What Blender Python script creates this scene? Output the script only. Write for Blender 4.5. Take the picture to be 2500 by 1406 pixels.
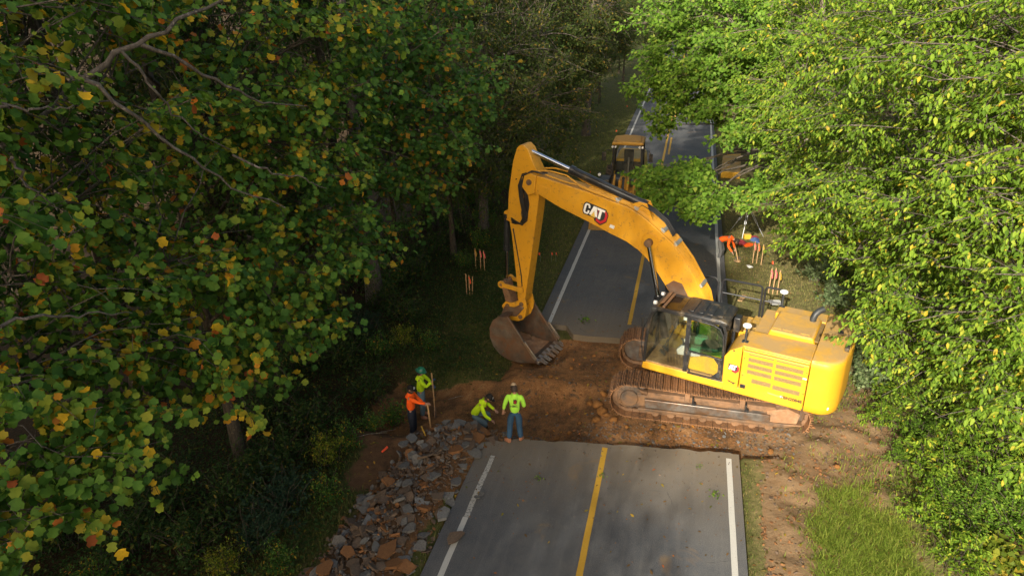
import bpy, bmesh, math, random
import numpy as np
from mathutils import Vector, Matrix, Euler
for o in list(bpy.data.objects): bpy.data.objects.remove(o)
SC = bpy.context.scene
COL = SC.collection
R = math.radians
# ------------------------------------------------------------------ camera
CAM_Z = 11.0
PITCH, YAW, ROLL, FPX = 24.8, 14.8, -1.5, 1667.0
def _cam_axes():
    p, y, r = R(PITCH), R(YAW), R(ROLL)
    fw = np.array([-math.sin(y)*math.cos(p), math.cos(y)*math.cos(p), -math.sin(p)])
    rt = np.array([math.cos(y), math.sin(y), 0.0]); up = np.cross(rt, fw)
    return rt*math.cos(r)+up*math.sin(r), up*math.cos(r)-rt*math.sin(r), fw
RT, UP, FW = _cam_axes()
cam_data = bpy.data.cameras.new('camera'); cam = bpy.data.objects.new('camera', cam_data); COL.objects.link(cam)
cam_data.sensor_width = 36.0; cam_data.lens = FPX/2500*36.0
cam_data.clip_start = 0.1; cam_data.clip_end = 3000
m = Matrix.Identity(4)
for i in range(3): m[i][0], m[i][1], m[i][2] = RT[i], UP[i], -FW[i]
m[2][3] = CAM_Z
cam.matrix_world = m
SC.camera = cam
# ------------------------------------------------------------------ daylight
SUN_EL, SUN_AZ = 26.0, 10.5          # the light travels towards +Y, turned SUN_AZ to the right of the road
SUN_STRENGTH, SKY_STRENGTH, EXPOSURE = 5.0, 0.145, 0.92
w = bpy.data.worlds.new('World'); SC.world = w; w.use_nodes = True
nt = w.node_tree; nt.nodes.clear()
sky = nt.nodes.new('ShaderNodeTexSky'); sky.sky_type = 'NISHITA'; sky.sun_disc = False
sky.sun_elevation = R(SUN_EL); sky.sun_rotation = R(180 + SUN_AZ); sky.dust_density = 4.0; sky.air_density = 1.0; sky.ozone_density = 0.6
bg = nt.nodes.new('ShaderNodeBackground'); bg.inputs[1].default_value = SKY_STRENGTH
wo = nt.nodes.new('ShaderNodeOutputWorld')
tint = nt.nodes.new('ShaderNodeMix'); tint.data_type = 'RGBA'; tint.blend_type = 'MULTIPLY'; tint.inputs[0].default_value = 1.0
tint.inputs[7].default_value = (1.0, 0.95, 0.85, 1)      # the photograph's warm white balance
nt.links.new(sky.outputs[0], tint.inputs[6]); nt.links.new(tint.outputs[2], bg.inputs[0]); nt.links.new(bg.outputs[0], wo.inputs[0])
sl = bpy.data.lights.new('sun', 'SUN'); sl.energy = SUN_STRENGTH; sl.angle = R(0.5); sl.color = (1.0, 0.93, 0.80)
so = bpy.data.objects.new('sun', sl); COL.objects.link(so)
_d = Vector((math.sin(R(SUN_AZ))*math.cos(R(SUN_EL)), math.cos(R(SUN_AZ))*math.cos(R(SUN_EL)), -math.sin(R(SUN_EL))))
so.rotation_euler = _d.to_track_quat('-Z', 'Y').to_euler(); so.location = (-5, -30, 40)
SC.view_settings.view_transform = 'Standard'; SC.view_settings.look = 'None'
SC.view_settings.gamma = 1.0; SC.view_settings.exposure = EXPOSURE
SC.cycles.max_bounces = 6; SC.cycles.diffuse_bounces = 2; SC.cycles.glossy_bounces = 3
SC.cycles.transmission_bounces = 4; SC.cycles.transparent_max_bounces = 10
SC.cycles.caustics_reflective = False; SC.cycles.caustics_refractive = False
SC.cycles.use_denoising = True
SC.cycles.sample_clamp_indirect = 6.0

# ------------------------------------------------------------------ helpers
def ray(px, py):
    d = FW + RT*(px-1250)/FPX - UP*(py-703)/FPX
    return d/np.linalg.norm(d)
def G(px, py, z=0.0):
    d = ray(px, py); t = (z-CAM_Z)/d[2]
    return np.array([0, 0, CAM_Z]) + d*t
def AT(px, py, dist): return np.array([0, 0, CAM_Z]) + ray(px, py)*dist
def PROJ(P):
    d = np.asarray(P, float) - np.array([0, 0, CAM_Z]); z = d @ FW
    return 1250+FPX*(d@RT)/z, 703-FPX*(d@UP)/z, z

def tag(o, label=None, cat=None, group=None, kind=None):
    if label: o['label'] = label
    if cat: o['category'] = cat
    if group: o['group'] = group
    if kind: o['kind'] = kind
    return o
def empty(name, loc=(0, 0, 0), rz=0.0, rot=None):
    o = bpy.data.objects.new(name, None); COL.objects.link(o); o.location = loc
    o.rotation_euler = rot if rot else (0, 0, rz); o.empty_display_size = 0.2
    return o
def link(name, me, parent=None):
    o = bpy.data.objects.new(name, me); COL.objects.link(o)
    if parent: o.parent = parent
    return o

class MB:
    def __init__(s): s.v = []; s.f = []
    def add(s, vs, fs):
        n = len(s.v); s.v += [tuple(map(float, v)) for v in vs]; s.f += [tuple(i+n for i in f) for f in fs]; return s
    def box(s, c, d, rot=None, taper=1.0):
        x, y, z = d[0]/2, d[1]/2, d[2]/2; t = taper
        vs = [(-x, -y, -z), (x, -y, -z), (x, y, -z), (-x, y, -z), (-x*t, -y*t, z), (x*t, -y*t, z), (x*t, y*t, z), (-x*t, y*t, z)]
        if rot is not None:
            M = rot if isinstance(rot, Matrix) else Euler(rot).to_matrix()
            vs = [M @ Vector(v) for v in vs]
        vs = [(v[0]+c[0], v[1]+c[1], v[2]+c[2]) for v in vs]
        return s.add(vs, [(0, 3, 2, 1), (4, 5, 6, 7), (0, 1, 5, 4), (1, 2, 6, 5), (2, 3, 7, 6), (3, 0, 4, 7)])
    def b(s, x0, x1, y0, y1, z0, z1): return s.box(((x0+x1)/2, (y0+y1)/2, (z0+z1)/2), (abs(x1-x0), abs(y1-y0), abs(z1-z0)))
    def prism(s, prof, y0, y1):                   # profile in (x, z), extruded along y
        n = len(prof); a = sum(prof[i][0]*prof[(i+1) % n][1]-prof[(i+1) % n][0]*prof[i][1] for i in range(n))
        if a < 0: prof = prof[::-1]
        if y0 > y1: y0, y1 = y1, y0
        vs = [(x, y0, z) for x, z in prof]+[(x, y1, z) for x, z in prof]
        fs = [tuple(range(n)), tuple(range(2*n-1, n-1, -1))]
        fs += [(i, i+n, (i+1) % n+n, (i+1) % n) for i in range(n)]
        return s.add(vs, fs)
    def prismz(s, prof, z0, z1):                  # profile in (x, y), extruded along z
        n = len(prof); a = sum(prof[i][0]*prof[(i+1) % n][1]-prof[(i+1) % n][0]*prof[i][1] for i in range(n))
        if a < 0: prof = prof[::-1]
        vs = [(x, y, z0) for x, y in prof]+[(x, y, z1) for x, y in prof]
        fs = [tuple(range(n-1, -1, -1)), tuple(range(n, 2*n))]
        fs += [(i, (i+1) % n, (i+1) % n+n, i+n) for i in range(n)]
        return s.add(vs, fs)
    def cyl(s, p0, p1, r0, r1=None, n=12, caps=True):
        r1 = r0 if r1 is None else r1
        p0, p1 = Vector(p0), Vector(p1); d = (p1-p0).normalized()
        u = d.orthogonal().normalized(); v = d.cross(u)
        vs = []
        for p, r in ((p0, r0), (p1, r1)):
            vs += [p+(u*math.cos(2*math.pi*i/n)+v*math.sin(2*math.pi*i/n))*r for i in range(n)]
        fs = [(i, (i+1) % n, (i+1) % n+n, i+n) for i in range(n)]
        if caps: fs += [tuple(range(n-1, -1, -1)), tuple(range(n, 2*n))]
        return s.add(vs, fs)
    def tube(s, pts, r, n=6, closed=False):
        pts = [Vector(p) for p in pts]; k = len(pts); rs = r if isinstance(r, (list, tuple)) else [r]*k
        vs = []; u = None
        for i, p in enumerate(pts):
            a = pts[max(i-1, 0)]; b_ = pts[min(i+1, k-1)]; d = (b_-a)
            d = d.normalized() if d.length > 1e-9 else Vector((0, 0, 1))
            if u is None: u = d.orthogonal().normalized()
            else:
                u = u-d*u.dot(d); u = u.normalized() if u.length > 1e-6 else d.orthogonal().normalized()
            v = d.cross(u)
            vs += [p+(u*math.cos(2*math.pi*j/n)+v*math.sin(2*math.pi*j/n))*rs[i] for j in range(n)]
        fs = [(i*n+j, i*n+(j+1) % n, (i+1)*n+(j+1) % n, (i+1)*n+j) for i in range(k-1) for j in range(n)]
        fs += [tuple(range(n-1, -1, -1)), tuple(range((k-1)*n, k*n))]
        return s.add(vs, fs)
    def lathe(s, prof, n=16, M=None):             # (r, z) profile about z
        vs = []; k = len(prof)
        for r, z in prof: vs += [(r*math.cos(2*math.pi*i/n), r*math.sin(2*math.pi*i/n), z) for i in range(n)]
        if M is not None: vs = [M @ Vector(v) for v in vs]
        fs = [(j*n+i, j*n+(i+1) % n, (j+1)*n+(i+1) % n, (j+1)*n+i) for j in range(k-1) for i in range(n)]
        fs += [tuple(range(n-1, -1, -1)), tuple(range((k-1)*n, k*n))]
        return s.add(vs, fs)
    def mesh(s, name, mat, smooth=None):
        me = bpy.data.meshes.new(name); me.from_pydata(s.v, [], s.f); me.update()
        if mat: me.materials.append(mat)
        if smooth:
            me.polygons.foreach_set('use_smooth', [True]*len(me.polygons))
            me.set_sharp_from_angle(angle=R(smooth))
        return me
    def build(s, name, mat, parent=None, smooth=35, bevel=0.0, seg=2):
        o = link(name, s.mesh(name, mat, smooth), parent)
        if bevel:
            md = o.modifiers.new('bevel', 'BEVEL'); md.width = bevel; md.segments = seg; md.limit_method = 'ANGLE'; md.angle_limit = R(35)
            md.harden_normals = False
        return o

def np_mesh(name, verts, faces, mat, rnd=None, smooth=False):
    """numpy arrays -> mesh; faces is (n, k)"""
    me = bpy.data.meshes.new(name); nv, nf, k = len(verts), len(faces), faces.shape[1]
    me.vertices.add(nv); me.vertices.foreach_set('co', np.ascontiguousarray(verts, np.float32).ravel())
    me.loops.add(nf*k); me.loops.foreach_set('vertex_index', np.ascontiguousarray(faces, np.int32).ravel())
    me.polygons.add(nf); me.polygons.foreach_set('loop_start', np.arange(0, nf*k, k, dtype=np.int32))
    me.update(calc_edges=True)
    if smooth: me.polygons.foreach_set('use_smooth', np.ones(nf, bool))
    if rnd is not None:
        a = me.attributes.new('rnd', 'FLOAT', 'FACE'); a.data.foreach_set('value', np.ascontiguousarray(rnd, np.float32))
    if mat: me.materials.append(mat)
    return me

# ------------------------------------------------------------------ materials
class NT:
    def __init__(s, name):
        s.m = bpy.data.materials.new(name); s.m.use_nodes = True; s.t = s.m.node_tree; s.t.nodes.clear()
        s.out = s.n('ShaderNodeOutputMaterial')
    def n(s, t, **kw):
        o = s.t.nodes.new(t)
        for k, v in kw.items():
            if k in ('inp',):
                for a, b_ in v.items():
                    if hasattr(b_, 'is_output'): s.t.links.new(b_, o.inputs[a])
                    else: o.inputs[a].default_value = b_
            else: setattr(o, k, v)
        return o
    def l(s, a, b_): s.t.links.new(a, b_)
    def pos(s): return s.n('ShaderNodeNewGeometry').outputs['Position']
    def obj(s): return s.n('ShaderNodeTexCoord').outputs['Object']
    def noise(s, scale, detail=4, rough=0.55, vec=None, dist=0.0):
        o = s.n('ShaderNodeTexNoise', inp={'Scale': scale, 'Detail': detail, 'Roughness': rough, 'Distortion': dist})
        if vec is not None: s.l(vec, o.inputs['Vector'])
        return o.outputs['Fac']
    def ramp(s, fac, stops, interp='LINEAR'):
        o = s.n('ShaderNodeValToRGB'); o.color_ramp.interpolation = interp; cr = o.color_ramp
        while len(cr.elements) < len(stops): cr.elements.new(0.5)
        for e, (p, c) in zip(cr.elements, stops): e.position = p; e.color = (*c, 1) if len(c) == 3 else c
        s.l(fac, o.inputs[0]); return o.outputs[0]
    def mask(s, fac, a, b_):
        o = s.n('ShaderNodeMapRange', inp={1: a, 2: b_, 3: 0.0, 4: 1.0}); s.l(fac, o.inputs[0]); return o.outputs[0]
    def mix(s, fac, a, b_, blend='MIX'):
        o = s.n('ShaderNodeMix', data_type='RGBA', blend_type=blend)
        for i, v in ((0, fac), (6, a), (7, b_)):
            if hasattr(v, 'is_output'): s.l(v, o.inputs[i])
            else: o.inputs[i].default_value = v if i == 0 else ((*v, 1) if len(v) == 3 else v)
        return o.outputs[2]
    def math(s, op, a, b_=0.0):
        o = s.n('ShaderNodeMath', operation=op)
        for i, v in ((0, a), (1, b_)):
            if hasattr(v, 'is_output'): s.l(v, o.inputs[i])
            else: o.inputs[i].default_value = v
        return o.outputs[0]
    def attr(s, name): return s.n('ShaderNodeAttribute', attribute_name=name)
    def bump(s, h, strength=0.4, dist=0.02):
        o = s.n('ShaderNodeBump', inp={'Strength': strength, 'Distance': dist}); s.l(h, o.inputs['Height']); return o.outputs[0]
    def bsdf(s, col, rough=0.6, metal=0.0, normal=None, spec=0.5, coat=0.0):
        o = s.n('ShaderNodeBsdfPrincipled')
        for k, v in (('Base Color', col), ('Roughness', rough), ('Metallic', metal), ('Specular IOR Level', spec), ('Coat Weight', coat)):
            if hasattr(v, 'is_output'): s.l(v, o.inputs[k])
            else: o.inputs[k].default_value = (*v, 1) if isinstance(v, tuple) and len(v) == 3 else v
        if normal is not None: s.l(normal, o.inputs['Normal'])
        s.l(o.outputs[0], s.out.inputs[0]); return o

def m_plain(name, col, rough=0.6, metal=0.0, var=0.25, scale=6.0, dirt=None, dirt_amt=0.3, bump=0.0, spec=0.5):
    """a colour broken up by two noises, plus patches of dirt"""
    t = NT(name); p = t.obj()
    n1 = t.noise(scale, 5, 0.6, p)
    c = t.mix(t.mask(n1, 0.3, 0.7), tuple(x*(1-var) for x in col), tuple(min(1, x*(1+var)) for x in col))
    if dirt:
        n2 = t.noise(scale*0.45, 6, 0.7, p, 0.4)
        c = t.mix(t.mask(n2, 0.62-dirt_amt*0.4, 0.80-dirt_amt*0.3), c, dirt)
    nr = t.bump(t.noise(scale*6, 3, 0.6, p), bump, 0.01) if bump else None
    t.bsdf(c, rough, metal, nr, spec); return t.m

def m_paint(name, col, dirt=(0.20, 0.11, 0.04), amt=0.35, dust=0.55, rough=0.38):
    """machine paint: dusty where it faces up, splashed and scuffed elsewhere"""
    t = NT(name); p = t.obj()
    big = t.noise(1.1, 3, 0.5, p); c = t.mix(t.mask(big, 0.3, 0.7), tuple(x*0.90 for x in col), col)
    st_ = t.noise(2.3, 6, 0.75, p, 1.0); c = t.mix(t.math('MULTIPLY', t.mask(st_, 0.50, 0.75), 0.5), c, (0.40, 0.215, 0.045))
    sp = t.noise(9.0, 6, 0.75, p, 0.5); c = t.mix(t.mask(sp, 0.72-0.2*amt, 0.80-0.16*amt), c, dirt)
    fine = t.noise(38.0, 3, 0.6, p); c = t.mix(t.mask(fine, 0.70, 0.76), c, tuple(x*0.7 for x in dirt))
    nz = t.n('ShaderNodeSeparateXYZ'); t.l(t.n('ShaderNodeNewGeometry').outputs['Normal'], nz.inputs[0])
    dn = t.noise(1.6, 6, 0.7, p, 0.8)
    f = t.math('MULTIPLY', t.mask(nz.outputs[2], 0.55, 0.95), t.math('MULTIPLY', t.mask(dn, 0.26, 0.56), dust))
    c = t.mix(f, c, (0.36, 0.235, 0.095))
    rg = t.math('ADD', t.math('MULTIPLY', f, 0.5), t.math('MULTIPLY_ADD' if False else 'ADD', t.math('MULTIPLY', t.mask(sp, 0.5, 0.75), 0.3), rough))
    t.bsdf(c, rg, 0.0, t.bump(t.noise(60, 2, 0.5, p), 0.05, 0.004), 0.5); return t.m

M = {}
YEL = (0.60, 0.318, 0.014)
M['yellow'] = m_paint('yellow_paint', YEL, amt=0.35, dust=0.9, rough=0.5)
M['yellow_old'] = m_paint('old_yellow_paint', (0.40, 0.21, 0.02), amt=0.7, dust=0.4, rough=0.6)
M['yellow_worn'] = m_paint('worn_yellow_paint', (0.60, 0.290, 0.012), amt=0.75, dust=0.55, rough=0.5)
M['yellow_dull'] = m_paint('dull_yellow_paint', (0.60, 0.36, 0.03), amt=0.15)
M['black'] = m_plain('black_paint', (0.018, 0.018, 0.019), 0.42, dirt=(0.16, 0.12, 0.07), dirt_amt=0.25)
M['rail'] = m_plain('handrail_paint', (0.022, 0.022, 0.024), 0.35)
M['rubber'] = m_plain('hose_rubber', (0.014, 0.014, 0.014), 0.55)
M['chrome'] = m_plain('chrome_rod', (0.62, 0.63, 0.65), 0.12, 1.0, var=0.06)
M['zinc'] = m_plain('zinc_fitting', (0.50, 0.50, 0.47), 0.4, 0.6, var=0.15)
M['cyl'] = m_plain('black_cylinder', (0.020, 0.021, 0.023), 0.30, dirt=(0.10, 0.08, 0.05), dirt_amt=0.1)
M['mud'] = m_plain('muddy_steel', (0.135, 0.080, 0.046), 0.85, var=0.5, scale=9, dirt=(0.20, 0.105, 0.05), dirt_amt=0.6, bump=0.5)
def m_shoe():
    t = NT('track_shoe_steel'); p = t.obj(); oi = t.n('ShaderNodeObjectInfo').outputs['Random']
    n = t.noise(7, 5, 0.7, p, 0.5); n2 = t.noise(26, 4, 0.65, p)
    c = t.ramp(oi, [(0.0, (0.055, 0.036, 0.024)), (0.4, (0.115, 0.068, 0.040)), (0.75, (0.17, 0.090, 0.045)), (1.0, (0.24, 0.125, 0.06))])
    c = t.mix(t.mask(n, 0.42, 0.62), c, (0.27, 0.125, 0.05)); c = t.mix(t.mask(n2, 0.55, 0.68), c, (0.045, 0.032, 0.024)); c = t.mix(t.mask(t.noise(11, 3, .6, p), 0.66, 0.72), c, (0.36, 0.24, 0.14))
    t.bsdf(c, 0.8, 0.1, t.bump(n2, 0.7, 0.015), 0.3); return t.m
M['shoe'] = m_shoe()
M['mudlight'] = m_plain('dried_mud', (0.25, 0.15, 0.085), 0.9, var=0.35, scale=8, dirt=(0.24, 0.12, 0.055), dirt_amt=0.5, bump=0.5)
M['frame_steel'] = m_plain('track_frame_steel', (0.075, 0.058, 0.046), 0.6, 0.2, var=0.5, scale=5, dirt=(0.21, 0.115, 0.055), dirt_amt=0.65, bump=0.4)
M['worn_steel'] = m_plain('worn_steel', (0.22, 0.20, 0.18), 0.42, 0.7, var=0.35, scale=6, dirt=(0.22, 0.12, 0.06), dirt_amt=0.45)
M['bucket'] = m_plain('bucket_steel', (0.125, 0.100, 0.078), 0.55, 0.35, var=0.45, scale=3.5, dirt=(0.17, 0.080, 0.038), dirt_amt=0.5, bump=0.25)
M['teeth'] = m_plain('tooth_steel', (0.26, 0.22, 0.18), 0.4, 0.6, var=0.3, dirt=(0.25, 0.13, 0.06), dirt_amt=0.35)
M['mesh'] = m_plain('louver_mesh', (0.20, 0.13, 0.045), 0.7, var=0.2, scale=40, bump=0.5)
M['tread'] = m_plain('tread_plate', (0.50, 0.29, 0.03), 0.6, var=0.25, dirt=(0.34, 0.25, 0.13), dirt_amt=0.5)
M['grey_plastic'] = m_plain('grey_plastic', (0.42, 0.42, 0.40), 0.5, var=0.15)
M['dark_plastic'] = m_plain('dark_plastic', (0.03, 0.033, 0.035), 0.5)
M['floor_mat'] = m_plain('cab_floor', (0.30, 0.19, 0.09), 0.85, var=0.35, dirt=(0.20, 0.11, 0.05), dirt_amt=0.5)
M['white'] = m_plain('white_paint', (0.80, 0.80, 0.78), 0.5, var=0.06)
M['red'] = m_plain('red_print', (0.50, 0.02, 0.03), 0.5, var=0.08)
M['print_black'] = m_plain('black_print', (0.02, 0.02, 0.022), 0.5, var=0.05)
M['gold'] = m_plain('gold_print', (0.70, 0.48, 0.09), 0.5, var=0.05)
M['lamp'] = m_plain('lamp_lens', (0.75, 0.76, 0.76), 0.15, var=0.05)
M['signal_red'] = m_plain('red_plastic', (0.55, 0.04, 0.03), 0.4)
M['wood'] = m_plain('lath_wood', (0.36, 0.22, 0.10), 0.75, var=0.2, scale=12)
M['pink'] = m_plain('flagging_tape', (0.85, 0.12, 0.13), 0.55, var=0.1)
M['flag'] = m_plain('marker_flag', (0.85, 0.10, 0.03), 0.55, var=0.1)
M['alu'] = m_plain('aluminium', (0.36, 0.37, 0.38), 0.45, 0.4, var=0.1)
M['blue_tarp'] = m_plain('blue_fabric', (0.05, 0.09, 0.22), 0.7)
M['red_bag'] = m_plain('dark_red_fabric', (0.22, 0.02, 0.03), 0.75)
M['paper'] = m_plain('paper', (0.70, 0.70, 0.68), 0.7, var=0.05)
M['tyre'] = m_plain('tyre_rubber', (0.022, 0.021, 0.02), 0.8, dirt=(0.14, 0.09, 0.05), dirt_amt=0.4, bump=0.3)
def m_glass(name, tint, refl=1.0):
    t = NT(name); fr = t.n('ShaderNodeFresnel', inp={'IOR': 1.5})
    tr = t.n('ShaderNodeBsdfTransparent', inp={'Color': (*tint, 1)}); gl = t.n('ShaderNodeBsdfGlossy', inp={'Roughness': 0.03})
    df = t.n('ShaderNodeBsdfDiffuse', inp={'Color': (0.30, 0.24, 0.16, 1)})
    dust = t.n('ShaderNodeMixShader'); nn = t.noise(2.2, 6, 0.75, t.obj(), 0.6)
    t.l(t.math('MULTIPLY', t.mask(nn, 0.45, 0.75), 0.16), dust.inputs[0]); t.l(tr.outputs[0], dust.inputs[1]); t.l(df.outputs[0], dust.inputs[2])
    mx = t.n('ShaderNodeMixShader'); t.l(t.math('MULTIPLY', fr.outputs[0], refl), mx.inputs[0])
    t.l(dust.outputs[0], mx.inputs[1]); t.l(gl.outputs[0], mx.inputs[2]); t.l(mx.outputs[0], t.out.inputs[0]); return t.m
M['glass'] = m_glass('cab_glass', (0.92, 0.95, 0.92), 0.8)
M['glass_green'] = m_glass('green_tinted_glass', (0.50, 0.74, 0.60), 1.2)
M['glass_dark'] = m_glass('dark_glass', (0.40, 0.46, 0.44), 1.3)

# ------------------------------------------------------------------ numeric noise for terrain
def vnoise(x, y, seed=0):
    xi, yi = np.floor(x).astype(np.int64), np.floor(y).astype(np.int64); xf, yf = x-xi, y-yi
    u, v = xf*xf*(3-2*xf), yf*yf*(3-2*yf)
    def h(a, b_):
        n = (a*374761393+b_*668265263+seed*974634577) & 0x7fffffff
        n = ((n ^ (n >> 13))*1274126177) & 0x7fffffff
        return ((n ^ (n >> 16)) & 0xffff)/65535.0
    return (h(xi, yi)*(1-u)+h(xi+1, yi)*u)*(1-v)+(h(xi, yi+1)*(1-u)+h(xi+1, yi+1)*u)*v
def fbm(x, y, seed=0, oct=4, gain=0.5):
    s = 0; a = 1; t = 0
    for i in range(oct):
        s = s+a*vnoise(x*2**i, y*2**i, seed+i); t += a; a *= gain
    return s/t*2-1
def ss(a, b_, x):
    t = np.clip((x-a)/(b_-a), 0, 1); return t*t*(3-2*t)

# ------------------------------------------------------------------ ground
RL, RC, RR = -4.12, -1.40, 1.62            # white line, yellow line, white line
EL, ER = -4.52, 1.87                       # asphalt edges
def near_cut(x): return 14.05 + 0.105*(x+3.4)     # y of the saw cut on the camera's side
def far_cut(x): return 19.85 + 0.05*(x+3.0)
def pile_h(x, y):
    # the rubble heap: a low ridge running along the left edge of the near road
    cx = np.interp(y, [7, 9, 11, 13, 14.2], [-6.0, -5.85, -5.75, -5.4, -5.15])
    wd = np.interp(y, [7, 9, 11, 13, 14.2], [1.5, 1.5, 1.5, 1.5, 1.5])
    t = np.clip(1-np.abs(x-cx)/wd, 0, 1)
    return (0.34*ss(0, 1, t))*ss(6.0, 7.5, y)*(1-ss(13.9, 14.8, y))
def height(x, y):
    x = np.asarray(x, float); y = np.asarray(y, float)
    h = -0.045 + 0.03*fbm(x*0.9, y*0.9, 3)
    h = h - 0.10*ss(-4.6, -7.5, x) * 4.0 - 0.10*np.clip(-8-x, 0, 14)
    h = h - 0.10*np.clip(x-6.0, 0, 12) + 0.0
    road = ss(EL-0.12, EL+0.06, x)*(1-ss(ER-0.06, ER+0.12, x))
    h = h*(1-road) + road*(-0.20)
    # the excavation across the road
    ex = ss(near_cut(x)-0.10, near_cut(x)+0.05, y)*(1-ss(far_cut(x)-0.05, far_cut(x)+0.10, y))*ss(-7.5, -6.0, x)*(1-ss(2.2, 3.6, x))
    h = h*(1-ex) + ex*(-0.22+0.05*fbm(x*1.6, y*1.6, 8)+0.022*fbm(x*6, y*6, 9))
    # the trench where the pipe goes
    cy = 15.75 + 0.05*np.sin(x*1.3) - 0.02*(x+4); hw = 1.45 + 0.15*fbm(x*0.8, y*0.0, 12) + 0.55*ss(-5.2, -6.6, x)
    across = 1-ss(0.45, 1.0, np.abs(y-cy)/hw)
    along = ss(-9.6, -8.0, x)*(1-ss(-3.4, -1.3, x))
    h = h - across*along*(0.66+0.06*fbm(x*0.8, y*0.8, 15)+0.012*fbm(x*5, y*5, 16))
    # bucket hollow and shoulder by the far cut, left of the road
    h = h - 0.30*ss(-4.4, -5.2, x)*ss(16.5, 17.5, y)*(1-ss(19.5, 21, y))*ss(-9, -7, x)
    bk = 1-ss(0.55, 1.0, np.sqrt(((x+4.75)/1.75)**2+((y-19.05)/1.40)**2)); bk = bk*(1-ss(20.1, 20.35, y)*ss(-4.75, -4.45, x)); h = h*(1-bk)+bk*np.minimum(h, -0.64)
    h = h + pile_h(x, y)
    # churned soil to the right of the cut, with ruts
    ch = ss(2.1, 2.9, x)*(1-ss(5.0, 6.4, x))*ss(8, 11.0, y)*(1-ss(17.5, 19, y))
    rut = np.sin((x*0.8+y*0.75)*2.3+2*fbm(x*.5, y*.5, 21))
    h = h + ch*(0.12*fbm(x*1.3, y*1.3, 22)+0.05*fbm(x*2.9+0.4*y, y*2.9-0.5*x, 23)+0.016*fbm(x*9+3*y, y*9-2*x, 24)+0.02)
    return h
def dirt_mask(x, y):
    ex = ss(near_cut(x)-0.3, near_cut(x)+0.1, y)*(1-ss(far_cut(x)-0.2, far_cut(x)+0.25, y))*ss(-5.4, -4.6, x)*(1-ss(2.4, 4.6, x))
    n = 0.6*fbm(x*0.7, y*0.7, 31)
    tr = ss(-9.2, -8.0, x+n)*(1-ss(-4.6, -3.0, x))*ss(13.2, 13.9, y+n*0.5)*(1-ss(17.0, 17.5, y+n*0.4))
    pl = ss(-8.0, -7.0, x+n)*(1-ss(-4.7, -4.3, x))*ss(5, 7, y)*(1-ss(14.5, 15, y)) * np.clip(ss(11.0, 12.6, y+n)+ss(0.02, 0.2, pile_h(x, y)), 0, 1)
    rt = ss(2.1, 2.7, x+n*.7)*(1-ss(4.4, 5.4, x+n*0.8-0.35*np.clip(y-13, -3, 3)))*ss(10.2, 12.3, y+n)*(1-ss(18.0, 19.3, y+n))
    rt2 = ss(2.05, 2.35, x+n*.3)*(1-ss(3.3, 4.0, x+n))*ss(5, 7, y)*(1-ss(13, 14.5, y))*0.95
    return np.clip(np.maximum.reduce([ex, tr, pl, rt, rt2]), 0, 1)
def axis(lo, hi, fine0, fine1, step, grow):
    a = list(np.arange(fine0, fine1, step)); s = step; v = fine1
    while v < hi: a.append(v); s *= grow; v += s
    a.append(hi); s = step; v = fine0-step; b_ = []
    while v > lo: b_.append(v); s *= grow; v -= s
    b_.append(lo); return np.array(b_[::-1]+a)
gx = axis(-600, 600, -9.5, 7.0, 0.085, 1.09); gy = axis(-400, 900, 6.0, 21.5, 0.085, 1.08)
X, Y = np.meshgrid(gx, gy); Z = height(X, Y)
nx, ny = len(gx), len(gy)
def hz(x, y):
    i = min(max(int(np.searchsorted(gx, x))-1, 0), nx-2); j = min(max(int(np.searchsorted(gy, y))-1, 0), ny-2)
    u_ = (x-gx[i])/(gx[i+1]-gx[i]); v_ = (y-gy[j])/(gy[j+1]-gy[j])
    return float((Z[j, i]*(1-u_)+Z[j, i+1]*u_)*(1-v_)+(Z[j+1, i]*(1-u_)+Z[j+1, i+1]*u_)*v_)
idx = np.arange(nx*ny).reshape(ny, nx)
gf = np.stack([idx[:-1, :-1], idx[:-1, 1:], idx[1:, 1:], idx[1:, :-1]], -1).reshape(-1, 4)

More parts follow.
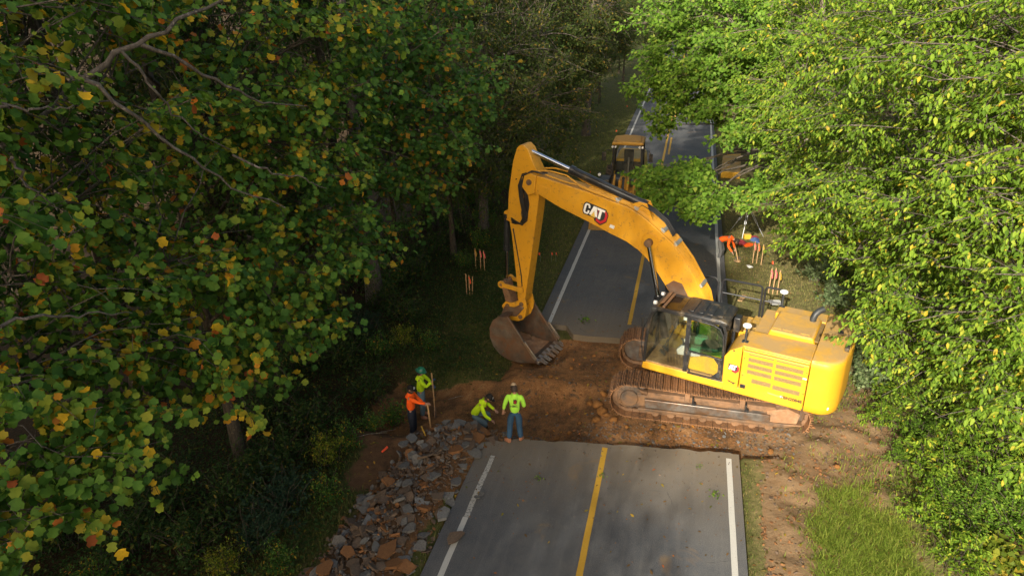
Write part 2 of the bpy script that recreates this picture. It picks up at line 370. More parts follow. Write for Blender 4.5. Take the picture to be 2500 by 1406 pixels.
def ground_material():
    t = NT('ground_soil_and_turf'); p = t.pos()
    d = t.attr('dirt').outputs['Fac']; li = t.attr('litter').outputs['Fac']
    n1 = t.noise(0.9, 5, 0.6, p); n2 = t.noise(5.0, 6, 0.7, p); n3 = t.noise(28, 4, 0.65, p)
    soil = t.ramp(t.math('ADD', t.math('MULTIPLY', n1, 0.6), t.math('MULTIPLY', n2, 0.45)),
                  [(0.36, (0.082, 0.048, 0.024)), (0.48, (0.190, 0.104, 0.046)), (0.57, (0.30, 0.150, 0.058)), (0.68, (0.35, 0.205, 0.10))])
    soil = t.mix(t.mask(n3, 0.35, 0.7), t.mix(1.0, soil, (0.55, 0.5, 0.45), 'MULTIPLY'), soil)
    soil = t.mix(t.mask(t.noise(1.7, 5, .7, p, 1.0), 0.57, 0.66), soil, (0.085, 0.055, 0.032))
    soil = t.mix(t.math('MULTIPLY', t.attr('topsoil').outputs['Fac'], 0.8), soil, t.mix(n2, (0.055, 0.032, 0.018), (0.13, 0.075, 0.040)))
    pale = t.attr('pale').outputs['Fac']
    soil = t.mix(t.math('MULTIPLY', pale, t.mask(n2, 0.15, 0.5)), soil, (0.185, 0.122, 0.066))
    turf = t.ramp(n2, [(0.30, (0.045, 0.044, 0.014)), (0.5, (0.070, 0.075, 0.020)), (0.68, (0.115, 0.090, 0.035))])
    turf = t.mix(t.math('MULTIPLY', t.attr('pale').outputs['Fac'], 0.85), turf, t.ramp(n2, [(0.3, (0.085, 0.080, 0.028)), (0.55, (0.16, 0.135, 0.055)), (0.7, (0.22, 0.155, 0.075))]))
    lit = t.ramp(n3, [(0.3, (0.018, 0.013, 0.007)), (0.5, (0.045, 0.028, 0.012)), (0.66, (0.085, 0.05, 0.02))])
    c = t.mix(li, turf, lit)
    edge = t.math('ADD', d, t.math('MULTIPLY', t.math('SUBTRACT', n2, 0.5), 0.9))
    c = t.mix(t.mask(edge, 0.42, 0.58), c, soil)
    h = t.math('ADD', t.math('MULTIPLY', n2, 0.8), t.math('MULTIPLY', n3, 0.35))
    t.bsdf(c, 0.95, 0, t.bump(h, 0.8, 0.05), 0.15); return t.m
M['ground'] = ground_material()
me = np_mesh('ground', np.stack([X, Y, Z], -1).reshape(-1, 3), gf, M['ground'], smooth=True)
for nm, val in (('dirt', dirt_mask(X, Y)),
                ('litter', np.clip(ss(-7.2, -9.0, X+0.8*fbm(X*.3, Y*.3, 41)+np.clip((Y-26)*0.12, 0, 3.0))+ss(6.2, 8.0, X+0.8*fbm(X*.3, Y*.3, 42)), 0, 1)),
                ('pale', ss(1.8, 2.2, X)*1.0), ('topsoil', ss(-4.2, -5.6, X)*(1-ss(14.2, 15.2, Y)))):
    a = me.attributes.new(nm, 'FLOAT', 'POINT'); a.data.foreach_set('value', val.astype(np.float32).ravel())
tag(link('ground', me), kind='structure')

# ------------------------------------------------------------------ road
def asphalt_material():
    t = NT('asphalt'); p = t.pos(); sx = t.n('ShaderNodeSeparateXYZ'); t.l(p, sx.inputs[0])
    n1 = t.noise(0.5, 4, 0.6, p); n2 = t.noise(3.0, 6, 0.7, p); n3 = t.noise(55, 3, 0.6, p); n4 = t.noise(160, 2, 0.5, p)
    c = t.ramp(t.math('ADD', t.math('MULTIPLY', n1, 0.6), t.math('MULTIPLY', n2, 0.4)),
               [(0.36, (0.082, 0.087, 0.094)), (0.5, (0.106, 0.108, 0.109)), (0.64, (0.138, 0.133, 0.123))])
    c = t.mix(t.mask(n3, 0.30, 0.72), t.mix(1.0, c, (0.50, 0.50, 0.52), 'MULTIPLY'), c)
    c = t.mix(t.mask(n4, 0.60, 0.70), c, (0.27, 0.265, 0.25))
    # soil tracked on to the slab beside the cut
    dy = t.n('ShaderNodeMath', operation='ABSOLUTE'); t.l(t.math('SUBTRACT', sx.outputs[1], 17.0), dy.inputs[0])
    near = t.mask(t.math('ADD', dy.outputs[0], t.math('MULTIPLY', t.math('SUBTRACT', n2, 0.5), 2.6)), 5.6, 2.7)
    c = t.mix(t.math('MULTIPLY', near, 0.7), c, (0.185, 0.145, 0.095))
    st = t.noise(0.75, 4, 0.6, p, 0.6); c = t.mix(t.math('MULTIPLY', t.mask(st, 0.63, 0.72), 0.55), c, (0.23, 0.14, 0.055))
    vo = t.n('ShaderNodeTexVoronoi', feature='DISTANCE_TO_EDGE', inp={'Scale': 0.55}); wv = t.n('ShaderNodeMix', data_type='VECTOR', inp={0: 0.16}); t.l(p, wv.inputs[4]); nz_ = t.n('ShaderNodeTexNoise', inp={'Scale': 1.8, 'Detail': 5}); t.l(p, nz_.inputs[0]); t.l(nz_.outputs[1], wv.inputs[5]); t.l(wv.outputs[1], vo.inputs['Vector'])
    crack = t.math('MULTIPLY', t.math('MULTIPLY', t.mask(vo.outputs[0], 0.005, 0.001), t.mask(n2, 0.45, 0.6)), t.mask(n1, 0.54, 0.60)); c = t.mix(crack, c, (0.03, 0.03, 0.03))
    sc_ = t.n('ShaderNodeMapping', inp={'Scale': (7.0, 0.35, 1.0)}); t.l(p, sc_.inputs[0]); stk = t.noise(1.0, 5, 0.65, sc_.outputs[0]); c = t.mix(t.math('MULTIPLY', t.mask(stk, 0.52, 0.72), 0.18), c, (0.19, 0.18, 0.165))
    h = t.math('ADD', n3, t.math('MULTIPLY', n4, 0.6))
    t.bsdf(c, 0.85, 0, t.bump(h, 0.45, 0.008), 0.25); return t.m
M['asphalt'] = asphalt_material()
def road_slab(name, xs, y_lo, y_hi, thick=0.19, step=0.25):
    """slab with a ragged saw cut and broken edge; y_lo / y_hi are functions of x"""
    rows = 48; vs = []; nX = len(xs); lo_ = {x: y_lo(x) for x in xs}; hi_ = {x: y_hi(x) for x in xs}
    for j in range(rows+1):
        f = (j/rows)
        for x in xs: vs.append((x, lo_[x]+(hi_[x]-lo_[x])*f, 0.0))
    n0 = len(vs); vs += [(x, y, -thick) for x, y, z in vs]
    fs = []
    for j in range(rows):
        for i in range(nX-1):
            a = j*nX+i; fs.append((a, a+1, a+nX+1, a+nX))
    per = [(i) for i in range(nX)]+[(j*nX+nX-1) for j in range(1, rows+1)]+[rows*nX+i for i in range(nX-2, -1, -1)]+[j*nX for j in range(rows-1, 0, -1)]
    for k in range(len(per)):
        a, b_ = per[k], per[(k+1) % len(per)]; fs.append((b_, a, a+n0, b_+n0))
    mb = MB(); mb.add(vs, fs); return tag(mb.build(name, M['asphalt'], None, smooth=30), kind='structure')
rx = [EL+(ER-EL)*i/90 for i in range(91)]
rj = lambda x, k: 0.06*float(fbm(np.array([x*2.2+k]), np.array([k*3.1]), 51)[0])+0.03*float(fbm(np.array([x*14]), np.array([k*1.1]), 52)[0])
def nc(x):
    base = float(near_cut(x))+rj(x, 1)
    if x < -3.6: base -= 0.25*(-3.6-x)/0.9 + 0.12*max(0, float(fbm(np.array([x*5]), np.array([2.0]), 53)[0]))
    return base
road_slab('road_near', rx, lambda x: -120.0 if False else -30.0, nc)
road_slab('road_far', rx, lambda x: float(far_cut(x))+rj(x, 5)+0.62*float(ss(-3.15, -3.55, x)), lambda x: 150.0, 0.45)
def line_material(name, col, chip):
    t = NT(name); p = t.pos(); n = t.noise(14, 6, 0.75, p); n2 = t.noise(70, 3, 0.6, p)
    c = t.mix(t.mask(n, 0.3, 0.7), tuple(x*0.8 for x in col), col)
    k = t.math('ADD', t.math('MULTIPLY', n, 0.6), t.math('MULTIPLY', n2, 0.4))
    c = t.mix(t.mask(k, 0.60-chip, 0.64-chip), c, (0.10, 0.10, 0.098))
    t.bsdf(c, 0.7, 0, None, 0.3); return t.m
M['line_white'] = line_material('white_road_paint', (0.46, 0.45, 0.41), 0.015)
M['line_yellow'] = line_material('yellow_road_paint', (0.50, 0.29, 0.030), 0.0)
def stripe(name, mat, x, y0, y1, wdt, z=0.004, wob=0.012):
    n = max(4, int(abs(y1-y0)/0.4)); vs = []; fs = []
    for i in range(n+1):
        y = y0+(y1-y0)*i/n; e = wob*float(fbm(np.array([y*3.0]), np.array([x]), 61)[0])
        vs += [(x-wdt/2+e, y, z), (x+wdt/2+e*0.6, y, z)]
        if i: k = 2*i; fs.append((k-2, k-1, k+1, k))
    mb = MB(); mb.add(vs, fs); return tag(mb.build(name, mat, None, smooth=None), kind='structure')
M['line_white_worn'] = line_material('worn_white_road_paint', (0.40, 0.39, 0.35), 0.085)
stripe('road_marking_edge_line', M['line_white'], RL, -30, 11.02, 0.125)
stripe('road_marking_edge_line', M['line_white_worn'], RL+0.015, 11.03, 13.2, 0.12, wob=0.04)
stripe('road_marking_edge_line', M['line_white'], RR, -30, 14.35, 0.125)
stripe('road_marking_centre_line', M['line_yellow'], RC, -30, 14.12, 0.135)
stripe('road_marking_edge_line', M['line_white'], RL, 20.5, 149, 0.13)
stripe('road_marking_edge_line', M['line_white'], RR, 20.3, 149, 0.13)
stripe('road_marking_centre_line', M['line_yellow'], RC-0.02, 20.9, 149, 0.13)
for k in range(9): stripe('road_marking_centre_dash', M['line_yellow'], RC+0.26, 45+12*k, 48+12*k+2.0, 0.12)
# ------------------------------------------------------------------ lettering
def text_mesh(txt, size, bold=0.0, extrude=0.0):
    cu = bpy.data.curves.new('lettering', 'FONT'); cu.body = txt; cu.size = size; cu.offset = bold; cu.extrude = extrude
    cu.align_x = 'CENTER'; cu.align_y = 'CENTER'; cu.resolution_u = 3
    o = bpy.data.objects.new('lettering', cu); COL.objects.link(o)
    bpy.context.view_layer.update()
    me = bpy.data.meshes.new_from_object(o.evaluated_get(bpy.context.evaluated_depsgraph_get()))
    bpy.data.objects.remove(o); return me
def flat(name, polys, mat, parent, frame, off):
    """flat print: polygons in (u, v) laid on a plane given by (origin, u, v, normal)"""
    O, U, V, N = frame; mb = MB()
    for pg in polys:
        vs = [O+U*a+V*b_+N*off for a, b_ in pg]
        mb.add(vs, [tuple(range(len(pg)))])
    return mb.build(name, mat, parent, smooth=None)
def logo(parent, frame, s, cut=None):
    """the three white letters over a grey hexagon with a red rim and a gold triangle; s = half width"""
    def sc(pg): return [(a*s, b_*s) for a, b_ in pg]
    C_ = [(-0.98, 0.30), (-0.86, 0.46), (-0.55, 0.46), (-0.43, 0.30), (-0.43, 0.12), (-0.60, 0.12), (-0.60, 0.26), (-0.66, 0.32), (-0.76, 0.32), (-0.80, 0.26), (-0.80, -0.26), (-0.76, -0.32), (-0.66, -0.32), (-0.60, -0.26), (-0.60, -0.10), (-0.43, -0.10), (-0.43, -0.30), (-0.55, -0.46), (-0.86, -0.46), (-0.98, -0.30)]
    A_ = [(-0.40, -0.40), (-0.17, 0.46), (0.12, 0.46), (0.38, -0.40), (0.16, -0.40), (-0.02, 0.06), (-0.20, -0.40)]
    T_ = [(0.14, 0.46), (0.92, 0.46), (0.92, 0.26), (0.66, 0.26), (0.66, -0.46), (0.44, -0.46), (0.44, 0.26), (0.24, 0.26)]
    hexo = [(0.30, -0.72), (0.78, -0.86), (1.20, -0.45), (1.24, 0.12), (0.98, 0.40), (0.30, 0.40)]
    hexi = [(0.34, -0.50), (0.72, -0.62), (1.00, -0.36), (1.03, 0.06), (0.92, 0.26), (0.34, 0.26)]
    back = [(-1.08, 0.34), (-0.92, 0.56), (0.98, 0.56), (1.30, 0.16), (1.28, -0.50), (0.80, -0.98), (0.22, -0.80), (0.10, -0.56), (-0.92, -0.56), (-1.08, -0.34)]
    tri = [(-0.24, -0.46), (-0.02, 0.00), (0.22, -0.46), (0.22, -0.50), (-0.24, -0.50)]
    if cut is not None:
        def clip(pg):
            out = []
            for i in range(len(pg)):
                p, q = pg[i], pg[(i+1) % len(pg)]
                if p[0] >= cut: out.append(p)
                if (p[0] >= cut) != (q[0] >= cut):
                    t = (cut-p[0])/(q[0]-p[0]); out.append((cut, p[1]+(q[1]-p[1])*t))
            return out
        back, A_, hexo = clip(back), clip(A_), clip(hexo)
    flat('logo_outline', [sc(back)], M['print_black'], parent, frame, 0.0040)
    flat('logo_red_rim', [sc(hexo)], M['red'], parent, frame, 0.0055)
    flat('logo_hexagon', [sc(hexi)], M['dark_plastic'], parent, frame, 0.0070)
    flat('logo_triangle', [sc(tri)], M['gold'], parent, frame, 0.0085)
    flat('logo_letters', [sc(p) for p in ((A_, T_) if cut is not None else (C_, A_, T_))], M['white'], parent, frame, 0.0100)

# ------------------------------------------------------------------ the excavator
EXC = empty('excavator', (1.5, 17.5, -0.2), math.pi)
tag(EXC, 'large yellow tracked excavator parked across the dug-out gap in the road', 'excavator')
UPA = R(-16.8)
def up(o):            # the slewing upper structure is turned against the tracks
    if o.parent is EXC: o.rotation_euler = (0, 0, UPA)
    return o
rnd = random.Random(7)
# tracks
TX0, TX1, TR, TZ = 2.98, -2.13, 0.50, 0.53     # front and rear ends, end radius, axle height
def track_path(n):
    a0, a1 = TX0-TR, TX1+TR; L1 = a0-a1; per = 2*L1+2*math.pi*TR; out = []
    for i in range(n):
        s = per*i/n
        if s < L1:
            x = a1+s; z = TZ+TR-0.035*math.sin(math.pi*s/L1)**2*2; ang = 0.0
        elif s < L1+math.pi*TR:
            t = (s-L1)/TR; x = a0+TR*math.sin(t); z = TZ+TR*math.cos(t); ang = t
        elif s < 2*L1+math.pi*TR:
            x = a0-(s-L1-math.pi*TR); z = TZ-TR; ang = math.pi
        else:
            t = (s-2*L1-math.pi*TR)/TR; x = a1-TR*math.sin(t); z = TZ-TR*math.cos(t); ang = math.pi+t
        out.append((x, z, ang))
    return out
def shoe_mesh(mat):
    mb = MB(); W = 0.40
    mb.b(-0.092, 0.092, -W, W, -0.012, 0.012)
    mb.prism([(-0.085, 0.012), (-0.055, 0.012), (-0.060, 0.070), (-0.078, 0.070)], -W, W)
    mb.prism([(-0.012, 0.012), (0.014, 0.012), (0.010, 0.045), (-0.008, 0.045)], -W, W)
    mb.prism([(0.055, 0.012), (0.085, 0.012), (0.080, 0.070), (0.062, 0.070)], -W, W)
    return mb.mesh('shoe', mat, None)
SHOE = [shoe_mesh(M['shoe']), shoe_mesh(M['shoe'])]
for side in (1, -1):
    yc = side*1.28
    fb = MB()                                        # track frame: boxed beam with a sloping top
    fb.prism([(TX1+0.35, 0.30), (TX0-0.55, 0.30), (TX0-0.55, 0.66), (TX1+0.35, 0.66)], yc-0.22, yc+0.22)
    fb.prism([(TX1+0.15, 0.36), (TX1+0.62, 0.22), (TX0-0.75, 0.22), (TX0-0.75, 0.30), (TX1+0.6, 0.34)], yc-0.33, yc+0.33)
    trk = fb.build('track', M['frame_steel'], EXC, bevel=0.02)
    tag(trk, 'near muddy crawler track with shoes caked in dirt' if side == 1 else 'far muddy crawler track, half hidden')
    # side plate: the long polished beam on the outside, hooded guard above
    mb = MB(); yo = yc+side*0.225
    mb.prism([(TX1+0.95, 0.34), (TX0-0.95, 0.34), (TX0-0.92, 0.60), (TX1+0.95, 0.56)], yo, yo+side*0.10); mb.build('side_beam', M['worn_steel'], trk, bevel=0.015)
    mb = MB(); mb.prism([(TX1+0.75, 0.60), (TX0-0.95, 0.64), (TX0-1.0, 0.78), (TX1+0.85, 0.76)], yc-0.10, yo+side*0.02); mb.build('top_guard', M['mud'], trk, bevel=0.015)
    mb = MB(); mb.b(TX1+0.6, TX0-0.85, yo-side*0.02, yo+side*0.13, 0.275, 0.325); mb.build('lower_flange', M['frame_steel'], trk, bevel=0.01)
    # idler end with its recessed yoke, drive end with hub
    mb = MB(); mb.prism([(TX1+0.28, 0.34), (TX1+1.02, 0.30), (TX1+1.05, 0.66), (TX1+0.55, 0.78), (TX1+0.22, 0.64)], yc-0.20, yo+side*0.05); mb.build('idler_guard', M['mudlight'], trk, bevel=0.03)
    mb = MB(); mb.cyl((TX1+TR, yc-0.08, TZ), (TX1+TR, yc+0.08, TZ), 0.42, n=28); mb.build('idler_wheel', M['worn_steel'], trk)
    mb = MB(); mb.cyl((TX0-TR, yc-0.06, TZ), (TX0-TR, yc+0.06, TZ), 0.40, n=28)
    for k in range(15):
        a = 2*math.pi*k/15; mb.box((TX0-TR+0.42*math.cos(a), yc, TZ+0.42*math.sin(a)), (0.07, 0.09, 0.06), (0, -a, 0))
    mb.build('sprocket', M['worn_steel'], trk)
    mb = MB(); MM = Matrix.Translation((TX0-TR, yc+side*0.05, TZ)) @ Matrix.Rotation(-side*math.pi/2, 4, 'X')
    mb.lathe([(0.36, 0.0), (0.36, 0.10), (0.33, 0.13), (0.25, 0.14), (0.245, 0.19), (0.23, 0.21), (0.01, 0.215)], 28, MM)
    for k in range(16):
        a = 2*math.pi*k/16; mb.cyl(MM @ Vector((0.30*math.cos(a), 0.30*math.sin(a), 0.12)), MM @ Vector((0.30*math.cos(a), 0.30*math.sin(a), 0.155)), 0.022, n=6)
    hub = mb.build('final_drive', M['frame_steel'], trk)
    mb = MB(); mb.prism([(TX0-1.05, 0.30), (TX0-0.40, 0.16), (TX0-0.05, 0.36), (TX0-0.02, 0.62), (TX0-0.30, 0.88), (TX0-1.05, 0.70), (TX0-1.02, 0.62), (TX0-0.42, 0.80), (TX0-0.16, 0.56), (TX0-0.42, 0.24), (TX0-1.02, 0.38)], yc+side*0.02, yc+side*0.16); mb.build('drive_guard', M['mud'], trk, bevel=0.015)
    for k in range(8):
        x = TX1+0.95+k*0.42; mb = MB(); mb.cyl((x, yc-0.2, 0.16), (x, yc+side*0.27, 0.16), 0.10, n=14); mb.build('lower_roller', M['mud'], trk)
    for x in (0.95, -0.45):
        mb = MB(); mb.cyl((x, yc-0.12, 0.90), (x, yc+0.12, 0.90), 0.09, n=14); mb.b(x-0.07, x+0.07, yc+side*0.14, yc+side*0.30, 0.66, 0.93); mb.build('carrier_roller', M['mud'], trk, bevel=0.01)
    for x in (0.72, -0.62):
        mb = MB(); mb.prism([(x, 0.62), (x+0.10, 0.62), (x+0.10, 0.82), (x+0.06, 0.82), (x+0.06, 0.68), (x, 0.68)], yo, yo+side*0.16); mb.build('step_bracket', M['black'], trk, bevel=0.006)
    path = track_path(58)
    for i, (x, z, ang) in enumerate(path):
        o = link('shoe', SHOE[0 if rnd.random() < 0.72 else 1], trk)
        o.location = (x, yc, z); o.rotation_euler = (rnd.uniform(-.012, .012), ang+rnd.uniform(-.03, .03), 0)
    mb = MB()                                        # the link chain under the shoes
    for i, (x, z, ang) in enumerate(path):
        for dy in (-0.11, 0.11): mb.box((x-0.055*math.sin(ang), yc+dy, z-0.055*math.cos(ang)), (0.185, 0.05, 0.09), (0, ang, 0))
    tag(mb.build('track_chain', M['mud'], trk, smooth=None), kind='stuff')
mb = MB(); mb.prism([(-1.0, 0.45), (1.0, 0.45), (0.85, 0.92), (-0.85, 0.92)], -1.08, 1.08); mb.box((0, 0, 0.62), (2.6, 0.8, 0.25)); mb.build('car_body', M['mud'], EXC, bevel=0.03)
mb = MB(); mb.cyl((0, 0, 0.90), (0, 0, 1.10), 0.75, n=32); mb.build('slew_ring', M['black'], EXC)

# upper structure -----------------------------------------------------------
NY = 1.45
mb = MB(); mb.prism([(1.86, 1.12), (-2.30, 1.10), (-2.30, 1.30), (1.86, 1.30)], -NY, NY-0.001); mb.prism([(1.4, 0.98), (-2.2, 0.98), (-2.3, 1.10), (1.6, 1.12)], -1.0, 1.0)
up(mb.build('main_frame', M['yellow'], EXC, bevel=0.025))
# left sill below the cab (long skirt with its rounded nose)
mb = MB(); mb.prism([(1.90, 1.14), (1.87, 1.36), (-0.36, 1.36), (-0.36, 1.14)], 0.40, NY+0.012); up(mb.build('cab_sill', M['yellow'], EXC, bevel=0.03))
# left side: front panel with logo, engine door with louvers
mb = MB(); mb.prism([(-0.30, 1.14), (-0.30, 2.12), (-0.42, 2.32), (-0.70, 2.50), (-0.715, 2.50), (-0.715, 1.14)], 0.55, NY); lp = up(mb.build('side_panel', M['yellow'], EXC, bevel=0.02))
mb = MB(); mb.prism([(-0.735, 1.15), (-0.735, 2.40), (-2.32, 2.40), (-2.32, 1.15)], 0.9, NY); mb.prism([(-0.735, 2.40), (-0.735, 2.46), (-2.32, 2.46), (-2.32, 2.40)], 0.9, NY-0.04); door = up(mb.build('engine_door', M['yellow'], EXC, bevel=0.035, seg=3))
side_f = (Vector((0, NY, 0)), Vector((-1, 0, 0)), Vector((0, 0, 1)), Vector((0, 1, 0)))
def louver(x0, x1, z0, z1):
    mb = MB(); mb.b(x0, x1, NY-0.02, NY+0.004, z0, z1); o = mb.build('louver', M['mesh'], door, smooth=None)
    mb = MB(); k = max(2, int((z1-z0)/0.022))
    for i in range(k):
        z = z0+(i+0.5)*(z1-z0)/k; mb.box(((x0+x1)/2, NY+0.006, z), (abs(x1-x0)-0.02, 0.007, 0.008), (0.5, 0, 0))
    mb.build('slats', M['mesh'], o, smooth=None)
for (a, b_) in ((-0.90, -1.49), (-1.56, -2.20)):
    louver(a, b_, 2.325, 2.355)
    for z in (2.14, 1.965, 1.79): louver(a, b_, z, z+0.105)
louver(-1.04, -1.51, 1.545, 1.66); louver(-1.56, -2.20, 1.52, 1.635)
mb = MB(); mb.box((-1.52, NY+0.004, 1.98), (0.03, 0.012, 0.85)); mb.build('door_rib', M['yellow'], door, bevel=0.004)
mb = MB(); mb.box((-0.84, NY+0.006, 1.38), (0.13, 0.02, 0.11)); mb.build('door_latch', M['black'], door, bevel=0.006)
for (x, z) in ((-0.80, 2.20), (-0.80, 1.7), (-2.28, 2.2), (-2.28, 1.6)):
    mb = MB(); mb.cyl((x, NY, z), (x, NY+0.01, z), 0.012, n=8); mb.build('bolt', M['black'], door)
mb = MB(); mb.box((-0.52, NY+0.004, 2.34), (0.045, 0.012, 0.035)); mb.build('catch', M['black'], lp)
logo(lp, (Vector((-0.50, NY, 1.85)), Vector((-1, 0, 0)), Vector((0, 0, 1)), Vector((0, 1, 0))), 0.155, cut=-0.45)
flat('arrow_print', [[(0.44, 1.46), (0.58, 1.42), (0.66, 1.42), (0.60, 1.36), (0.56, 1.40), (0.48, 1.41)]], M['print_black'], lp, side_f, 0.004)
flat('warning_label', [[(1.46, 1.40), (1.76, 1.375), (1.76, 1.335), (1.46, 1.36)]], M['gold'], door, side_f, 0.004)
flat('warning_label', [[(1.77, 1.40), (1.83, 1.395), (1.83, 1.34), (1.77, 1.345)]], M['white'], door, side_f, 0.004)
tm = text_mesh('YBN20848', 0.115, 0.004); tm.materials.clear(); tm.materials.append(M['print_black'])
o = link('serial_number', tm, door); o.location = (-2.03, NY+0.006, 1.36); o.rotation_euler = (R(90), 0, math.pi)
flat('small_label', [[(2.215, 2.05), (2.30, 2.05), (2.30, 2.01), (2.215, 2.01)]], M['white'], door, side_f, 0.005)

# engine hood and right-hand boxes
mb = MB(); mb.prism([(-0.62, 2.30), (-0.66, 2.49), (-2.33, 2.49), (-2.33, 2.30)], 0.42, 1.36); up(mb.build('left_hood', M['yellow'], EXC, bevel=0.03))
mb = MB(); mb.b(-0.70, -2.33, -1.44, 0.90, 1.30, 2.30); up(mb.build('engine_bay', M['yellow'], EXC, bevel=0.02))
mb = MB(); mb.prism([(-1.06, 2.30), (-1.14, 2.62), (-2.20, 2.62), (-2.30, 2.30)], -0.86, 0.42); hood = up(mb.build('engine_hood', M['yellow'], EXC, bevel=0.05, seg=3))
for (x, y) in ((-1.28, 0.22), (-1.55, 0.22), (-1.98, 0.22)):
    mb = MB(); mb.box((x, y, 2.625), (0.22, 0.14, 0.012)); mb.build('hood_panel', M['yellow'], hood, bevel=0.004)
mb = MB(); mb.b(-1.02, -2.33, -1.44, -0.90, 2.30, 2.50); rh = up(mb.build('right_hood', M['yellow'], EXC, bevel=0.03))
for x in (-1.35, -1.85):
    mb = MB(); mb.box((x, -1.14, 2.505), (0.34, 0.2, 0.01)); mb.build('hood_panel', M['yellow'], rh, bevel=0.004)
mb = MB(); mb.tube([(-2.02, -0.62, 2.55), (-2.02, -0.62, 2.70), (-2.05, -0.66, 2.80), (-2.12, -0.72, 2.88), (-2.22, -0.80, 2.93)], [0.085, 0.085, 0.085, 0.082, 0.08], 16); up(mb.build('exhaust_stack', M['dark_plastic'], EXC))
mb = MB(); mb.b(-2.22, -2.32, -0.75, 0.35, 2.50, 2.535); up(mb.build('hinge_strip', M['mesh'], EXC, bevel=0.004))
# steps and tread plates in the middle, tanks on the right-hand front
mb = MB(); mb.b(-0.42, -1.02, -1.44, 0.30, 1.30, 2.02); up(mb.build('battery_box', M['yellow'], EXC, bevel=0.02))
def tread(x0, x1, y0, y1, z):
    mb = MB(); mb.b(x0, x1, y0, y1, z, z+0.02); t_ = up(mb.build('tread_plate', M['tread'], EXC, bevel=0.004))
    mb = MB(); n = int(abs(x1-x0)/0.045)
    for i in range(n): mb.box((min(x0, x1)+0.02+i*abs(x1-x0)/n, (y0+y1)/2, z+0.025), (0.018, abs(y1-y0)-0.04, 0.014))
    mb.build('grip_bars', M['tread'], t_, smooth=None)
tread(-0.46, -1.0, -1.30, -0.62, 2.02); tread(-0.46, -1.0, -0.55, 0.05, 2.02)
mb = MB(); mb.prism([(1.15, 1.30), (1.10, 1.95), (-0.40, 1.95), (-0.40, 1.30)], -1.44, -0.50); up(mb.build('fuel_tank', M['yellow'], EXC, bevel=0.03))
tread(0.75, -0.38, -1.22, -0.60, 1.95)
mb = MB(); mb.prism([(1.80, 1.30), (1.75, 1.62), (1.17, 1.70), (1.17, 1.30)], -1.44, -0.55); up(mb.build('tool_box', M['yellow'], EXC, bevel=0.03))
tread(1.70, 1.22, -1.35, -0.65, 1.70)
mb = MB(); mb.box((0.55, -0.95, 2.03), (0.18, 0.22, 0.10)); mb.cyl((0.20, -1.32, 1.95), (0.20, -1.32, 2.03), 0.07, n=16); up(mb.build('filler_cap', M['yellow'], EXC, bevel=0.01))
mb = MB(); mb.b(-0.40, 0.6, -0.48, 0.33, 1.30, 1.36); up(mb.build('centre_plate', M['yellow_dull'], EXC))
mb = MB(); mb.b(-0.40, -0.45, 0.32, 0.95, 1.30, 2.25); up(mb.build('bulkhead', M['yellow'], EXC, bevel=0.01))
mb = MB()
for k in range(4): mb.tube([(0.25-0.05*k, -0.30+0.1*k, 1.40), (0.0, -0.25+0.1*k, 1.62+0.03*k), (-0.25, -0.1+0.12*k, 1.66), (-0.42, 0.0+0.12*k, 1.55)], 0.022, 6)
up(mb.build('hydraulic_hoses', M['rubber'], EXC))
# counterweight: one big rounded casting
prof = []
for k in range(9):
    a = math.pi/2*k/8; prof.append((-2.34-0.30-0.42*math.sin(a), NY-0.48+0.48*math.cos(a)))
cw = [(-2.345, NY)]+[p for p in prof]
cw = [(-2.345, NY), (-2.62, NY-0.005)]+[(-2.62-0.46*math.sin(math.pi/2*k/8), NY-0.55+0.545*math.cos(math.pi/2*k/8)) for k in range(1, 9)]
cw += [(-3.12, 0.45), (-3.14, 0.0), (-3.12, -0.45)]+[(x, -y) for x, y in cw[::-1]][0:10]
cwl = [(x, y) for x, y in cw]
mb = MB(); rows = []
for z, k in ((1.08, 0.93), (1.14, 0.985), (1.30, 1.0), (2.36, 1.0), (2.48, 0.985), (2.555, 0.94), (2.57, 0.88)):
    rows.append([(-2.345+(x+2.345)*k, y*(1 if k > 0.95 else (k+0.03)), z) for x, y in cwl])
n = len(cwl); vs = [p for r_ in rows for p in r_]
fs = [(j*n+i, (j+1)*n+i, (j+1)*n+(i+1) % n, j*n+(i+1) % n) for j in range(len(rows)-1) for i in range(n)]
fs += [tuple(range(n)), tuple(range(len(rows)*n-1, (len(rows)-1)*n-1, -1))]
mb.add(vs, fs); CWT = up(mb.build('counterweight', M['yellow'], EXC, smooth=50))
bm = bmesh.new(); bm.from_mesh(CWT.data); bmesh.ops.recalc_face_normals(bm, faces=bm.faces); bm.to_mesh(CWT.data); bm.free()
mb = MB(); mb.box((-2.78, NY-0.075, 1.30), (0.24, 0.03, 0.075), (0, 0, 0.35)); mb.build('reflector', M['white'], CWT, bevel=0.008)
mb = MB(); mb.lathe([(0.07, 0), (0.07, 0.03), (0.05, 0.05), (0.01, 0.055)], 14, Matrix.Translation((-2.75, -0.35, 2.565))); mb.build('lifting_eye', M['black'], CWT)
mb = MB(); mb.b(-2.95, -3.05, 0.35, 0.62, 2.57, 2.66); mb.build('rear_camera', M['black'], CWT, bevel=0.01)
# antennas
for (x, y) in ((-0.70, 1.12), (-1.10, -1.36)):
    z0 = 2.48
    mb = MB(); mb.box((x, y, z0+0.012), (0.16, 0.12, 0.03)); mb.cyl((x, y, z0), (x, y, z0+0.42), 0.030, n=12); a_ = up(mb.build('antenna_mast', M['dark_plastic'], EXC))
    mb = MB(); mb.lathe([(0.03, 0.40), (0.06, 0.43), (0.105, 0.45), (0.11, 0.48), (0.09, 0.505), (0.02, 0.515)], 20, Matrix.Translation((x, y, z0))); mb.build('antenna_dome', M['white'], a_)
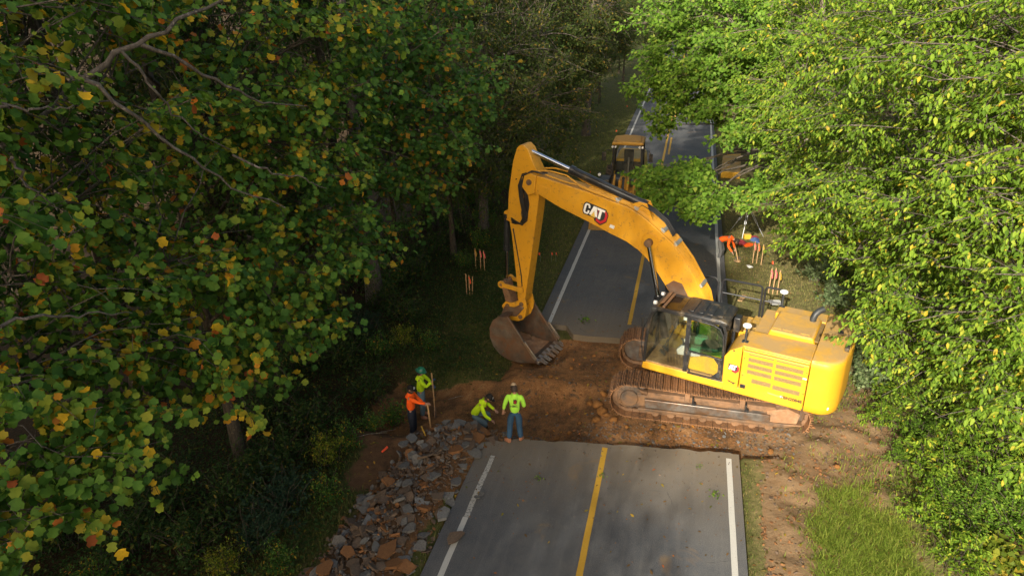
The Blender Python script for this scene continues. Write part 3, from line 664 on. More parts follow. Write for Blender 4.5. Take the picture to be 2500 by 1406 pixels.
# handrails on the right-hand side
def rail(pts, extra=()):
    mb = MB(); mb.tube(pts, 0.030, 8); o_ = up(mb.build('handrail', M['rail'], EXC))
    for e in extra:
        mb = MB(); mb.tube(e, 0.025, 8); mb.build('midrail', M['rail'], o_)
ry = -1.40
def loop(x0, x1, z0, z1, c=0.09): return [(x0, ry, z0), (x0, ry, z1-c), (x0+(c if x1 > x0 else -c)*0.3, ry, z1-c*0.3), (x0+(c if x1 > x0 else -c), ry, z1), (x1-(c if x1 > x0 else -c), ry, z1), (x1-(c if x1 > x0 else -c)*0.3, ry, z1-c*0.3), (x1, ry, z1-c), (x1, ry, z0)]
rail(loop(0.60, -0.52, 1.95, 2.98), [[(0.60, ry, 2.55), (-0.52, ry, 2.55)]])
rail(loop(-0.60, -1.08, 2.0, 2.98), [[(-0.60, ry, 2.55), (-1.08, ry, 2.55)]])
rail([(0.72, ry, 1.95), (0.72, ry, 2.85), (0.80, ry, 2.96), (0.98, ry, 2.98), (1.55, ry, 2.70), (1.66, ry, 2.5)], [])
mb = MB(); mb.box((1.70, -1.42, 2.45), (0.05, 0.22, 0.30)); up(mb.build('right_mirror', M['black'], EXC, bevel=0.02))

# cab ------------------------------------------------------------------------
CY0, CY1 = 0.42, NY-0.005
cf = MB()
def bar(mb, pts, w_=0.05, d_=0.05):
    for a, b_ in zip(pts[:-1], pts[1:]):
        a, b_ = Vector(a), Vector(b_); q = (b_-a).to_track_quat('Z', 'Y').to_matrix()
        mb.box((a+b_)/2, (w_, d_, (b_-a).length+min(w_, d_)*0.5), q)
prof_front = [(1.84, 1.36), (1.83, 1.9), (1.79, 2.4), (1.71, 2.85), (1.60, 3.02)]
for y in (CY0+0.03, CY1-0.03): bar(cf, [(x, y, z) for x, z in prof_front], 0.075, 0.075)
bar(cf, [(0.72, CY1-0.03, 1.36), (0.72, CY1-0.03, 3.0)], 0.075, 0.06)
bar(cf, [(0.72, CY0+0.03, 1.36), (0.72, CY0+0.03, 3.0)], 0.06, 0.06)
for y in (CY0+0.03, CY1-0.05): bar(cf, [(-0.26, y, 1.36), (-0.26, y, 2.75), (-0.16, y, 3.0)], 0.08, 0.08)
for y in (CY0+0.03, CY1-0.03): bar(cf, [(1.62, y, 3.03), (-0.18, y, 3.0)], 0.08, 0.10)
bar(cf, [(1.84, CY0, 1.38), (1.84, CY1, 1.38)], 0.06, 0.06); bar(cf, [(1.62, CY0, 3.03), (1.62, CY1, 3.03)], 0.10, 0.08)
bar(cf, [(-0.24, CY0, 3.0), (-0.24, CY1, 3.0)], 0.08, 0.08); bar(cf, [(-0.26, CY0, 2.0), (-0.26, CY1, 2.0)], 0.06, 0.06)
bar(cf, [(0.93, CY0, 3.05), (0.93, CY1, 3.05)], 0.08, 0.06)
cab = up(cf.build('cab', M['black'], EXC, bevel=0.012))
mb = MB(); mb.prism([(0.96, 3.02), (0.94, 3.10), (-0.10, 3.10), (-0.28, 3.05), (-0.30, 2.98)], CY0-0.02, CY1+0.005); roof = mb.build('cab_roof', M['black'], cab, bevel=0.03)
for k in range(4):
    mb = MB(); mb.box((0.72-0.25*k, (CY0+CY1)/2, 3.108), (0.16, 0.72, 0.022)); mb.build('roof_rib', M['black'], roof, bevel=0.01)
mb = MB(); mb.box((1.66, CY1-0.08, 3.0), (0.16, 0.22, 0.13)); mb.build('roof_corner_cap', M['dark_plastic'], cab, bevel=0.03)
mb = MB(); mb.b(1.58, 0.98, CY0+0.08, CY1-0.10, 3.055, 3.065); mb.build('skylight', M['glass_dark'], cab)
mb = MB(); mb.box((1.42, (CY0+CY1)/2, 3.09), (0.07, 0.90, 0.04)); mb.box((1.52, (CY0+CY1)/2-0.1, 3.12), (0.1, 0.75, 0.03), (0, 0.3, 0)); mb.build('skylight_frame', M['mudlight'], cab, bevel=0.006)
def pane(name, mat, x0x1z, y):
    mb = MB(); mb.prism(x0x1z, y-0.004, y+0.004); return mb.build(name, mat, cab, smooth=None)
pane('side_window', M['glass'], [(1.80, 1.40), (1.79, 1.9), (1.75, 2.4), (1.67, 2.83), (1.60, 2.96), (0.76, 2.96), (0.76, 1.40)], CY1-0.02)
pane('side_window', M['glass'], [(1.80, 1.40), (1.79, 1.9), (1.75, 2.4), (1.67, 2.83), (1.60, 2.96), (-0.2, 2.96), (-0.2, 1.40)], CY0+0.02)
mb = MB()
for (a, b_) in zip(prof_front[:-1], prof_front[1:]):
    mb.add([(a[0]+0.01, CY0+0.05, a[1]), (a[0]+0.01, CY1-0.05, a[1]), (b_[0]+0.01, CY1-0.05, b_[1]), (b_[0]+0.01, CY0+0.05, b_[1])], [(0, 1, 2, 3)])
mb.build('windscreen', M['glass'], cab)
mb = MB(); mb.b(-0.25, -0.255, CY0+0.06, CY1-0.08, 2.05, 2.95); mb.build('rear_window', M['glass_green'], cab)
# door
dm = MB(); dy = CY1+0.022
bar(dm, [(0.66, dy, 1.40), (0.66, dy, 2.94), (0.60, dy, 2.97), (0.05, dy, 2.93), (-0.12, dy, 2.86), (-0.22, dy, 2.68), (-0.27, dy, 2.3), (-0.30, dy, 1.38), (0.60, dy, 1.37)], 0.055, 0.04)
bar(dm, [(0.64, dy, 2.02), (-0.26, dy, 2.00)], 0.05, 0.035)
bar(dm, [(0.60, dy, 1.98), (0.63, dy, 1.5), (0.55, dy, 1.42)], 0.05, 0.03)
cd = dm.build('cab_door', M['black'], cab, bevel=0.008)
mb = MB(); mb.prism([(-0.02, 2.0), (-0.17, 1.82), (-0.17, 1.60), (-0.02, 1.42), (-0.27, 1.42), (-0.25, 2.0)], dy-0.015, dy+0.012); mb.build('corner_plate', M['black'], cd, bevel=0.006)
mb = MB(); mb.prism([(0.62, 2.05), (0.62, 2.90), (0.04, 2.88), (-0.14, 2.78), (-0.21, 2.6), (-0.24, 2.05)], dy-0.006, dy+0.002); mb.build('door_window', M['glass_green'], cd, smooth=None)
mb = MB(); mb.prism([(0.62, 1.44), (0.62, 1.97), (-0.02, 1.97), (-0.15, 1.82), (-0.15, 1.60), (-0.02, 1.44)], dy-0.006, dy+0.002); mb.build('door_lower_window', M['glass'], cd, smooth=None)
mb = MB(); mb.box((-0.20, dy+0.02, 1.52), (0.09, 0.03, 0.13)); mb.box((0.62, dy+0.03, 1.98), (0.05, 0.03, 0.12)); mb.build('door_handle', M['dark_plastic'], cd, bevel=0.006)
bar_m = MB(); bar_m.tube([(0.60, dy+0.05, 2.1), (0.62, dy+0.09, 2.2), (0.62, dy+0.09, 2.75), (0.60, dy+0.05, 2.85)], 0.013, 6); bar_m.build('grab_bar', M['rail'], cd)
# interior
mb = MB(); mb.b(1.80, -0.2, CY0+0.02, CY1-0.05, 1.36, 1.40); fl = mb.build('cab_floor', M['floor_mat'], cab)
for k in range(11):
    mb = MB(); mb.box((1.30-0.085*k, CY1-0.42, 1.405), (0.03, 0.55, 0.014), (0, 0, 0.35)); mb.build('floor_rib', M['frame_steel'], fl)
mb = MB(); mb.prism([(0.72, 1.40), (0.72, 1.72), (-0.18, 2.04), (-0.22, 2.04), (-0.22, 1.40)], CY0+0.06, CY1-0.12); mb.build('seat_base', M['yellow_dull'], cab, bevel=0.02)
mb = MB(); mb.box((0.20, 0.88, 1.98), (0.55, 0.5, 0.14), (0, 0.08, 0)); st = mb.build('seat', M['dark_plastic'], cab, bevel=0.05)
mb = MB(); mb.box((-0.08, 0.88, 2.36), (0.14, 0.48, 0.72), (0, 0.18, 0)); mb.box((-0.17, 0.88, 2.80), (0.10, 0.28, 0.18), (0, 0.18, 0)); mb.build('seat_back', M['dark_plastic'], st, bevel=0.05)
for y in (1.18, 0.55):
    mb = MB(); mb.prism([(0.98, 1.72), (1.02, 1.86), (0.88, 2.02), (0.40, 2.05), (0.35, 1.80)], y-0.11, y+0.11); cn = mb.build('console', M['grey_plastic'], cab, bevel=0.03)
    mb = MB(); mb.box((0.78, y, 2.03), (0.2, 0.13, 0.02)); mb.tube([(0.86, y, 2.0), (0.88, y, 2.14), (0.93, y, 2.20)], [0.022, 0.018, 0.03], 8); mb.build('joystick', M['dark_plastic'], cn)
mb = MB(); mb.box((1.28, 0.62, 2.28), (0.06, 0.26, 0.22), (0, -0.3, 0.4)); mb.tube([(1.5, 0.5, 1.6), (1.35, 0.55, 2.0), (1.3, 0.6, 2.2)], 0.02, 6); mb.build('monitor', M['dark_plastic'], cab, bevel=0.015)
mb = MB(); mb.box((1.02, 0.50, 2.48), (0.18, 0.01, 0.20)); mb.build('paper_card', M['paper'], cab)
for y in (0.75, 1.0):
    mb = MB(); mb.box((1.48, y, 1.52), (0.18, 0.12, 0.03), (0, -0.6, 0)); mb.tube([(1.40, y, 1.42), (1.42, y, 1.75), (1.36, y, 1.95)], 0.014, 6); mb.build('pedal', M['dark_plastic'], cab)
mb = MB(); mb.tube([(1.76, 1.20, 2.85), (1.80, 1.05, 2.3), (1.82, 0.95, 1.9)], 0.012, 5); mb.build('wiper', M['rail'], cab)
mb = MB(); mb.tube([(1.86, CY1+0.02, 1.40), (1.93, CY1+0.04, 1.9), (1.90, CY1+0.04, 2.4), (1.78, CY1+0.03, 2.72)], 0.014, 6); mb.build('front_grab_rail', M['rail'], cab)
mb = MB(); mb.tube([(1.74, CY1-0.02, 2.80), (1.86, CY1+0.10, 2.78)], 0.015, 6); mb.box((1.90, CY1+0.13, 2.66), (0.06, 0.16, 0.28), (0, 0, 0.4)); mb.build('left_mirror', M['black'], cab, bevel=0.02)
for y in (0.62, 1.22):
    mb = MB(); mb.cyl((1.66, y, 3.10), (1.74, y, 3.09), 0.055, n=12); mb.build('work_light', M['lamp'], cab)
mb = MB(); mb.box((-0.36, 0.62, 2.70), (0.18, 0.26, 0.42)); mb.build('rear_box', M['black'], cab, bevel=0.03)

# boom -----------------------------------------------------------------------
def paint_plate(name, prof, y0, y1, mat, parent=None, bev=0.02): 
    mb = MB(); mb.prism(prof, y0, y1); o = mb.build(name, mat, parent or EXC, bevel=bev)
    return up(o) if parent is None else o
top = [(0.35, 1.75), (0.42, 2.35), (0.63, 3.06), (1.18, 3.91), (1.66, 4.47), (2.16, 4.83), (2.57, 5.11), (2.98, 5.29), (4.23, 5.56), (5.60, 5.79), (5.83, 5.81)]
bot = [(6.02, 5.83), (6.20, 5.78), (6.27, 5.62), (6.18, 5.46), (5.83, 5.29), (5.04, 4.96), (4.21, 4.70), (3.46, 4.44), (2.98, 4.29), (2.62, 4.10), (2.35, 3.89), (2.03, 3.54), (1.65, 3.05), (1.15, 2.30), (0.80, 1.70), (0.55, 1.58)]
BW = 0.30
boom = paint_plate('boom', top+bot, -BW, BW, M['yellow_worn'], bev=0.015)
mb = MB()
for (x, z, r_) in ((2.28, 4.42, 0.24),):
    mb.cyl((x, -BW-0.03, z), (x, BW+0.03, z), r_, n=24)
mb.build('boom_boss', M['yellow_worn'], boom, bevel=0.01)
mb = MB(); mb.prism([(1.25, 2.52), (1.75, 3.22), (1.55, 3.40), (1.30, 3.36), (0.95, 2.75), (0.85, 2.45)], BW-0.005, BW+0.014); mb.build('wear_plate', M['bucket'], boom, bevel=0.006)
mb = MB(); mb.prism([(5.35, 5.14), (5.38, 5.50), (5.72, 5.56), (5.78, 5.30)], BW-0.005, BW+0.010); mb.build('nose_plate', M['yellow_worn'], boom, bevel=0.006)
bdir = Vector((-(4.23-2.98), 0, -(5.56-5.29))).normalized(); bnor = Vector((0, 1, 0))
ang = math.atan2(0.42, 1.0)
U_ = Vector((-math.cos(R(14)), 0, -math.sin(R(14)))); V_ = Vector((-math.sin(R(14)), 0, math.cos(R(14))))
logo(boom, (Vector((3.97, BW, 5.02)), U_, V_, Vector((0, 1, 0))), 0.335)
flat('data_plate', [[(-0.07, 0.05), (0.07, 0.05), (0.07, -0.05), (-0.07, -0.05)]], M['paper'], boom, (Vector((3.42, BW, 4.66)), U_, V_, Vector((0, 1, 0))), 0.004)
# hydraulic pipes along the top of the boom
def along(poly, off): return [(x, z+off) for x, z in poly]
for k, y in enumerate((0.26, 0.20, 0.12, 0.05, -0.05, -0.14, -0.22)):
    pts = [(x+0.02, y, z+0.05+0.01*(k % 2)) for x, z in top[1:9]]
    if k in (0, 1, 5): pts += [(4.55, y, 5.72), (4.9, y, 5.92 if k else 5.74), (5.45, y, 5.99 if k else 5.86), (5.8, y, 5.95)]
    mb = MB(); mb.tube(pts, 0.024, 6); mb.build('boom_pipe', M['yellow_worn'], boom)
for (x, z, a) in ((0.80, 3.32, 0.99), (1.58, 4.38, 0.80), (1.95, 4.70, 0.62), (3.3, 5.36, 0.21), (2.75, 5.2, 0.4)):
    mb = MB(); mb.box((x, 0.05, z+0.055), (0.10, 0.46, 0.075), (0, -a, 0)); mb.box((x+0.06, 0.18, z+0.085), (0.06, 0.1, 0.05), (0, -a, 0)); mb.build('pipe_clamp', M['zinc'], boom, bevel=0.006)
mb = MB()
for k in range(3):
    y = 0.14-0.1*k; mb.tube([(2.75, y, 5.26), (2.62, y, 5.36), (2.3, y, 5.22), (1.95, y, 4.98), (1.7, y, 4.62)], 0.026, 6)
mb.build('boom_hoses', M['rubber'], boom)
mb = MB(); mb.cyl((6.05, -0.40, 5.62), (6.05, 0.40, 5.62), 0.085, n=16); mb.build('boom_pin', M['frame_steel'], boom)
# boom cylinders
def ram(name, p0, p1, frac, r_, rr, extra=None):
    p0, p1 = Vector(p0), Vector(p1); d = (p1-p0); q = p0+d*frac; dn = d.normalized()
    mb = MB(); mb.cyl(p0, q, r_, n=16); mb.cyl(q-dn*0.16, q, r_*1.18, n=16); mb.cyl(p0-dn*0.06, p0+dn*0.08, r_*1.1, n=16)
    o = up(mb.build(name, M['cyl'], EXC))
    mb = MB(); mb.cyl(q, p1, rr, n=14); mb.build('rod', M['chrome'], o)
    mb = MB(); mb.cyl((p1.x, p1.y-r_*0.75, p1.z), (p1.x, p1.y+r_*0.75, p1.z), rr*1.7, n=16); mb.build('rod_eye', M['frame_steel'], o)
    return o
for y in (0.44, -0.44): ram('boom_cylinder', (1.62, y, 1.75), (2.28, y, 4.42), 0.44, 0.105, 0.062)
sc_ = ram('stick_cylinder', (2.62, 0.0, 5.34), (6.28, 0.0, 6.48), 0.62, 0.115, 0.062)
mb = MB(); mb.tube([(2.9, 0.10, 5.58), (3.8, 0.12, 5.82), (4.6, 0.12, 6.06), (4.85, 0.06, 6.12)], 0.022, 6); mb.build('cylinder_pipe', M['cyl'], sc_)
mb = MB(); mb.prism([(2.30, 4.98), (2.50, 5.42), (2.72, 5.44), (3.05, 5.30)], -0.16, -0.12); mb.prism([(2.30, 4.98), (2.50, 5.42), (2.72, 5.44), (3.05, 5.30)], 0.12, 0.16); mb.build('cylinder_lug', M['yellow_worn'], boom, bevel=0.01)
# stick: two side plates apart enough to clear the boom nose at the top, box below
sp = [(6.42, 6.64), (6.30, 6.66), (6.16, 6.55), (5.95, 6.12), (5.80, 5.85), (5.78, 5.40), (5.86, 4.70), (5.99, 3.85), (6.28, 2.05), (6.34, 1.62), (6.42, 1.52), (6.55, 1.56), (6.61, 1.75), (6.62, 2.17), (6.76, 3.72), (6.89, 4.53), (6.84, 5.19), (6.66, 6.16), (6.52, 6.55)]
SW = 0.23
stick = paint_plate('stick', sp, -SW, SW, M['yellow_worn'], bev=0.015)
for s_ in (1, -1):
    mb = MB(); mb.prism([(5.82, 5.84), (5.88, 5.30), (6.10, 5.22), (6.30, 5.45), (6.30, 5.75), (6.10, 5.92)], s_*SW, s_*(0.36)); mb.build('pivot_cheek', M['yellow_worn'], stick, bevel=0.02)
mb = MB(); mb.cyl((6.55, -0.27, 5.62), (6.55, 0.27, 5.62), 0.02, n=8); mb.build('stick_bolt', M['black'], stick)
# grease streak plate and hose bundle across the pivot
mb = MB(); mb.prism([(6.22, 5.55), (6.12, 4.9), (6.20, 4.35), (6.36, 4.22), (6.42, 4.6), (6.30, 5.1), (6.38, 5.5)], SW-0.004, SW+0.004); mb.build('grease_stain', M['black'], stick, smooth=None)
for k in range(4):
    y = 0.28+0.025*k; o_ = 0.05*k
    mb = MB(); mb.tube([(5.55, 0.14+0.04*k, 5.90), (5.95, y, 5.93+0.01*k), (6.32-o_*0.6, y, 5.80), (6.46-o_, y, 5.45), (6.40-o_, y, 4.95), (6.30-o_, y, 4.5), (6.44-o_*0.8, y-0.02, 4.25), (6.62, y-0.04, 4.22+0.04*k), (6.80, 0.20, 4.22+0.05*k)], 0.026, 6); mb.build('stick_hose', M['rubber'], stick)
mb = MB(); mb.tube([(6.70, SW+0.02, 4.05), (6.62, SW+0.02, 3.6), (6.52, SW+0.02, 3.0), (6.44, SW+0.02, 2.5), (6.42, SW+0.02, 2.15)], 0.018, 6); mb.build('grease_line', M['rubber'], stick)
bc = ram('bucket_cylinder', (7.06, 0.0, 4.35), (7.16, 0.0, 2.10), 0.52, 0.095, 0.055)
mb = MB(); mb.prism([(6.84, 4.65), (6.86, 4.15), (7.12, 4.25), (7.12, 4.48)], -0.09, 0.09); mb.build('cylinder_lug', M['yellow_worn'], stick, bevel=0.01)
# linkage
for s_ in (1, -1):
    y = s_*0.30
    mb = MB(); mb.cyl((7.17, y-0.035, 2.08), (7.17, y+0.035, 2.08), 0.12, n=16); mb.cyl((6.45, y-0.035, 2.04), (6.45, y+0.035, 2.04), 0.11, n=16)
    mb.prism([(7.17, 2.14), (7.17, 2.00), (6.45, 1.96), (6.45, 2.11)], y-0.028, y+0.028); up(mb.build('idler_link', M['yellow_worn'], EXC, bevel=0.006))
mb = MB(); mb.cyl((7.17, -0.34, 2.08), (7.17, 0.34, 2.08), 0.06, n=12); mb.prism([(7.28, 2.10), (7.06, 2.12), (6.80, 1.25), (7.02, 1.18)], -0.20, 0.20); up(mb.build('bucket_link', M['mud'], EXC, bevel=0.02))
# coupler
cp = [(6.32, 1.72), (6.52, 1.66), (6.72, 1.52), (6.90, 1.46), (7.06, 1.48), (7.20, 1.30), (7.14, 1.10), (7.06, 0.92), (6.86, 0.84), (6.60, 0.86), (6.40, 0.98), (6.30, 1.20), (6.26, 1.45)]
for s_ in (1, -1):
    mb = MB(); mb.prism(cp, s_*0.20, s_*0.26); c_ = up(mb.build('coupler_plate', M['yellow_worn'], EXC, bevel=0.01))
    for (x, z) in ((6.45, 1.52), (6.98, 1.34), (6.95, 1.02), (6.50, 1.05)):
        mb = MB(); mb.cyl((x, s_*0.24, z), (x, s_*0.285, z), 0.075, n=14); mb.build('coupler_pin', M['frame_steel'], c_)
mb = MB(); mb.b(6.42, 7.05, -0.20, 0.20, 0.95, 1.35); up(mb.build('coupler_body', M['yellow_worn'], EXC, bevel=0.03))
# bucket
BKW = 0.74
outer = []
ctr = [(6.74, 1.08), (7.00, 1.04), (7.22, 0.86), (7.36, 0.55), (7.36, 0.20), (7.22, -0.14), (6.98, -0.36), (6.62, -0.47), (6.20, -0.45), (5.72, -0.32)]
mb = MB(); th = 0.045; vs = []; fs = []
for i, (x, z) in enumerate(ctr):
    a = Vector(ctr[max(i-1, 0)]); b_ = Vector(ctr[min(i+1, len(ctr)-1)]); d = (b_-a).normalized(); nn = Vector((d.y, -d.x))
    for s2 in (0, 1):
        q = Vector((x, z))+nn*(th*s2)
        vs += [(q.x, -BKW, q.y), (q.x, BKW, q.y)]
for i in range(len(ctr)-1):
    a = i*4; c2 = a+4
    fs += [(a, a+1, c2+1, c2), (a+2, c2+2, c2+3, a+3), (a, c2, c2+2, a+2), (a+1, a+3, c2+3, c2+1)]
fs += [(0, 2, 3, 1), (len(vs)-4, len(vs)-3, len(vs)-1, len(vs)-2)]
mb.add(vs, fs); bucket = up(mb.build('bucket', M['bucket'], EXC, smooth=50))
bucket.location = (0, 0, 0.12)
bm = bmesh.new(); bm.from_mesh(bucket.data); bmesh.ops.recalc_face_normals(bm, faces=bm.faces); bm.to_mesh(bucket.data); bm.free()
sidep = [(6.70, 1.08)]+[(x+0.02, z) for x, z in ctr[1:]]+[(5.72, -0.30), (5.84, -0.12), (6.25, 0.42)]
for s_ in (1, -1):
    mb = MB(); mb.prism(sidep, s_*BKW, s_*(BKW+0.035)); mb.build('side_plate', M['bucket'], bucket, smooth=None)
    mb = MB(); mb.prism([(6.78, 1.10), (6.64, 1.10), (5.70, -0.14), (5.62, -0.30), (5.80, -0.30), (5.92, -0.06)], s_*(BKW-0.02), s_*(BKW+0.06)); mb.build('side_bar', M['bucket'], bucket, bevel=0.01)
    mb = MB(); mb.prism([(6.10, 0.36), (6.02, 0.40), (5.60, -0.10), (5.64, -0.20), (5.76, -0.10)], s_*(BKW+0.035), s_*(BKW+0.085)); mb.build('side_cutter', M['teeth'], bucket, bevel=0.012)
    mb = MB(); mb.prism([(6.60, 0.95), (6.34, 1.30), (6.48, 1.38), (6.70, 1.25), (7.06, 1.20), (7.18, 0.92), (6.9, 0.90)], s_*0.28, s_*0.34); mb.build('hinge_plate', M['bucket'], bucket, bevel=0.012)
for k in range(6):
    y = -BKW+0.10+k*(2*BKW-0.20)/5
    mb = MB(); mb.box((5.66, y, -0.30), (0.26, 0.17, 0.11), (0, -0.22, 0), 0.85); t_ = mb.build('tooth_adapter', M['teeth'], bucket, bevel=0.02)
    for dy in (-0.045, 0.045):
        mb = MB(); q = Euler((0, -0.26, 0)).to_matrix()
        mb.add([Vector((5.44, y+dy, -0.255))+q @ Vector(v) for v in ((0.14, -0.035, -0.045), (0.14, 0.035, -0.045), (0.14, 0.035, 0.045), (0.14, -0.035, 0.045), (-0.14, -0.020, -0.014), (-0.14, 0.020, -0.014), (-0.14, 0.020, 0.012), (-0.14, -0.020, 0.012))],
               [(0, 1, 2, 3), (7, 6, 5, 4), (0, 4, 5, 1), (1, 5, 6, 2), (2, 6, 7, 3), (3, 7, 4, 0)]); mb.build('tooth', M['teeth'], t_, bevel=0.006)
mb = MB(); rr_ = random.Random(4); vs = []; NXs, NYs = 14, 22
for i in range(NXs):
    for j in range(NYs):
        x = 5.95+1.15*i/(NXs-1); y = -BKW+0.02+(2*BKW-0.04)*j/(NYs-1)
        zc = np.interp(x, [5.72, 6.2, 6.66, 7.02, 7.28], [-0.27, -0.37, -0.39, -0.28, -0.08])
        vs.append((x, y, zc+max(0, 0.13*math.sin(math.pi*(i+0.5)/NXs)*(0.6+0.6*rr_.random()))))
mb.add(vs, [(i*NYs+j, i*NYs+j+1, (i+1)*NYs+j+1, (i+1)*NYs+j) for i in range(NXs-1) for j in range(NYs-1)])
mb.build('soil_in_bucket', M['mudlight'], bucket, smooth=30)
# ------------------------------------------------------------------ people
def cloth(name, col, var=0.12):
    t = NT(name); p = t.obj(); n = t.noise(7, 4, 0.6, p, 0.8); n2 = t.noise(2.5, 3, 0.6, p)
    c = t.mix(t.mask(n2, 0.3, 0.7), tuple(x*(1-var) for x in col), col)
    t.bsdf(c, 0.85, 0, t.bump(n, 0.55, 0.03), 0.2); return t.m
M['skin'] = m_plain('skin', (0.36, 0.19, 0.125), 0.55, var=0.10)
M['lime'] = cloth('lime_shirt', (0.38, 0.78, 0.07)); M['hiyellow'] = cloth('yellow_green_shirt', (0.50, 0.74, 0.015)); M['hiorange'] = cloth('orange_shirt', (0.90, 0.115, 0.012))
M['jeans'] = cloth('blue_jeans', (0.035, 0.085, 0.16), 0.35); M['jeans_light'] = cloth('faded_jeans', (0.13, 0.19, 0.22), 0.3); M['navy'] = cloth('dark_trousers', (0.016, 0.02, 0.032)); M['greytr'] = cloth('grey_trousers', (0.10, 0.10, 0.10))
M['boot'] = m_plain('tan_boots', (0.30, 0.13, 0.07), 0.7); M['boot_dark'] = m_plain('dark_boots', (0.05, 0.035, 0.025), 0.7)
M['hair'] = m_plain('brown_hair', (0.030, 0.018, 0.011), 0.7); M['cap_black'] = cloth('black_cap', (0.014, 0.014, 0.015)); M['cap_tan'] = cloth('tan_cap', (0.45, 0.33, 0.20)); M['hat_green'] = m_plain('green_hard_hat', (0.006, 0.13, 0.075), 0.3, var=0.08)
M['glove'] = cloth('blue_gloves', (0.06, 0.10, 0.18))
TMPS = bpy.data.scenes.new('skin_workshop')
def skin_mesh(name, pts, edges, rad, root=0, sub=2):
    me = bpy.data.meshes.new(name); me.from_pydata([tuple(p) for p in pts], edges, []); me.update()
    o = bpy.data.objects.new(name, me); TMPS.collection.objects.link(o)
    sk = o.modifiers.new('skin', 'SKIN'); sk.branch_smoothing = 0.6
    for i, d in enumerate(me.skin_vertices[0].data):
        r_ = rad[i]; d.radius = r_ if isinstance(r_, tuple) else (r_, r_); d.use_root = (i == root)
    ss_ = o.modifiers.new('sub', 'SUBSURF'); ss_.levels = sub; ss_.render_levels = sub
    vl = TMPS.view_layers[0]; vl.update()
    out = bpy.data.meshes.new_from_object(o.evaluated_get(vl.depsgraph))
    bpy.data.objects.remove(o); out.name = name; return out
def join_meshes(name, meshes, mat):
    vs, fs = [], []
    for me in meshes:
        n = len(vs); vs += [tuple(v.co) for v in me.vertices]; fs += [tuple(i+n for i in p.vertices) for p in me.polygons]
    me = bpy.data.meshes.new(name); me.from_pydata(vs, [], fs); me.update(); me.materials.append(mat)
    me.polygons.foreach_set('use_smooth', [True]*len(me.polygons)); return me
def head_mesh(c, fw_, up_):
    """a head: skull, brow, nose, chin and ears on one surface"""
    f = Vector(fw_).normalized(); u = (Vector(up_)-f*f.dot(Vector(up_))).normalized(); l = u.cross(f); vs = []; fs = []; nu, nv = 16, 12
    for j in range(nv+1):
        ph = math.pi*j/nv-math.pi/2
        for i in range(nu):
            th = 2*math.pi*i/nu; x, y, z = math.cos(ph)*math.cos(th), math.cos(ph)*math.sin(th), math.sin(ph)
            ax, ay, az = 0.100, 0.078, 0.122
            if z < 0: ay *= 1-0.22*(-z); ax *= 1-0.10*(-z)
            X_, Y_, Z_ = x*ax, y*ay, z*az
            if x > 0.93 and abs(z+0.12) < 0.22: X_ += 0.024                         # nose
            if x > 0.75 and -0.75 < z < -0.45: X_ += 0.010                          # chin
            if abs(y) > 0.93 and abs(z) < 0.25: Y_ *= 1.22                           # ears
            vs.append(Vector(c)+f*X_+l*Y_+u*Z_)
    fs = [(j*nu+i, j*nu+(i+1) % nu, (j+1)*nu+(i+1) % nu, (j+1)*nu+i) for j in range(nv) for i in range(nu)]
    me = bpy.data.meshes.new('head'); me.from_pydata([tuple(v) for v in vs], [], fs); me.update(); return me
def hand_mesh(w_, e_, curl, side):
    """palm and five unequal fingers, the thumb leaving the side of the palm"""
    w_, e_ = Vector(w_), Vector(e_); d = (w_-e_).normalized(); s = d.cross(Vector((0, 0, 1)))
    s = s.normalized() if s.length > 0.2 else d.cross(Vector((1, 0, 0))).normalized(); n = s.cross(d)
    pts, ed, ra = [w_-d*0.01, w_+d*0.05, w_+d*0.085], [(0, 1), (1, 2)], [(0.026, 0.026), (0.040, 0.020), (0.040, 0.018)]
    ms = [skin_mesh('palm', pts, ed, ra, 0, 1)]
    for k, (off, ln) in enumerate(((-0.030, 0.070), (-0.010, 0.082), (0.011, 0.078), (0.030, 0.060))):
        b_ = w_+d*0.078+s*off; p1 = b_+d*ln*0.45-n*curl*0.012; p2 = b_+d*ln*(0.85-0.4*curl)-n*curl*0.035
        ms.append(skin_mesh('finger', [b_, p1, p2], [(0, 1), (1, 2)], [0.0095, 0.009, 0.0075], 0, 1))
    b_ = w_+d*0.03+s*0.030*side; ms.append(skin_mesh('thumb', [b_, b_+d*0.03+s*0.028*side, b_+d*0.058+s*0.030*side-n*0.01*curl], [(0, 1), (1, 2)], [0.012, 0.011, 0.009], 0, 1))
    return ms
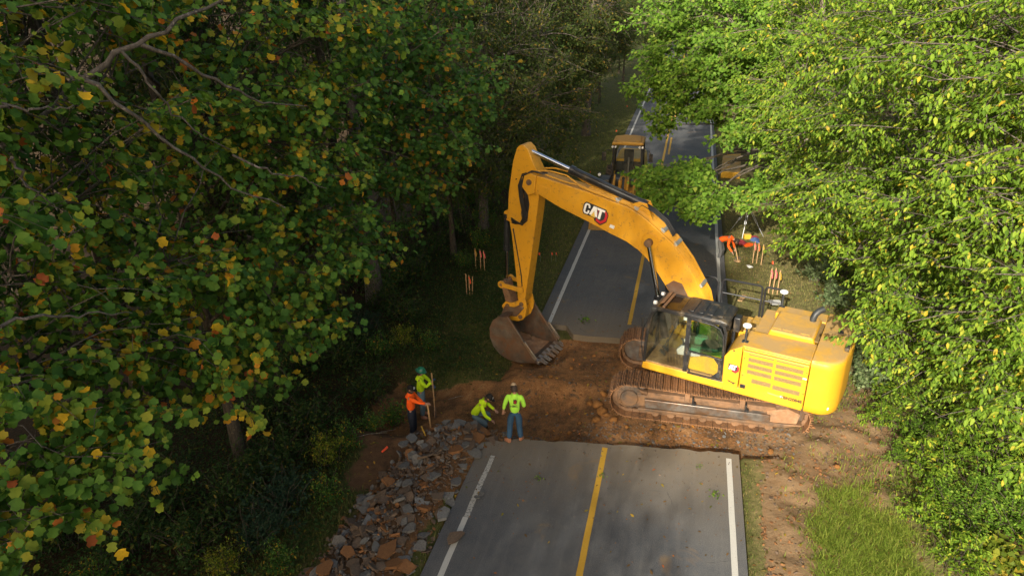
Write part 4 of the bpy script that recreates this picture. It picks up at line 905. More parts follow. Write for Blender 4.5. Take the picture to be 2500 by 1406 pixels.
def person(name, label, loc, rz, J, shirt, trousers, boots, headgear, look=(1, 0, -0.2), head_up=(0, 0, 1), gloves=None, beard=False, curl=0.6, sleeves=1.0, group='road workers'):
    """J: joints in a frame with x forward, y left, z up; the root stands on the ground under the pelvis"""
    root = empty(name, loc, rz); tag(root, label, 'person', group)
    V = {k: Vector(v) for k, v in J.items()}
    names = ['pelvis', 'waist', 'chest', 'neck', 'shoulderL', 'elbowL', 'wristL', 'shoulderR', 'elbowR', 'wristR', 'hipL', 'kneeL', 'ankleL', 'toeL', 'hipR', 'kneeR', 'ankleR', 'toeR']
    ix = {n: i for i, n in enumerate(names)}
    E = [('pelvis', 'waist'), ('waist', 'chest'), ('chest', 'neck'), ('chest', 'shoulderL'), ('shoulderL', 'elbowL'), ('elbowL', 'wristL'), ('chest', 'shoulderR'), ('shoulderR', 'elbowR'), ('elbowR', 'wristR'),
         ('pelvis', 'hipL'), ('hipL', 'kneeL'), ('kneeL', 'ankleL'), ('ankleL', 'toeL'), ('pelvis', 'hipR'), ('hipR', 'kneeR'), ('kneeR', 'ankleR'), ('ankleR', 'toeR')]
    rad = dict(pelvis=.125, waist=.132, chest=.148, neck=.058, shoulderL=.060, elbowL=.040, wristL=.030, shoulderR=.060, elbowR=.040, wristR=.030, hipL=.094, kneeL=.066, ankleL=.042, toeL=.034, hipR=.094, kneeR=.066, ankleR=.040, toeR=.034)
    hc = V['head']; brad = dict(rad); brad.update(pelvis=.055, waist=.055, chest=.085, shoulderL=.045, shoulderR=.045, elbowL=.034, elbowR=.034, hipL=.045, hipR=.045, kneeL=.045, kneeR=.045)
    pts = [V[n] for n in names]+[hc]; ed = [(ix[a], ix[b_]) for a, b_ in E]+[(ix['neck'], len(names))]
    body = skin_mesh('body', pts, ed, [brad[n] for n in names]+[.055])
    ms = [body, head_mesh(hc, look, head_up)]
    hands = []
    for s, sd in (('L', 1), ('R', -1)): hands += hand_mesh(V['wrist'+s], V['elbow'+s], curl, sd)
    if gloves is None: ms += hands
    bo = link('body', join_meshes('body', ms, M['skin']), root)
    def part(nm, sub_names, extra, inflate, mat, rootn, cut=None):
        P_ = []; r_ = []; I = {}
        for n in sub_names: I[n] = len(P_); P_.append(V[n]); r_.append(rad[n]+inflate)
        for n, (p, rr) in extra.items(): I[n] = len(P_); P_.append(p); r_.append(rr)
        ed_ = [(I[a], I[b_]) for a, b_ in cut]
        me = skin_mesh(nm, P_, ed_, r_, I[rootn]); me.materials.append(mat); me.polygons.foreach_set('use_smooth', [True]*len(me.polygons)); return link(nm, me, root)
    hem = V['pelvis'].lerp(V['waist'], -0.35)
    ex = {'hem': (hem, .148), 'collar': (V['neck'].lerp(V['chest'], 0.02), .078)}
    for s in 'LR': ex['cuff'+s] = (V['elbow'+s].lerp(V['wrist'+s], 0.92*sleeves), .042)
    sh = part('shirt', ['waist', 'chest', 'shoulderL', 'elbowL', 'shoulderR', 'elbowR'], ex, .012, M[shirt], 'chest',
         [('hem', 'waist'), ('waist', 'chest'), ('chest', 'collar'), ('chest', 'shoulderL'), ('shoulderL', 'elbowL'), ('elbowL', 'cuffL'), ('chest', 'shoulderR'), ('shoulderR', 'elbowR'), ('elbowR', 'cuffR')])
    nk = V['neck']; dn = (nk-V['chest']).normalized(); mb = MB(); mb.cyl(nk-dn*0.12, nk+dn*0.012, 0.135, 0.066, n=16, caps=False); mb.build('collar', M[shirt], sh, smooth=60)
    ex = {'waistband': (V['pelvis'].lerp(V['waist'], 0.55), .120)}
    for s in 'LR': ex['hem'+s] = (V['knee'+s].lerp(V['ankle'+s], 0.90), .074)
    part('trousers', ['pelvis', 'hipL', 'kneeL', 'hipR', 'kneeR'], ex, .018, M[trousers], 'pelvis',
         [('waistband', 'pelvis'), ('pelvis', 'hipL'), ('hipL', 'kneeL'), ('kneeL', 'hemL'), ('pelvis', 'hipR'), ('hipR', 'kneeR'), ('kneeR', 'hemR')])
    for s in 'LR':
        a, t = V['ankle'+s], V['toe'+s]; sh_ = a.lerp(V['knee'+s], 0.28); heel = a+(a-t)*0.35; heel.z = t.z
        me = skin_mesh('boot', [sh_, a, t, heel], [(0, 1), (1, 2), (1, 3)], [.055, .056, .050, .044], 1); me.materials.append(M[boots]); me.polygons.foreach_set('use_smooth', [True]*len(me.polygons)); link('boot', me, root)
    if gloves:
        for k in (0, 6): link('glove', join_meshes('glove', hands[k:k+6], M[gloves]), root)
    f = Vector(look).normalized(); u = (Vector(head_up)-f*f.dot(Vector(head_up))).normalized(); l = u.cross(f)
    HM = Matrix(((f.x, l.x, u.x, hc.x), (f.y, l.y, u.y, hc.y), (f.z, l.z, u.z, hc.z), (0, 0, 0, 1)))
    def dome(nm, mat, rx, ry, rz_, z0, z1, brim=None, par=None):
        mb = MB(); n = 18; rows = 7; vs = []; 
        for j in range(rows):
            z = z0+(z1-z0)*math.sin(math.pi/2*j/(rows-1)); k = math.sqrt(max(0.004, 1-((z-z0*0.0)/rz_)**2)) if z > 0 else 1
            vs += [HM @ Vector((rx*k*math.cos(2*math.pi*i/n), ry*k*math.sin(2*math.pi*i/n), z)) for i in range(n)]
        mb.add(vs, [(j*n+i, j*n+(i+1) % n, (j+1)*n+(i+1) % n, (j+1)*n+i) for j in range(rows-1) for i in range(n)]+[tuple(range((rows-1)*n, rows*n))])
        o = mb.build(nm, mat, root, smooth=60)
        if brim:
            mb = MB(); pts = []; m_ = 9; a0 = brim[1]
            for ring, ex_ in ((0, 0.0), (1, brim[0])):
                for i in range(m_):
                    a = -a0+2*a0*i/(m_-1); k = 1+ex_/rx*(math.cos(a*math.pi/2/a0)**0.6 if a0 < 3 else 1)
                    pts.append(HM @ Vector((rx*k*math.cos(a), ry*(k if a0 > 3 else 1)*math.sin(a), z0-0.012*ring)))
            vs2 = pts+[p+(HM.to_3x3() @ Vector((0, 0, 0.006))) for p in pts]; k = len(pts)
            fs2 = [(i, i+1, m_+i+1, m_+i) for i in range(m_-1)]+[(k+i, k+m_+i, k+m_+i+1, k+i+1) for i in range(m_-1)]+[(m_+i, m_+i+1, k+m_+i+1, k+m_+i) for i in range(m_-1)]
            mb.add(vs2, fs2); mb.build('brim', mat, o, smooth=60)
        return o
    hr = dome('hair', M['hair'], 0.104, 0.083, 0.128, -0.015, 0.127)
    mb = MB(); mb.lathe([(0.062, -0.105), (0.082, -0.06), (0.088, -0.01), (0.086, 0.03)], 14, HM @ Matrix.Translation((-0.032, 0, 0))); mb.build('hair_back', M['hair'], hr, smooth=60)
    if headgear == 'hardhat':
        h_ = dome('hard_hat', M['hat_green'], 0.130, 0.112, 0.155, 0.035, 0.154, (0.045, 3.14))
        mb = MB(); mb.tube([HM @ Vector((0.125*math.cos(a), 0, 0.04+0.118*math.sin(a))) for a in np.linspace(0.35, 2.8, 9)], 0.010, 6); mb.build('hat_ridge', M['hat_green'], h_)
    elif headgear:
        h_ = dome('cap', M[headgear], 0.112 if headgear != 'cap_tan' else 0.106, 0.090 if headgear != 'cap_tan' else 0.086, 0.140, 0.030 if headgear != 'cap_tan' else 0.060, 0.139, (0.075, 1.0))
        if headgear == 'cap_black':
            mb = MB(); mb.add([HM @ Vector(v) for v in ((0.104, 0.032, 0.055), (0.104, -0.032, 0.055), (0.075, -0.022, 0.105), (0.075, 0.022, 0.105))], [(0, 1, 2, 3)]); mb.build('cap_patch', M['white'], h_)
    if beard:
        mb = MB(); mb.lathe([(0.02, -0.135), (0.062, -0.11), (0.075, -0.06), (0.070, -0.045)], 14, HM @ Matrix.Translation((0.022, 0, 0))); mb.build('beard', M['hair'], root, smooth=60)
    mb = MB()
    for s in (1, -1): mb.box(HM @ Vector((0.094, 0.032*s, 0.005)), (0.012, 0.024, 0.010), HM.to_3x3())
    mb.box(HM @ Vector((0.096, 0, -0.066)), (0.010, 0.042, 0.008), HM.to_3x3()); mb.build('eyes_and_mouth', M['hair'], bo)
    return root, sh
STAND = dict(pelvis=(0, 0, .95), waist=(0, 0, 1.09), chest=(0, 0, 1.30), neck=(0.01, 0, 1.48), head=(0.03, 0, 1.615), shoulderL=(0, .165, 1.42), elbowL=(-.03, .24, 1.15), wristL=(.05, .25, .92), shoulderR=(0, -.165, 1.42), elbowR=(-.03, -.24, 1.15), wristR=(.05, -.25, .92),
             hipL=(0, .09, .91), kneeL=(.02, .10, .50), ankleL=(0, .11, .09), toeL=(.16, .13, .035), hipR=(0, -.09, .91), kneeR=(.02, -.10, .50), ankleR=(0, -.11, .09), toeR=(.16, -.13, .035))
def pose(**kw): d = dict(STAND); d.update(kw); return d
# standing, his back to the camera, looking down into the trench
pr, sh = person('person', 'worker in lime shirt and blue jeans standing on the pavement edge, back turned', (-3.67, 13.86, 0.0), R(96),
       pose(elbowL=(-.05, .255, 1.16), wristL=(.03, .30, .91), elbowR=(-.05, -.25, 1.16), wristR=(.19, -.14, 1.08), ankleL=(-.06, .16, .09), toeL=(.03, .30, .035), kneeL=(.02, .14, .50), ankleR=(.04, -.13, .09), toeR=(.19, -.17, .035), head=(.05, .02, 1.61)),
       'lime', 'jeans', 'boot', 'cap_tan', look=(0.80, 0.30, -0.62), head_up=(0.6, 0.2, 0.78), sleeves=0.72)
# print on the back of the shirt
fr = (Vector((-0.166, -0.01, 1.33)), Vector((0, -1, 0)), Vector((-0.06, 0, 1)).normalized(), Vector((-1, 0, 0)))
flat('shirt_emblem', [[(-0.01, 0.10), (0.02, 0.085), (0.05, 0.10), (0.075, 0.06), (0.07, -0.02), (0.02, -0.05), (-0.02, -0.02), (-0.015, 0.04)]], M['print_black'], sh, fr, 0.012)
flat('shirt_emblem', [[(0.0, 0.075), (0.03, 0.065), (0.06, 0.075), (0.03, 0.045)], [(-0.008, 0.03), (0.06, 0.055), (0.062, 0.035), (0.0, 0.005)], [(0.0, -0.005), (0.06, 0.018), (0.055, -0.012), (0.02, -0.032)]], M['red'], sh, fr, 0.014)
tm = text_mesh('NMC', 0.085, 0.0015); tm.materials.clear(); tm.materials.append(M['print_black']); o = link('shirt_lettering', tm, sh)
o.matrix_local = Matrix(((0, -0.06, -1, -0.182), (-1, 0, 0, -0.01), (0, 1, 0, 1.22), (0, 0, 0, 1)))
# crouching in the trench
zt = hz(-5.15, 15.1)
person('person', 'worker in yellow-green shirt and faded jeans crouching in the trench, pointing down', (-5.18, 15.12, zt), R(8),
       pose(pelvis=(-.02, 0, .60), waist=(.06, 0, .72), chest=(.20, 0, .92), neck=(.33, 0, 1.06), head=(.44, -.02, 1.18), shoulderL=(.24, .185, 1.01), elbowL=(.38, .24, .76), wristL=(.56, .16, .66), shoulderR=(.24, -.185, 1.01), elbowR=(.34, -.25, .74), wristR=(.52, -.24, .58),
            hipL=(0, .10, .57), kneeL=(.40, .16, .52), ankleL=(.20, .16, .09), toeL=(.36, .18, .035), hipR=(0, -.10, .57), kneeR=(.36, -.18, .40), ankleR=(-.02, -.14, .10), toeR=(.12, -.16, .035)),
       'hiyellow', 'jeans_light', 'boot_dark', 'cap_black', look=(0.85, -0.25, -0.55), beard=True, curl=0.9)
# orange shirt, arm held out
zt = hz(-6.85, 14.6)
person('person', 'bearded worker in orange shirt and black cap holding a grade stake in the trench', (-6.86, 14.62, zt), R(6),
       pose(shoulderR=(.04, -.185, 1.42), elbowR=(.26, -.20, 1.32), wristR=(.50, -.14, 1.26), elbowL=(.12, .26, 1.16), wristL=(.32, .14, 1.08), head=(.05, -.01, 1.61)),
       'hiorange', 'navy', 'boot_dark', 'cap_black', look=(0.95, -0.15, -0.25), beard=True, curl=1.2)
mb = MB(); mb.box((0, 0, 0.62), (0.045, 0.022, 1.24)); o = mb.build('grade_stake', M['wood']); o.location = (-6.30, 14.60, zt+0.02); o.rotation_euler = (0.03, -0.03, 0.2); tag(o, 'pale wooden grade stake held upright by the orange-shirted worker', 'stake')
# hard hat
zt = hz(-7.02, 15.75)
person('person', 'worker in green hard hat and yellow-green shirt holding a shovel at the trench end', (-7.02, 15.75, zt), R(15),
       pose(shoulderR=(.03, -.185, 1.42), elbowR=(.20, -.24, 1.22), wristR=(.36, -.12, 1.33), shoulderL=(.03, .185, 1.42), elbowL=(.22, .22, 1.18), wristL=(.36, .02, 1.12), head=(.05, 0, 1.605)),
       'hiyellow', 'jeans_light', 'boot', 'hardhat', look=(0.9, -0.1, -0.3), gloves='glove', curl=1.2)
sv = empty('shovel', (-6.61, 15.70, zt+0.02), R(10)); tag(sv, 'square-bladed shovel with wooden handle held by the hard-hatted worker', 'shovel')
mb = MB(); mb.tube([(0, 0, 0.30), (0.005, 0, 1.0), (0, 0, 1.62)], 0.019, 8); mb.build('handle', M['wood'], sv)
mb = MB(); mb.prism([(-0.012, 0.02), (0.012, 0.02), (0.02, 0.30), (0.008, 0.36), (-0.008, 0.36), (-0.004, 0.30)], -0.115, 0.115); mb.cyl((0, 0, 0.28), (0, 0, 0.46), 0.026, n=10); mb.build('blade', M['mudlight'], sv, bevel=0.005)
# the surveyor on the right verge
person('person', 'worker in orange shirt bent over on the right verge beside the tripod', (1.72, 27.75, hz(1.72, 27.75)), R(-14),
       pose(pelvis=(-.10, 0, .92), waist=(.02, 0, 1.02), chest=(.24, 0, 1.08), neck=(.44, 0, 1.05), head=(.58, 0, .98), shoulderL=(.32, .185, 1.09), elbowL=(.42, .22, .80), wristL=(.52, .16, .58), shoulderR=(.32, -.185, 1.09), elbowR=(.30, -.26, .82), wristR=(.50, -.24, .56),
            hipL=(-.09, .10, .88), kneeL=(.05, .12, .50), ankleL=(-.02, .13, .09), toeL=(.14, .14, .035), hipR=(-.09, -.10, .88), kneeR=(.03, -.12, .50), ankleR=(-.04, -.13, .09), toeR=(.12, -.14, .035)),
       'hiorange', 'greytr', 'boot_dark', None, look=(0.7, 0, -0.7), head_up=(0.7, 0, 0.7), curl=1.0)
mb = MB(); mb.tube([(0, 0, 0), (-0.18, 0.10, 0.62)], 0.022, 8); mb.box((0, 0, 0.05), (0.10, 0.06, 0.10)); o = mb.build('hand_hammer', M['wood']); o.location = (2.42, 27.35, hz(2.42, 27.35)); tag(o, 'small hammer in the hands of the bent-over worker', 'hammer')

bpy.data.scenes.remove(TMPS)
# ------------------------------------------------------------------ survey gear, stakes and flags
def stake(px, py, h, label, tape=None, lean=0.0, group='lath stakes'):
    p = G(px, py, -0.05 if px > 1500 else -0.45); z = hz(p[0], p[1])
    r_ = empty('lath_stake', (p[0], p[1], z), rnd.uniform(-.4, .4)); r_.rotation_euler = (rnd.uniform(-.03, .03), lean, rnd.uniform(-.4, .4)); tag(r_, label, 'stake', group)
    mb = MB(); mb.box((0, 0, h/2), (0.038, 0.014, h)); mb.build('lath', M['wood'], r_, smooth=None)
    if tape:
        mb = MB(); mb.box((0, 0, h*0.88), (0.050, 0.020, 0.06))
        mb.add([(0.02, 0.012, h*0.88), (0.05, 0.02, h*0.82), (0.065, 0.03, h*0.62), (0.035, 0.02, h*0.58), (0.025, 0.014, h*0.68)], [(0, 1, 2, 3, 4)]); mb.build('flagging', M[tape], r_, smooth=None)
stake(1162, 655, .95, 'leftmost stake of the upper trio on the left verge', 'line_yellow'); stake(1174, 660, .95, 'middle stake of the upper trio on the left verge', 'pink'); stake(1183, 662, .95, 'rightmost stake of the upper trio on the left verge', 'pink')
stake(1140, 722, .95, 'leftmost stake of the lower trio on the left verge'); stake(1147, 724, .92, 'middle stake of the lower trio on the left verge, red tape', 'flag'); stake(1153, 722, .85, 'rightmost stake of the lower trio on the left verge', None, 0.06)
stake(1837, 643, .95, 'left of three sunlit stakes below the tripod', 'pink'); stake(1846.5, 644, .92, 'middle of three sunlit stakes below the tripod', 'flag'); stake(1857.7, 648, .90, 'right of three sunlit stakes below the tripod', 'line_yellow')
stake(1876, 716, 1.0, 'left stake of the trio behind the excavator handrail', 'pink'); stake(1886, 718, 1.05, 'middle stake of the trio behind the excavator handrail', 'pink'); stake(1897, 720, 1.0, 'right stake of the trio behind the excavator handrail', 'line_yellow')
def pinflag(px, py, label, zz):
    p = G(px, py, zz); z = hz(p[0], p[1]); r_ = empty('marker_flag', (p[0], p[1], z), rnd.uniform(0, 3)); tag(r_, label, 'flag', 'small marker flags')
    mb = MB(); mb.cyl((0, 0, 0), (0, 0, 0.42), 0.003, n=5); mb.build('wire', M['zinc'], r_)
    mb = MB(); mb.add([(0, 0, 0.42), (0, 0, 0.30), (0.07, 0.02, 0.31), (0.13, -0.01, 0.29), (0.12, 0.0, 0.40), (0.06, 0.02, 0.43)], [(0, 1, 2, 5), (5, 2, 3, 4)]); mb.build('cloth', M['flag'], r_)
for a in ((1319, 640, 'leftmost of three small orange flags on the left verge', -.15), (1346, 642, 'middle of three small orange flags on the left verge', -.1), (1357, 643, 'rightmost of three small orange flags on the left verge', -.1), (1506, 330, 'tiny orange flag on the verge above the loader', 0), (1530, 268, 'topmost tiny orange flag on the far verge', 0), (1440, 430, 'tiny orange flag left of the loader', 0), (1886, 660, 'orange flag lying near the sunlit stakes', 0)): pinflag(*a)
tp = G(1812, 578, 0); tz = hz(tp[0], tp[1]); apex = Vector((tp[0]+0.16, tp[1]+0.35, tz+1.35))
tr = empty('survey_tripod', (tp[0], tp[1], tz)); tag(tr, 'grey survey tripod with splayed legs on the right verge', 'tripod')
for q in (G(1783, 560, 0), G(1812, 580, 0), G(1864, 575, 0)):
    f_ = Vector((q[0], q[1], hz(q[0], q[1]))); b_ = Vector(tr.location); mid = apex.lerp(f_, 0.55)
    mb = MB(); mb.tube([apex-b_+Vector((0.03, 0, 0)), mid-b_+Vector((0.03, 0, 0))], 0.016, 6); mb.tube([apex-b_-Vector((0.03, 0, 0)), mid-b_-Vector((0.03, 0, 0))], 0.016, 6); lg = mb.build('leg', M['alu'], tr)
    mb = MB(); mb.tube([mid-b_, f_-b_], [0.020, 0.014], 6); mb.build('lower_leg', M['alu'], lg)
mb = MB(); mb.cyl(apex-Vector(tr.location), apex-Vector(tr.location)+Vector((0, 0, 0.05)), 0.085, n=16); mb.build('head_plate', M['black'], tr)
def lump(name, px, py, size, mat, label, cat, z0=0, seed=1, sub=None):
    """a slumped bag or sheet: a squashed, folded dome"""
    p = G(px, py, z0); g = random.Random(seed); n, k = 14, 6; vs = []
    for j in range(k+1):
        ph = (math.pi/2)*j/k
        for i in range(n):
            th = 2*math.pi*i/n; w_ = 1+0.30*math.sin(3*th+seed)*0.5+g.uniform(-.12, .12)
            vs.append((size[0]*math.cos(ph)*math.cos(th)*w_, size[1]*math.cos(ph)*math.sin(th)*w_, size[2]*math.sin(ph)*(1+g.uniform(-.2, .2))))
    mb = MB(); mb.add(vs, [(j*n+i, j*n+(i+1) % n, (j+1)*n+(i+1) % n, (j+1)*n+i) for j in range(k) for i in range(n)])
    o = mb.build(name, M[mat], None, smooth=50); o.location = (p[0], p[1], hz(p[0], p[1])-0.01); o.rotation_euler = (0, 0, g.uniform(0, 3)); tag(o, label, cat); return o
lump('tool_bag', 1808, 592, (.32, .20, .16), 'red_bag', 'dark red bag lying beside the bent worker', 'bag', seed=2)
lump('safety_vest', 1826, 596, (.26, .18, .10), 'hiorange', 'orange vest dropped below the tripod', 'vest', seed=3)
lump('cloth_bundle', 1844, 584, (.30, .20, .12), 'blue_tarp', 'blue bundle on the grass right of the tripod foot', 'bundle', seed=4)
lump('jacket', 1838, 578, (.28, .16, .10), 'red_bag', 'red jacket heaped behind the blue bundle', 'jacket', seed=5)
mb = MB(); mb.box((0, 0, 0.11), (0.30, 0.20, 0.22)); o = mb.build('instrument_case', M['yellow_dull'], None, bevel=0.02); p = G(1824, 580, 0); o.location = (p[0], p[1], hz(p[0], p[1])); o.rotation_euler = (0, 0, .3); tag(o, 'small yellow instrument case under the tripod', 'case')
mb = MB(); mb.box((0, 0, 0.02), (0.42, 0.30, 0.03), (0.1, 0.06, 0.3)); o = mb.build('board', M['grey_plastic']); p = G(1893, 738, 0); o.location = (p[0], p[1], hz(p[0], p[1])+.02); tag(o, 'grey board lying on the grass behind the handrail', 'board')
mb = MB(); mb.box((0, 0, 0.02), (0.16, 0.55, 0.03), (0, 0, -0.35)); o = mb.build('plank', M['wood']); p = G(1812, 727, 0); o.location = (p[0], p[1], hz(p[0], p[1])+.01); tag(o, 'short pale plank lying behind the excavator cab', 'plank')
for (px, py, lb) in ((1800, 636, 'tan flat stone at the hammering spot'), (1802, 628, 'pinkish flat stone at the hammering spot'), (1830, 648, 'pale litter beside the sunlit stakes')): lump('flat_stone', px, py, (.16, .11, .05), 'mudlight' if 'tan' in lb else 'pink' if False else 'paper' if 'litter' in lb else 'bucket', lb, 'stone', seed=int(px))

# ------------------------------------------------------------------ the wheel loader on the far road
LD = empty('wheel_loader', (-2.82, 34.2, 0.0), 0); tag(LD, 'yellow wheel loader with black cab facing the camera on the far road', 'loader')
# local frame: -y is forward (towards the camera)
mb = MB(); mb.prism([(-0.75, 0.75), (0.75, 0.75), (0.75, 1.25), (-0.75, 1.25)], -2.4, 3.2); mb.build('frame', M['yellow_old'], LD, bevel=0.03)
mb = MB(); mb.prism([(-0.80, 1.25), (0.80, 1.25), (0.72, 2.05), (0.55, 2.15), (-0.55, 2.15), (-0.72, 2.05)], 0.85, 3.2); mb.build('engine_cover', M['yellow_dull'], LD, bevel=0.05)
cb = MB(); zb, zt2, yf, yb = 1.55, 3.22, -0.72, 0.72
for (x, y) in ((-0.70, yf+0.12), (0.70, yf+0.12), (-0.72, yb), (0.72, yb)): bar(cb, [(x, y-(0.10 if y < 0 else 0), zb), (x*0.97, y, zt2)], 0.09, 0.09)
bar(cb, [(-0.70, yf, zb), (0.70, yf, zb)], 0.1, 0.12); bar(cb, [(-0.68, yf+0.12, zt2), (0.68, yf+0.12, zt2)], 0.1, 0.1); bar(cb, [(0.0, yf-0.01, zb), (0.0, yf+0.10, 2.2)], 0.02, 0.02)
lc = cb.build('cab', M['black'], LD, bevel=0.02)
mb = MB(); mb.prism([(-0.78, 3.20), (0.78, 3.20), (0.75, 3.32), (0.30, 3.38), (-0.30, 3.38), (-0.75, 3.32)], yf-0.08, yb+0.12); rf = mb.build('roof', M['yellow_old'], lc, bevel=0.05)
for x in (-0.45, 0.0, 0.45):
    mb = MB(); mb.box((x, 0.0, 3.375), (0.28, 1.2, 0.03)); mb.build('roof_rib', M['yellow_old'], rf, bevel=0.01)
mb = MB(); mb.b(-0.66, 0.66, yb-0.06, yb-0.02, zb, zb+0.5); mb.b(-0.66, 0.66, yf+0.1, yb-0.06, zb, zb+0.05); mb.box((0, 0.15, zb+0.35), (0.5, 0.5, 0.5)); mb.box((0, 0.38, zb+0.85), (0.48, 0.14, 0.7)); mb.box((0.05, -0.35, zb+0.55), (0.12, 0.12, 0.8), (-0.3, 0, 0)); mb.build('cab_interior', M['dark_plastic'], lc, bevel=0.03)
mb = MB(); mb.add([(-0.66, yf+0.0, zb+0.06), (0.66, yf+0.0, zb+0.06), (0.64, yf+0.10, zt2-0.05), (-0.64, yf+0.10, zt2-0.05)], [(0, 1, 2, 3)]); mb.build('windscreen', M['glass'], lc)
for s in (-1, 1):
    mb = MB(); mb.add([(s*0.70, yf+0.05, zb+0.06), (s*0.72, yb-0.05, zb+0.06), (s*0.70, yb-0.05, zt2-0.05), (s*0.68, yf+0.12, zt2-0.05)], [(0, 1, 2, 3)]); mb.build('side_window', M['glass_dark'], lc)
    for dx in (0.0, 0.14):
        mb = MB(); mb.cyl((s*(0.72-dx), yf-0.02, 3.13), (s*(0.72-dx), yf-0.09, 3.12), 0.05, n=12); mb.build('work_light', M['lamp'], lc)
    mb = MB(); mb.tube([(s*0.74, yf+0.1, 2.9), (s*1.05, yf, 2.95), (s*1.12, yf, 2.8)], 0.02, 6); mb.box((s*1.14, yf, 2.62), (0.20, 0.08, 0.40)); mb.build('mirror', M['black'], lc, bevel=0.03)
    mb = MB(); mb.prism([(s*0.72, 1.35), (s*1.28, 1.35), (s*1.28, 1.68), (s*1.20, 1.76), (s*0.72, 1.76)], -1.9, -1.0); mb.build('fender', M['black'], LD, bevel=0.03)
    mb = MB(); mb.tube([(s*1.18, -1.75, 1.70), (s*1.20, -1.75, 2.05)], 0.02, 6); mb.box((s*1.20, -1.78, 2.0), (0.16, 0.08, 0.2)); hl = mb.build('headlight_bracket', M['black'], LD)
    mb = MB(); mb.cyl((s*1.20, -1.82, 2.0), (s*1.20, -1.87, 2.0), 0.075, n=14); mb.build('headlight', M['lamp'], hl)
    mb = MB(); mb.prism([(-1.35, 1.9), (-1.55, 1.75), (-2.2, 1.55), (-3.0, 0.85), (-3.35, 0.35), (-3.15, 0.28), (-2.75, 0.7), (-2.1, 1.2), (-1.4, 1.55)], s*0.50-0.05, s*0.50+0.05)
    mb.v = [(v[1], v[0], v[2]) for v in mb.v]; mb.f = [f_[::-1] for f_ in mb.f]; mb.build('lift_arm', M['yellow_old'], LD, bevel=0.02)
    mb = MB(); mb.cyl((s*0.32, -1.2, 1.05), (s*0.40, -2.1, 1.25), 0.07, n=12); lcy = mb.build('lift_cylinder', M['yellow_worn'], LD)
    mb = MB(); mb.cyl((s*0.40, -2.1, 1.25), (s*0.44, -2.6, 1.0), 0.04, n=10); mb.build('rod', M['chrome'], lcy)
    for y in (-1.45, 1.75):
        W_ = empty('wheel', (s*0.98, y, 0.74)); W_.parent = LD
        T_ = MB(); MM = Matrix.Rotation(math.pi/2, 4, 'Y'); T_.lathe([(0.40, -0.26), (0.62, -0.29), (0.72, -0.25), (0.75, -0.12), (0.75, 0.12), (0.72, 0.25), (0.62, 0.29), (0.40, 0.26)], 28, MM)
        for k in range(22):
            a = 2*math.pi*k/22
            for sd in (-1, 1): T_.box(Matrix.Rotation(math.pi/2, 4, 'Y') @ Matrix.Rotation(a, 4, 'Z') @ Vector((0.755, 0, sd*0.13)), (0.24, 0.07, 0.05), (Matrix.Rotation(math.pi/2, 4, 'Y') @ Matrix.Rotation(a+sd*0.0, 4, 'Z') @ Matrix.Rotation(math.pi/2, 4, 'Y') @ Matrix.Rotation(sd*0.45, 4, 'Z')).to_3x3())
        T_.build('tyre', M['tyre'], W_)
        mb = MB(); mb.lathe([(0.40, -0.20), (0.38, 0.10), (0.22, 0.14), (0.20, 0.24), (0.02, 0.26)], 24, Matrix.Rotation(s*math.pi/2, 4, 'Y')); mb.build('rim', M['yellow_dull'], W_)
mb = MB(); mb.prism([(-0.70, 1.25), (0.70, 1.25), (0.62, 1.62), (-0.62, 1.62)], -1.25, -0.74); mb.build('front_cowl', M['black'], LD, bevel=0.06)
mb = MB(); mb.box((0.0, -1.6, 1.55), (0.5, 0.9, 0.5)); mb.prism([(-0.12, 1.2), (0.12, 1.2), (0.10, 2.15), (-0.10, 2.15)], -2.15, -1.95); mb.build('loader_tower', M['yellow_old'], LD, bevel=0.03)
mb = MB(); mb.cyl((0, -1.4, 2.0), (0, -2.2, 1.95), 0.08, n=12); mb.cyl((0, -2.2, 1.95), (0, -2.9, 1.0), 0.06, n=10); mb.build('tilt_cylinder', M['cyl'], LD)
mb = MB(); mb.prism([(-3.15, 0.85), (-3.25, 0.15), (-3.6, 0.02), (-4.25, 0.02), (-4.25, 0.05), (-3.65, 0.08), (-3.36, 0.2), (-3.24, 0.85)], -1.32, 1.32); mb.v = [(v[1], v[0], v[2]) for v in mb.v]; mb.f = [f_[::-1] for f_ in mb.f]
lb_ = mb.build('loader_bucket', M['yellow_old'], LD, bevel=0.01)
for s in (-1, 1):
    mb = MB(); mb.prism([(-3.15, 0.85), (-3.25, 0.15), (-3.6, 0.03), (-4.2, 0.03), (-3.5, 0.75)], s*1.32, s*1.35); mb.v = [(v[1], v[0], v[2]) for v in mb.v]; mb.f = [f_[::-1] for f_ in mb.f]; mb.build('bucket_side', M['yellow_worn'], lb_)
mb = MB()
for k in range(4): mb.b(0.80, 1.18, -0.55, -0.15, 0.45+0.3*k, 0.49+0.3*k)
mb.build('steps', M['black'], LD)
# yellow steel trench panel on the far right verge
TB = empty('trench_panel', (2.66, 42.6, hz(2.66, 42.6)), R(-3)); tag(TB, 'long yellow steel trench panel lying on the right verge under the trees', 'panel')
mb = MB(); mb.box((0, 0, 0.20), (1.05, 5.2, 0.36)); mb.build('panel_body', M['yellow'], TB, bevel=0.02)
for x in (-0.50, 0.50):
    mb = MB(); mb.box((x, 0, 0.40), (0.06, 5.2, 0.05)); mb.build('edge_rail', M['yellow'], TB, bevel=0.01)
for k in range(6):
    mb = MB(); mb.box((0, -2.55+k*1.02, 0.386), (0.92, 0.05, 0.03)); mb.build('cross_rib', M['yellow'], TB, bevel=0.006)
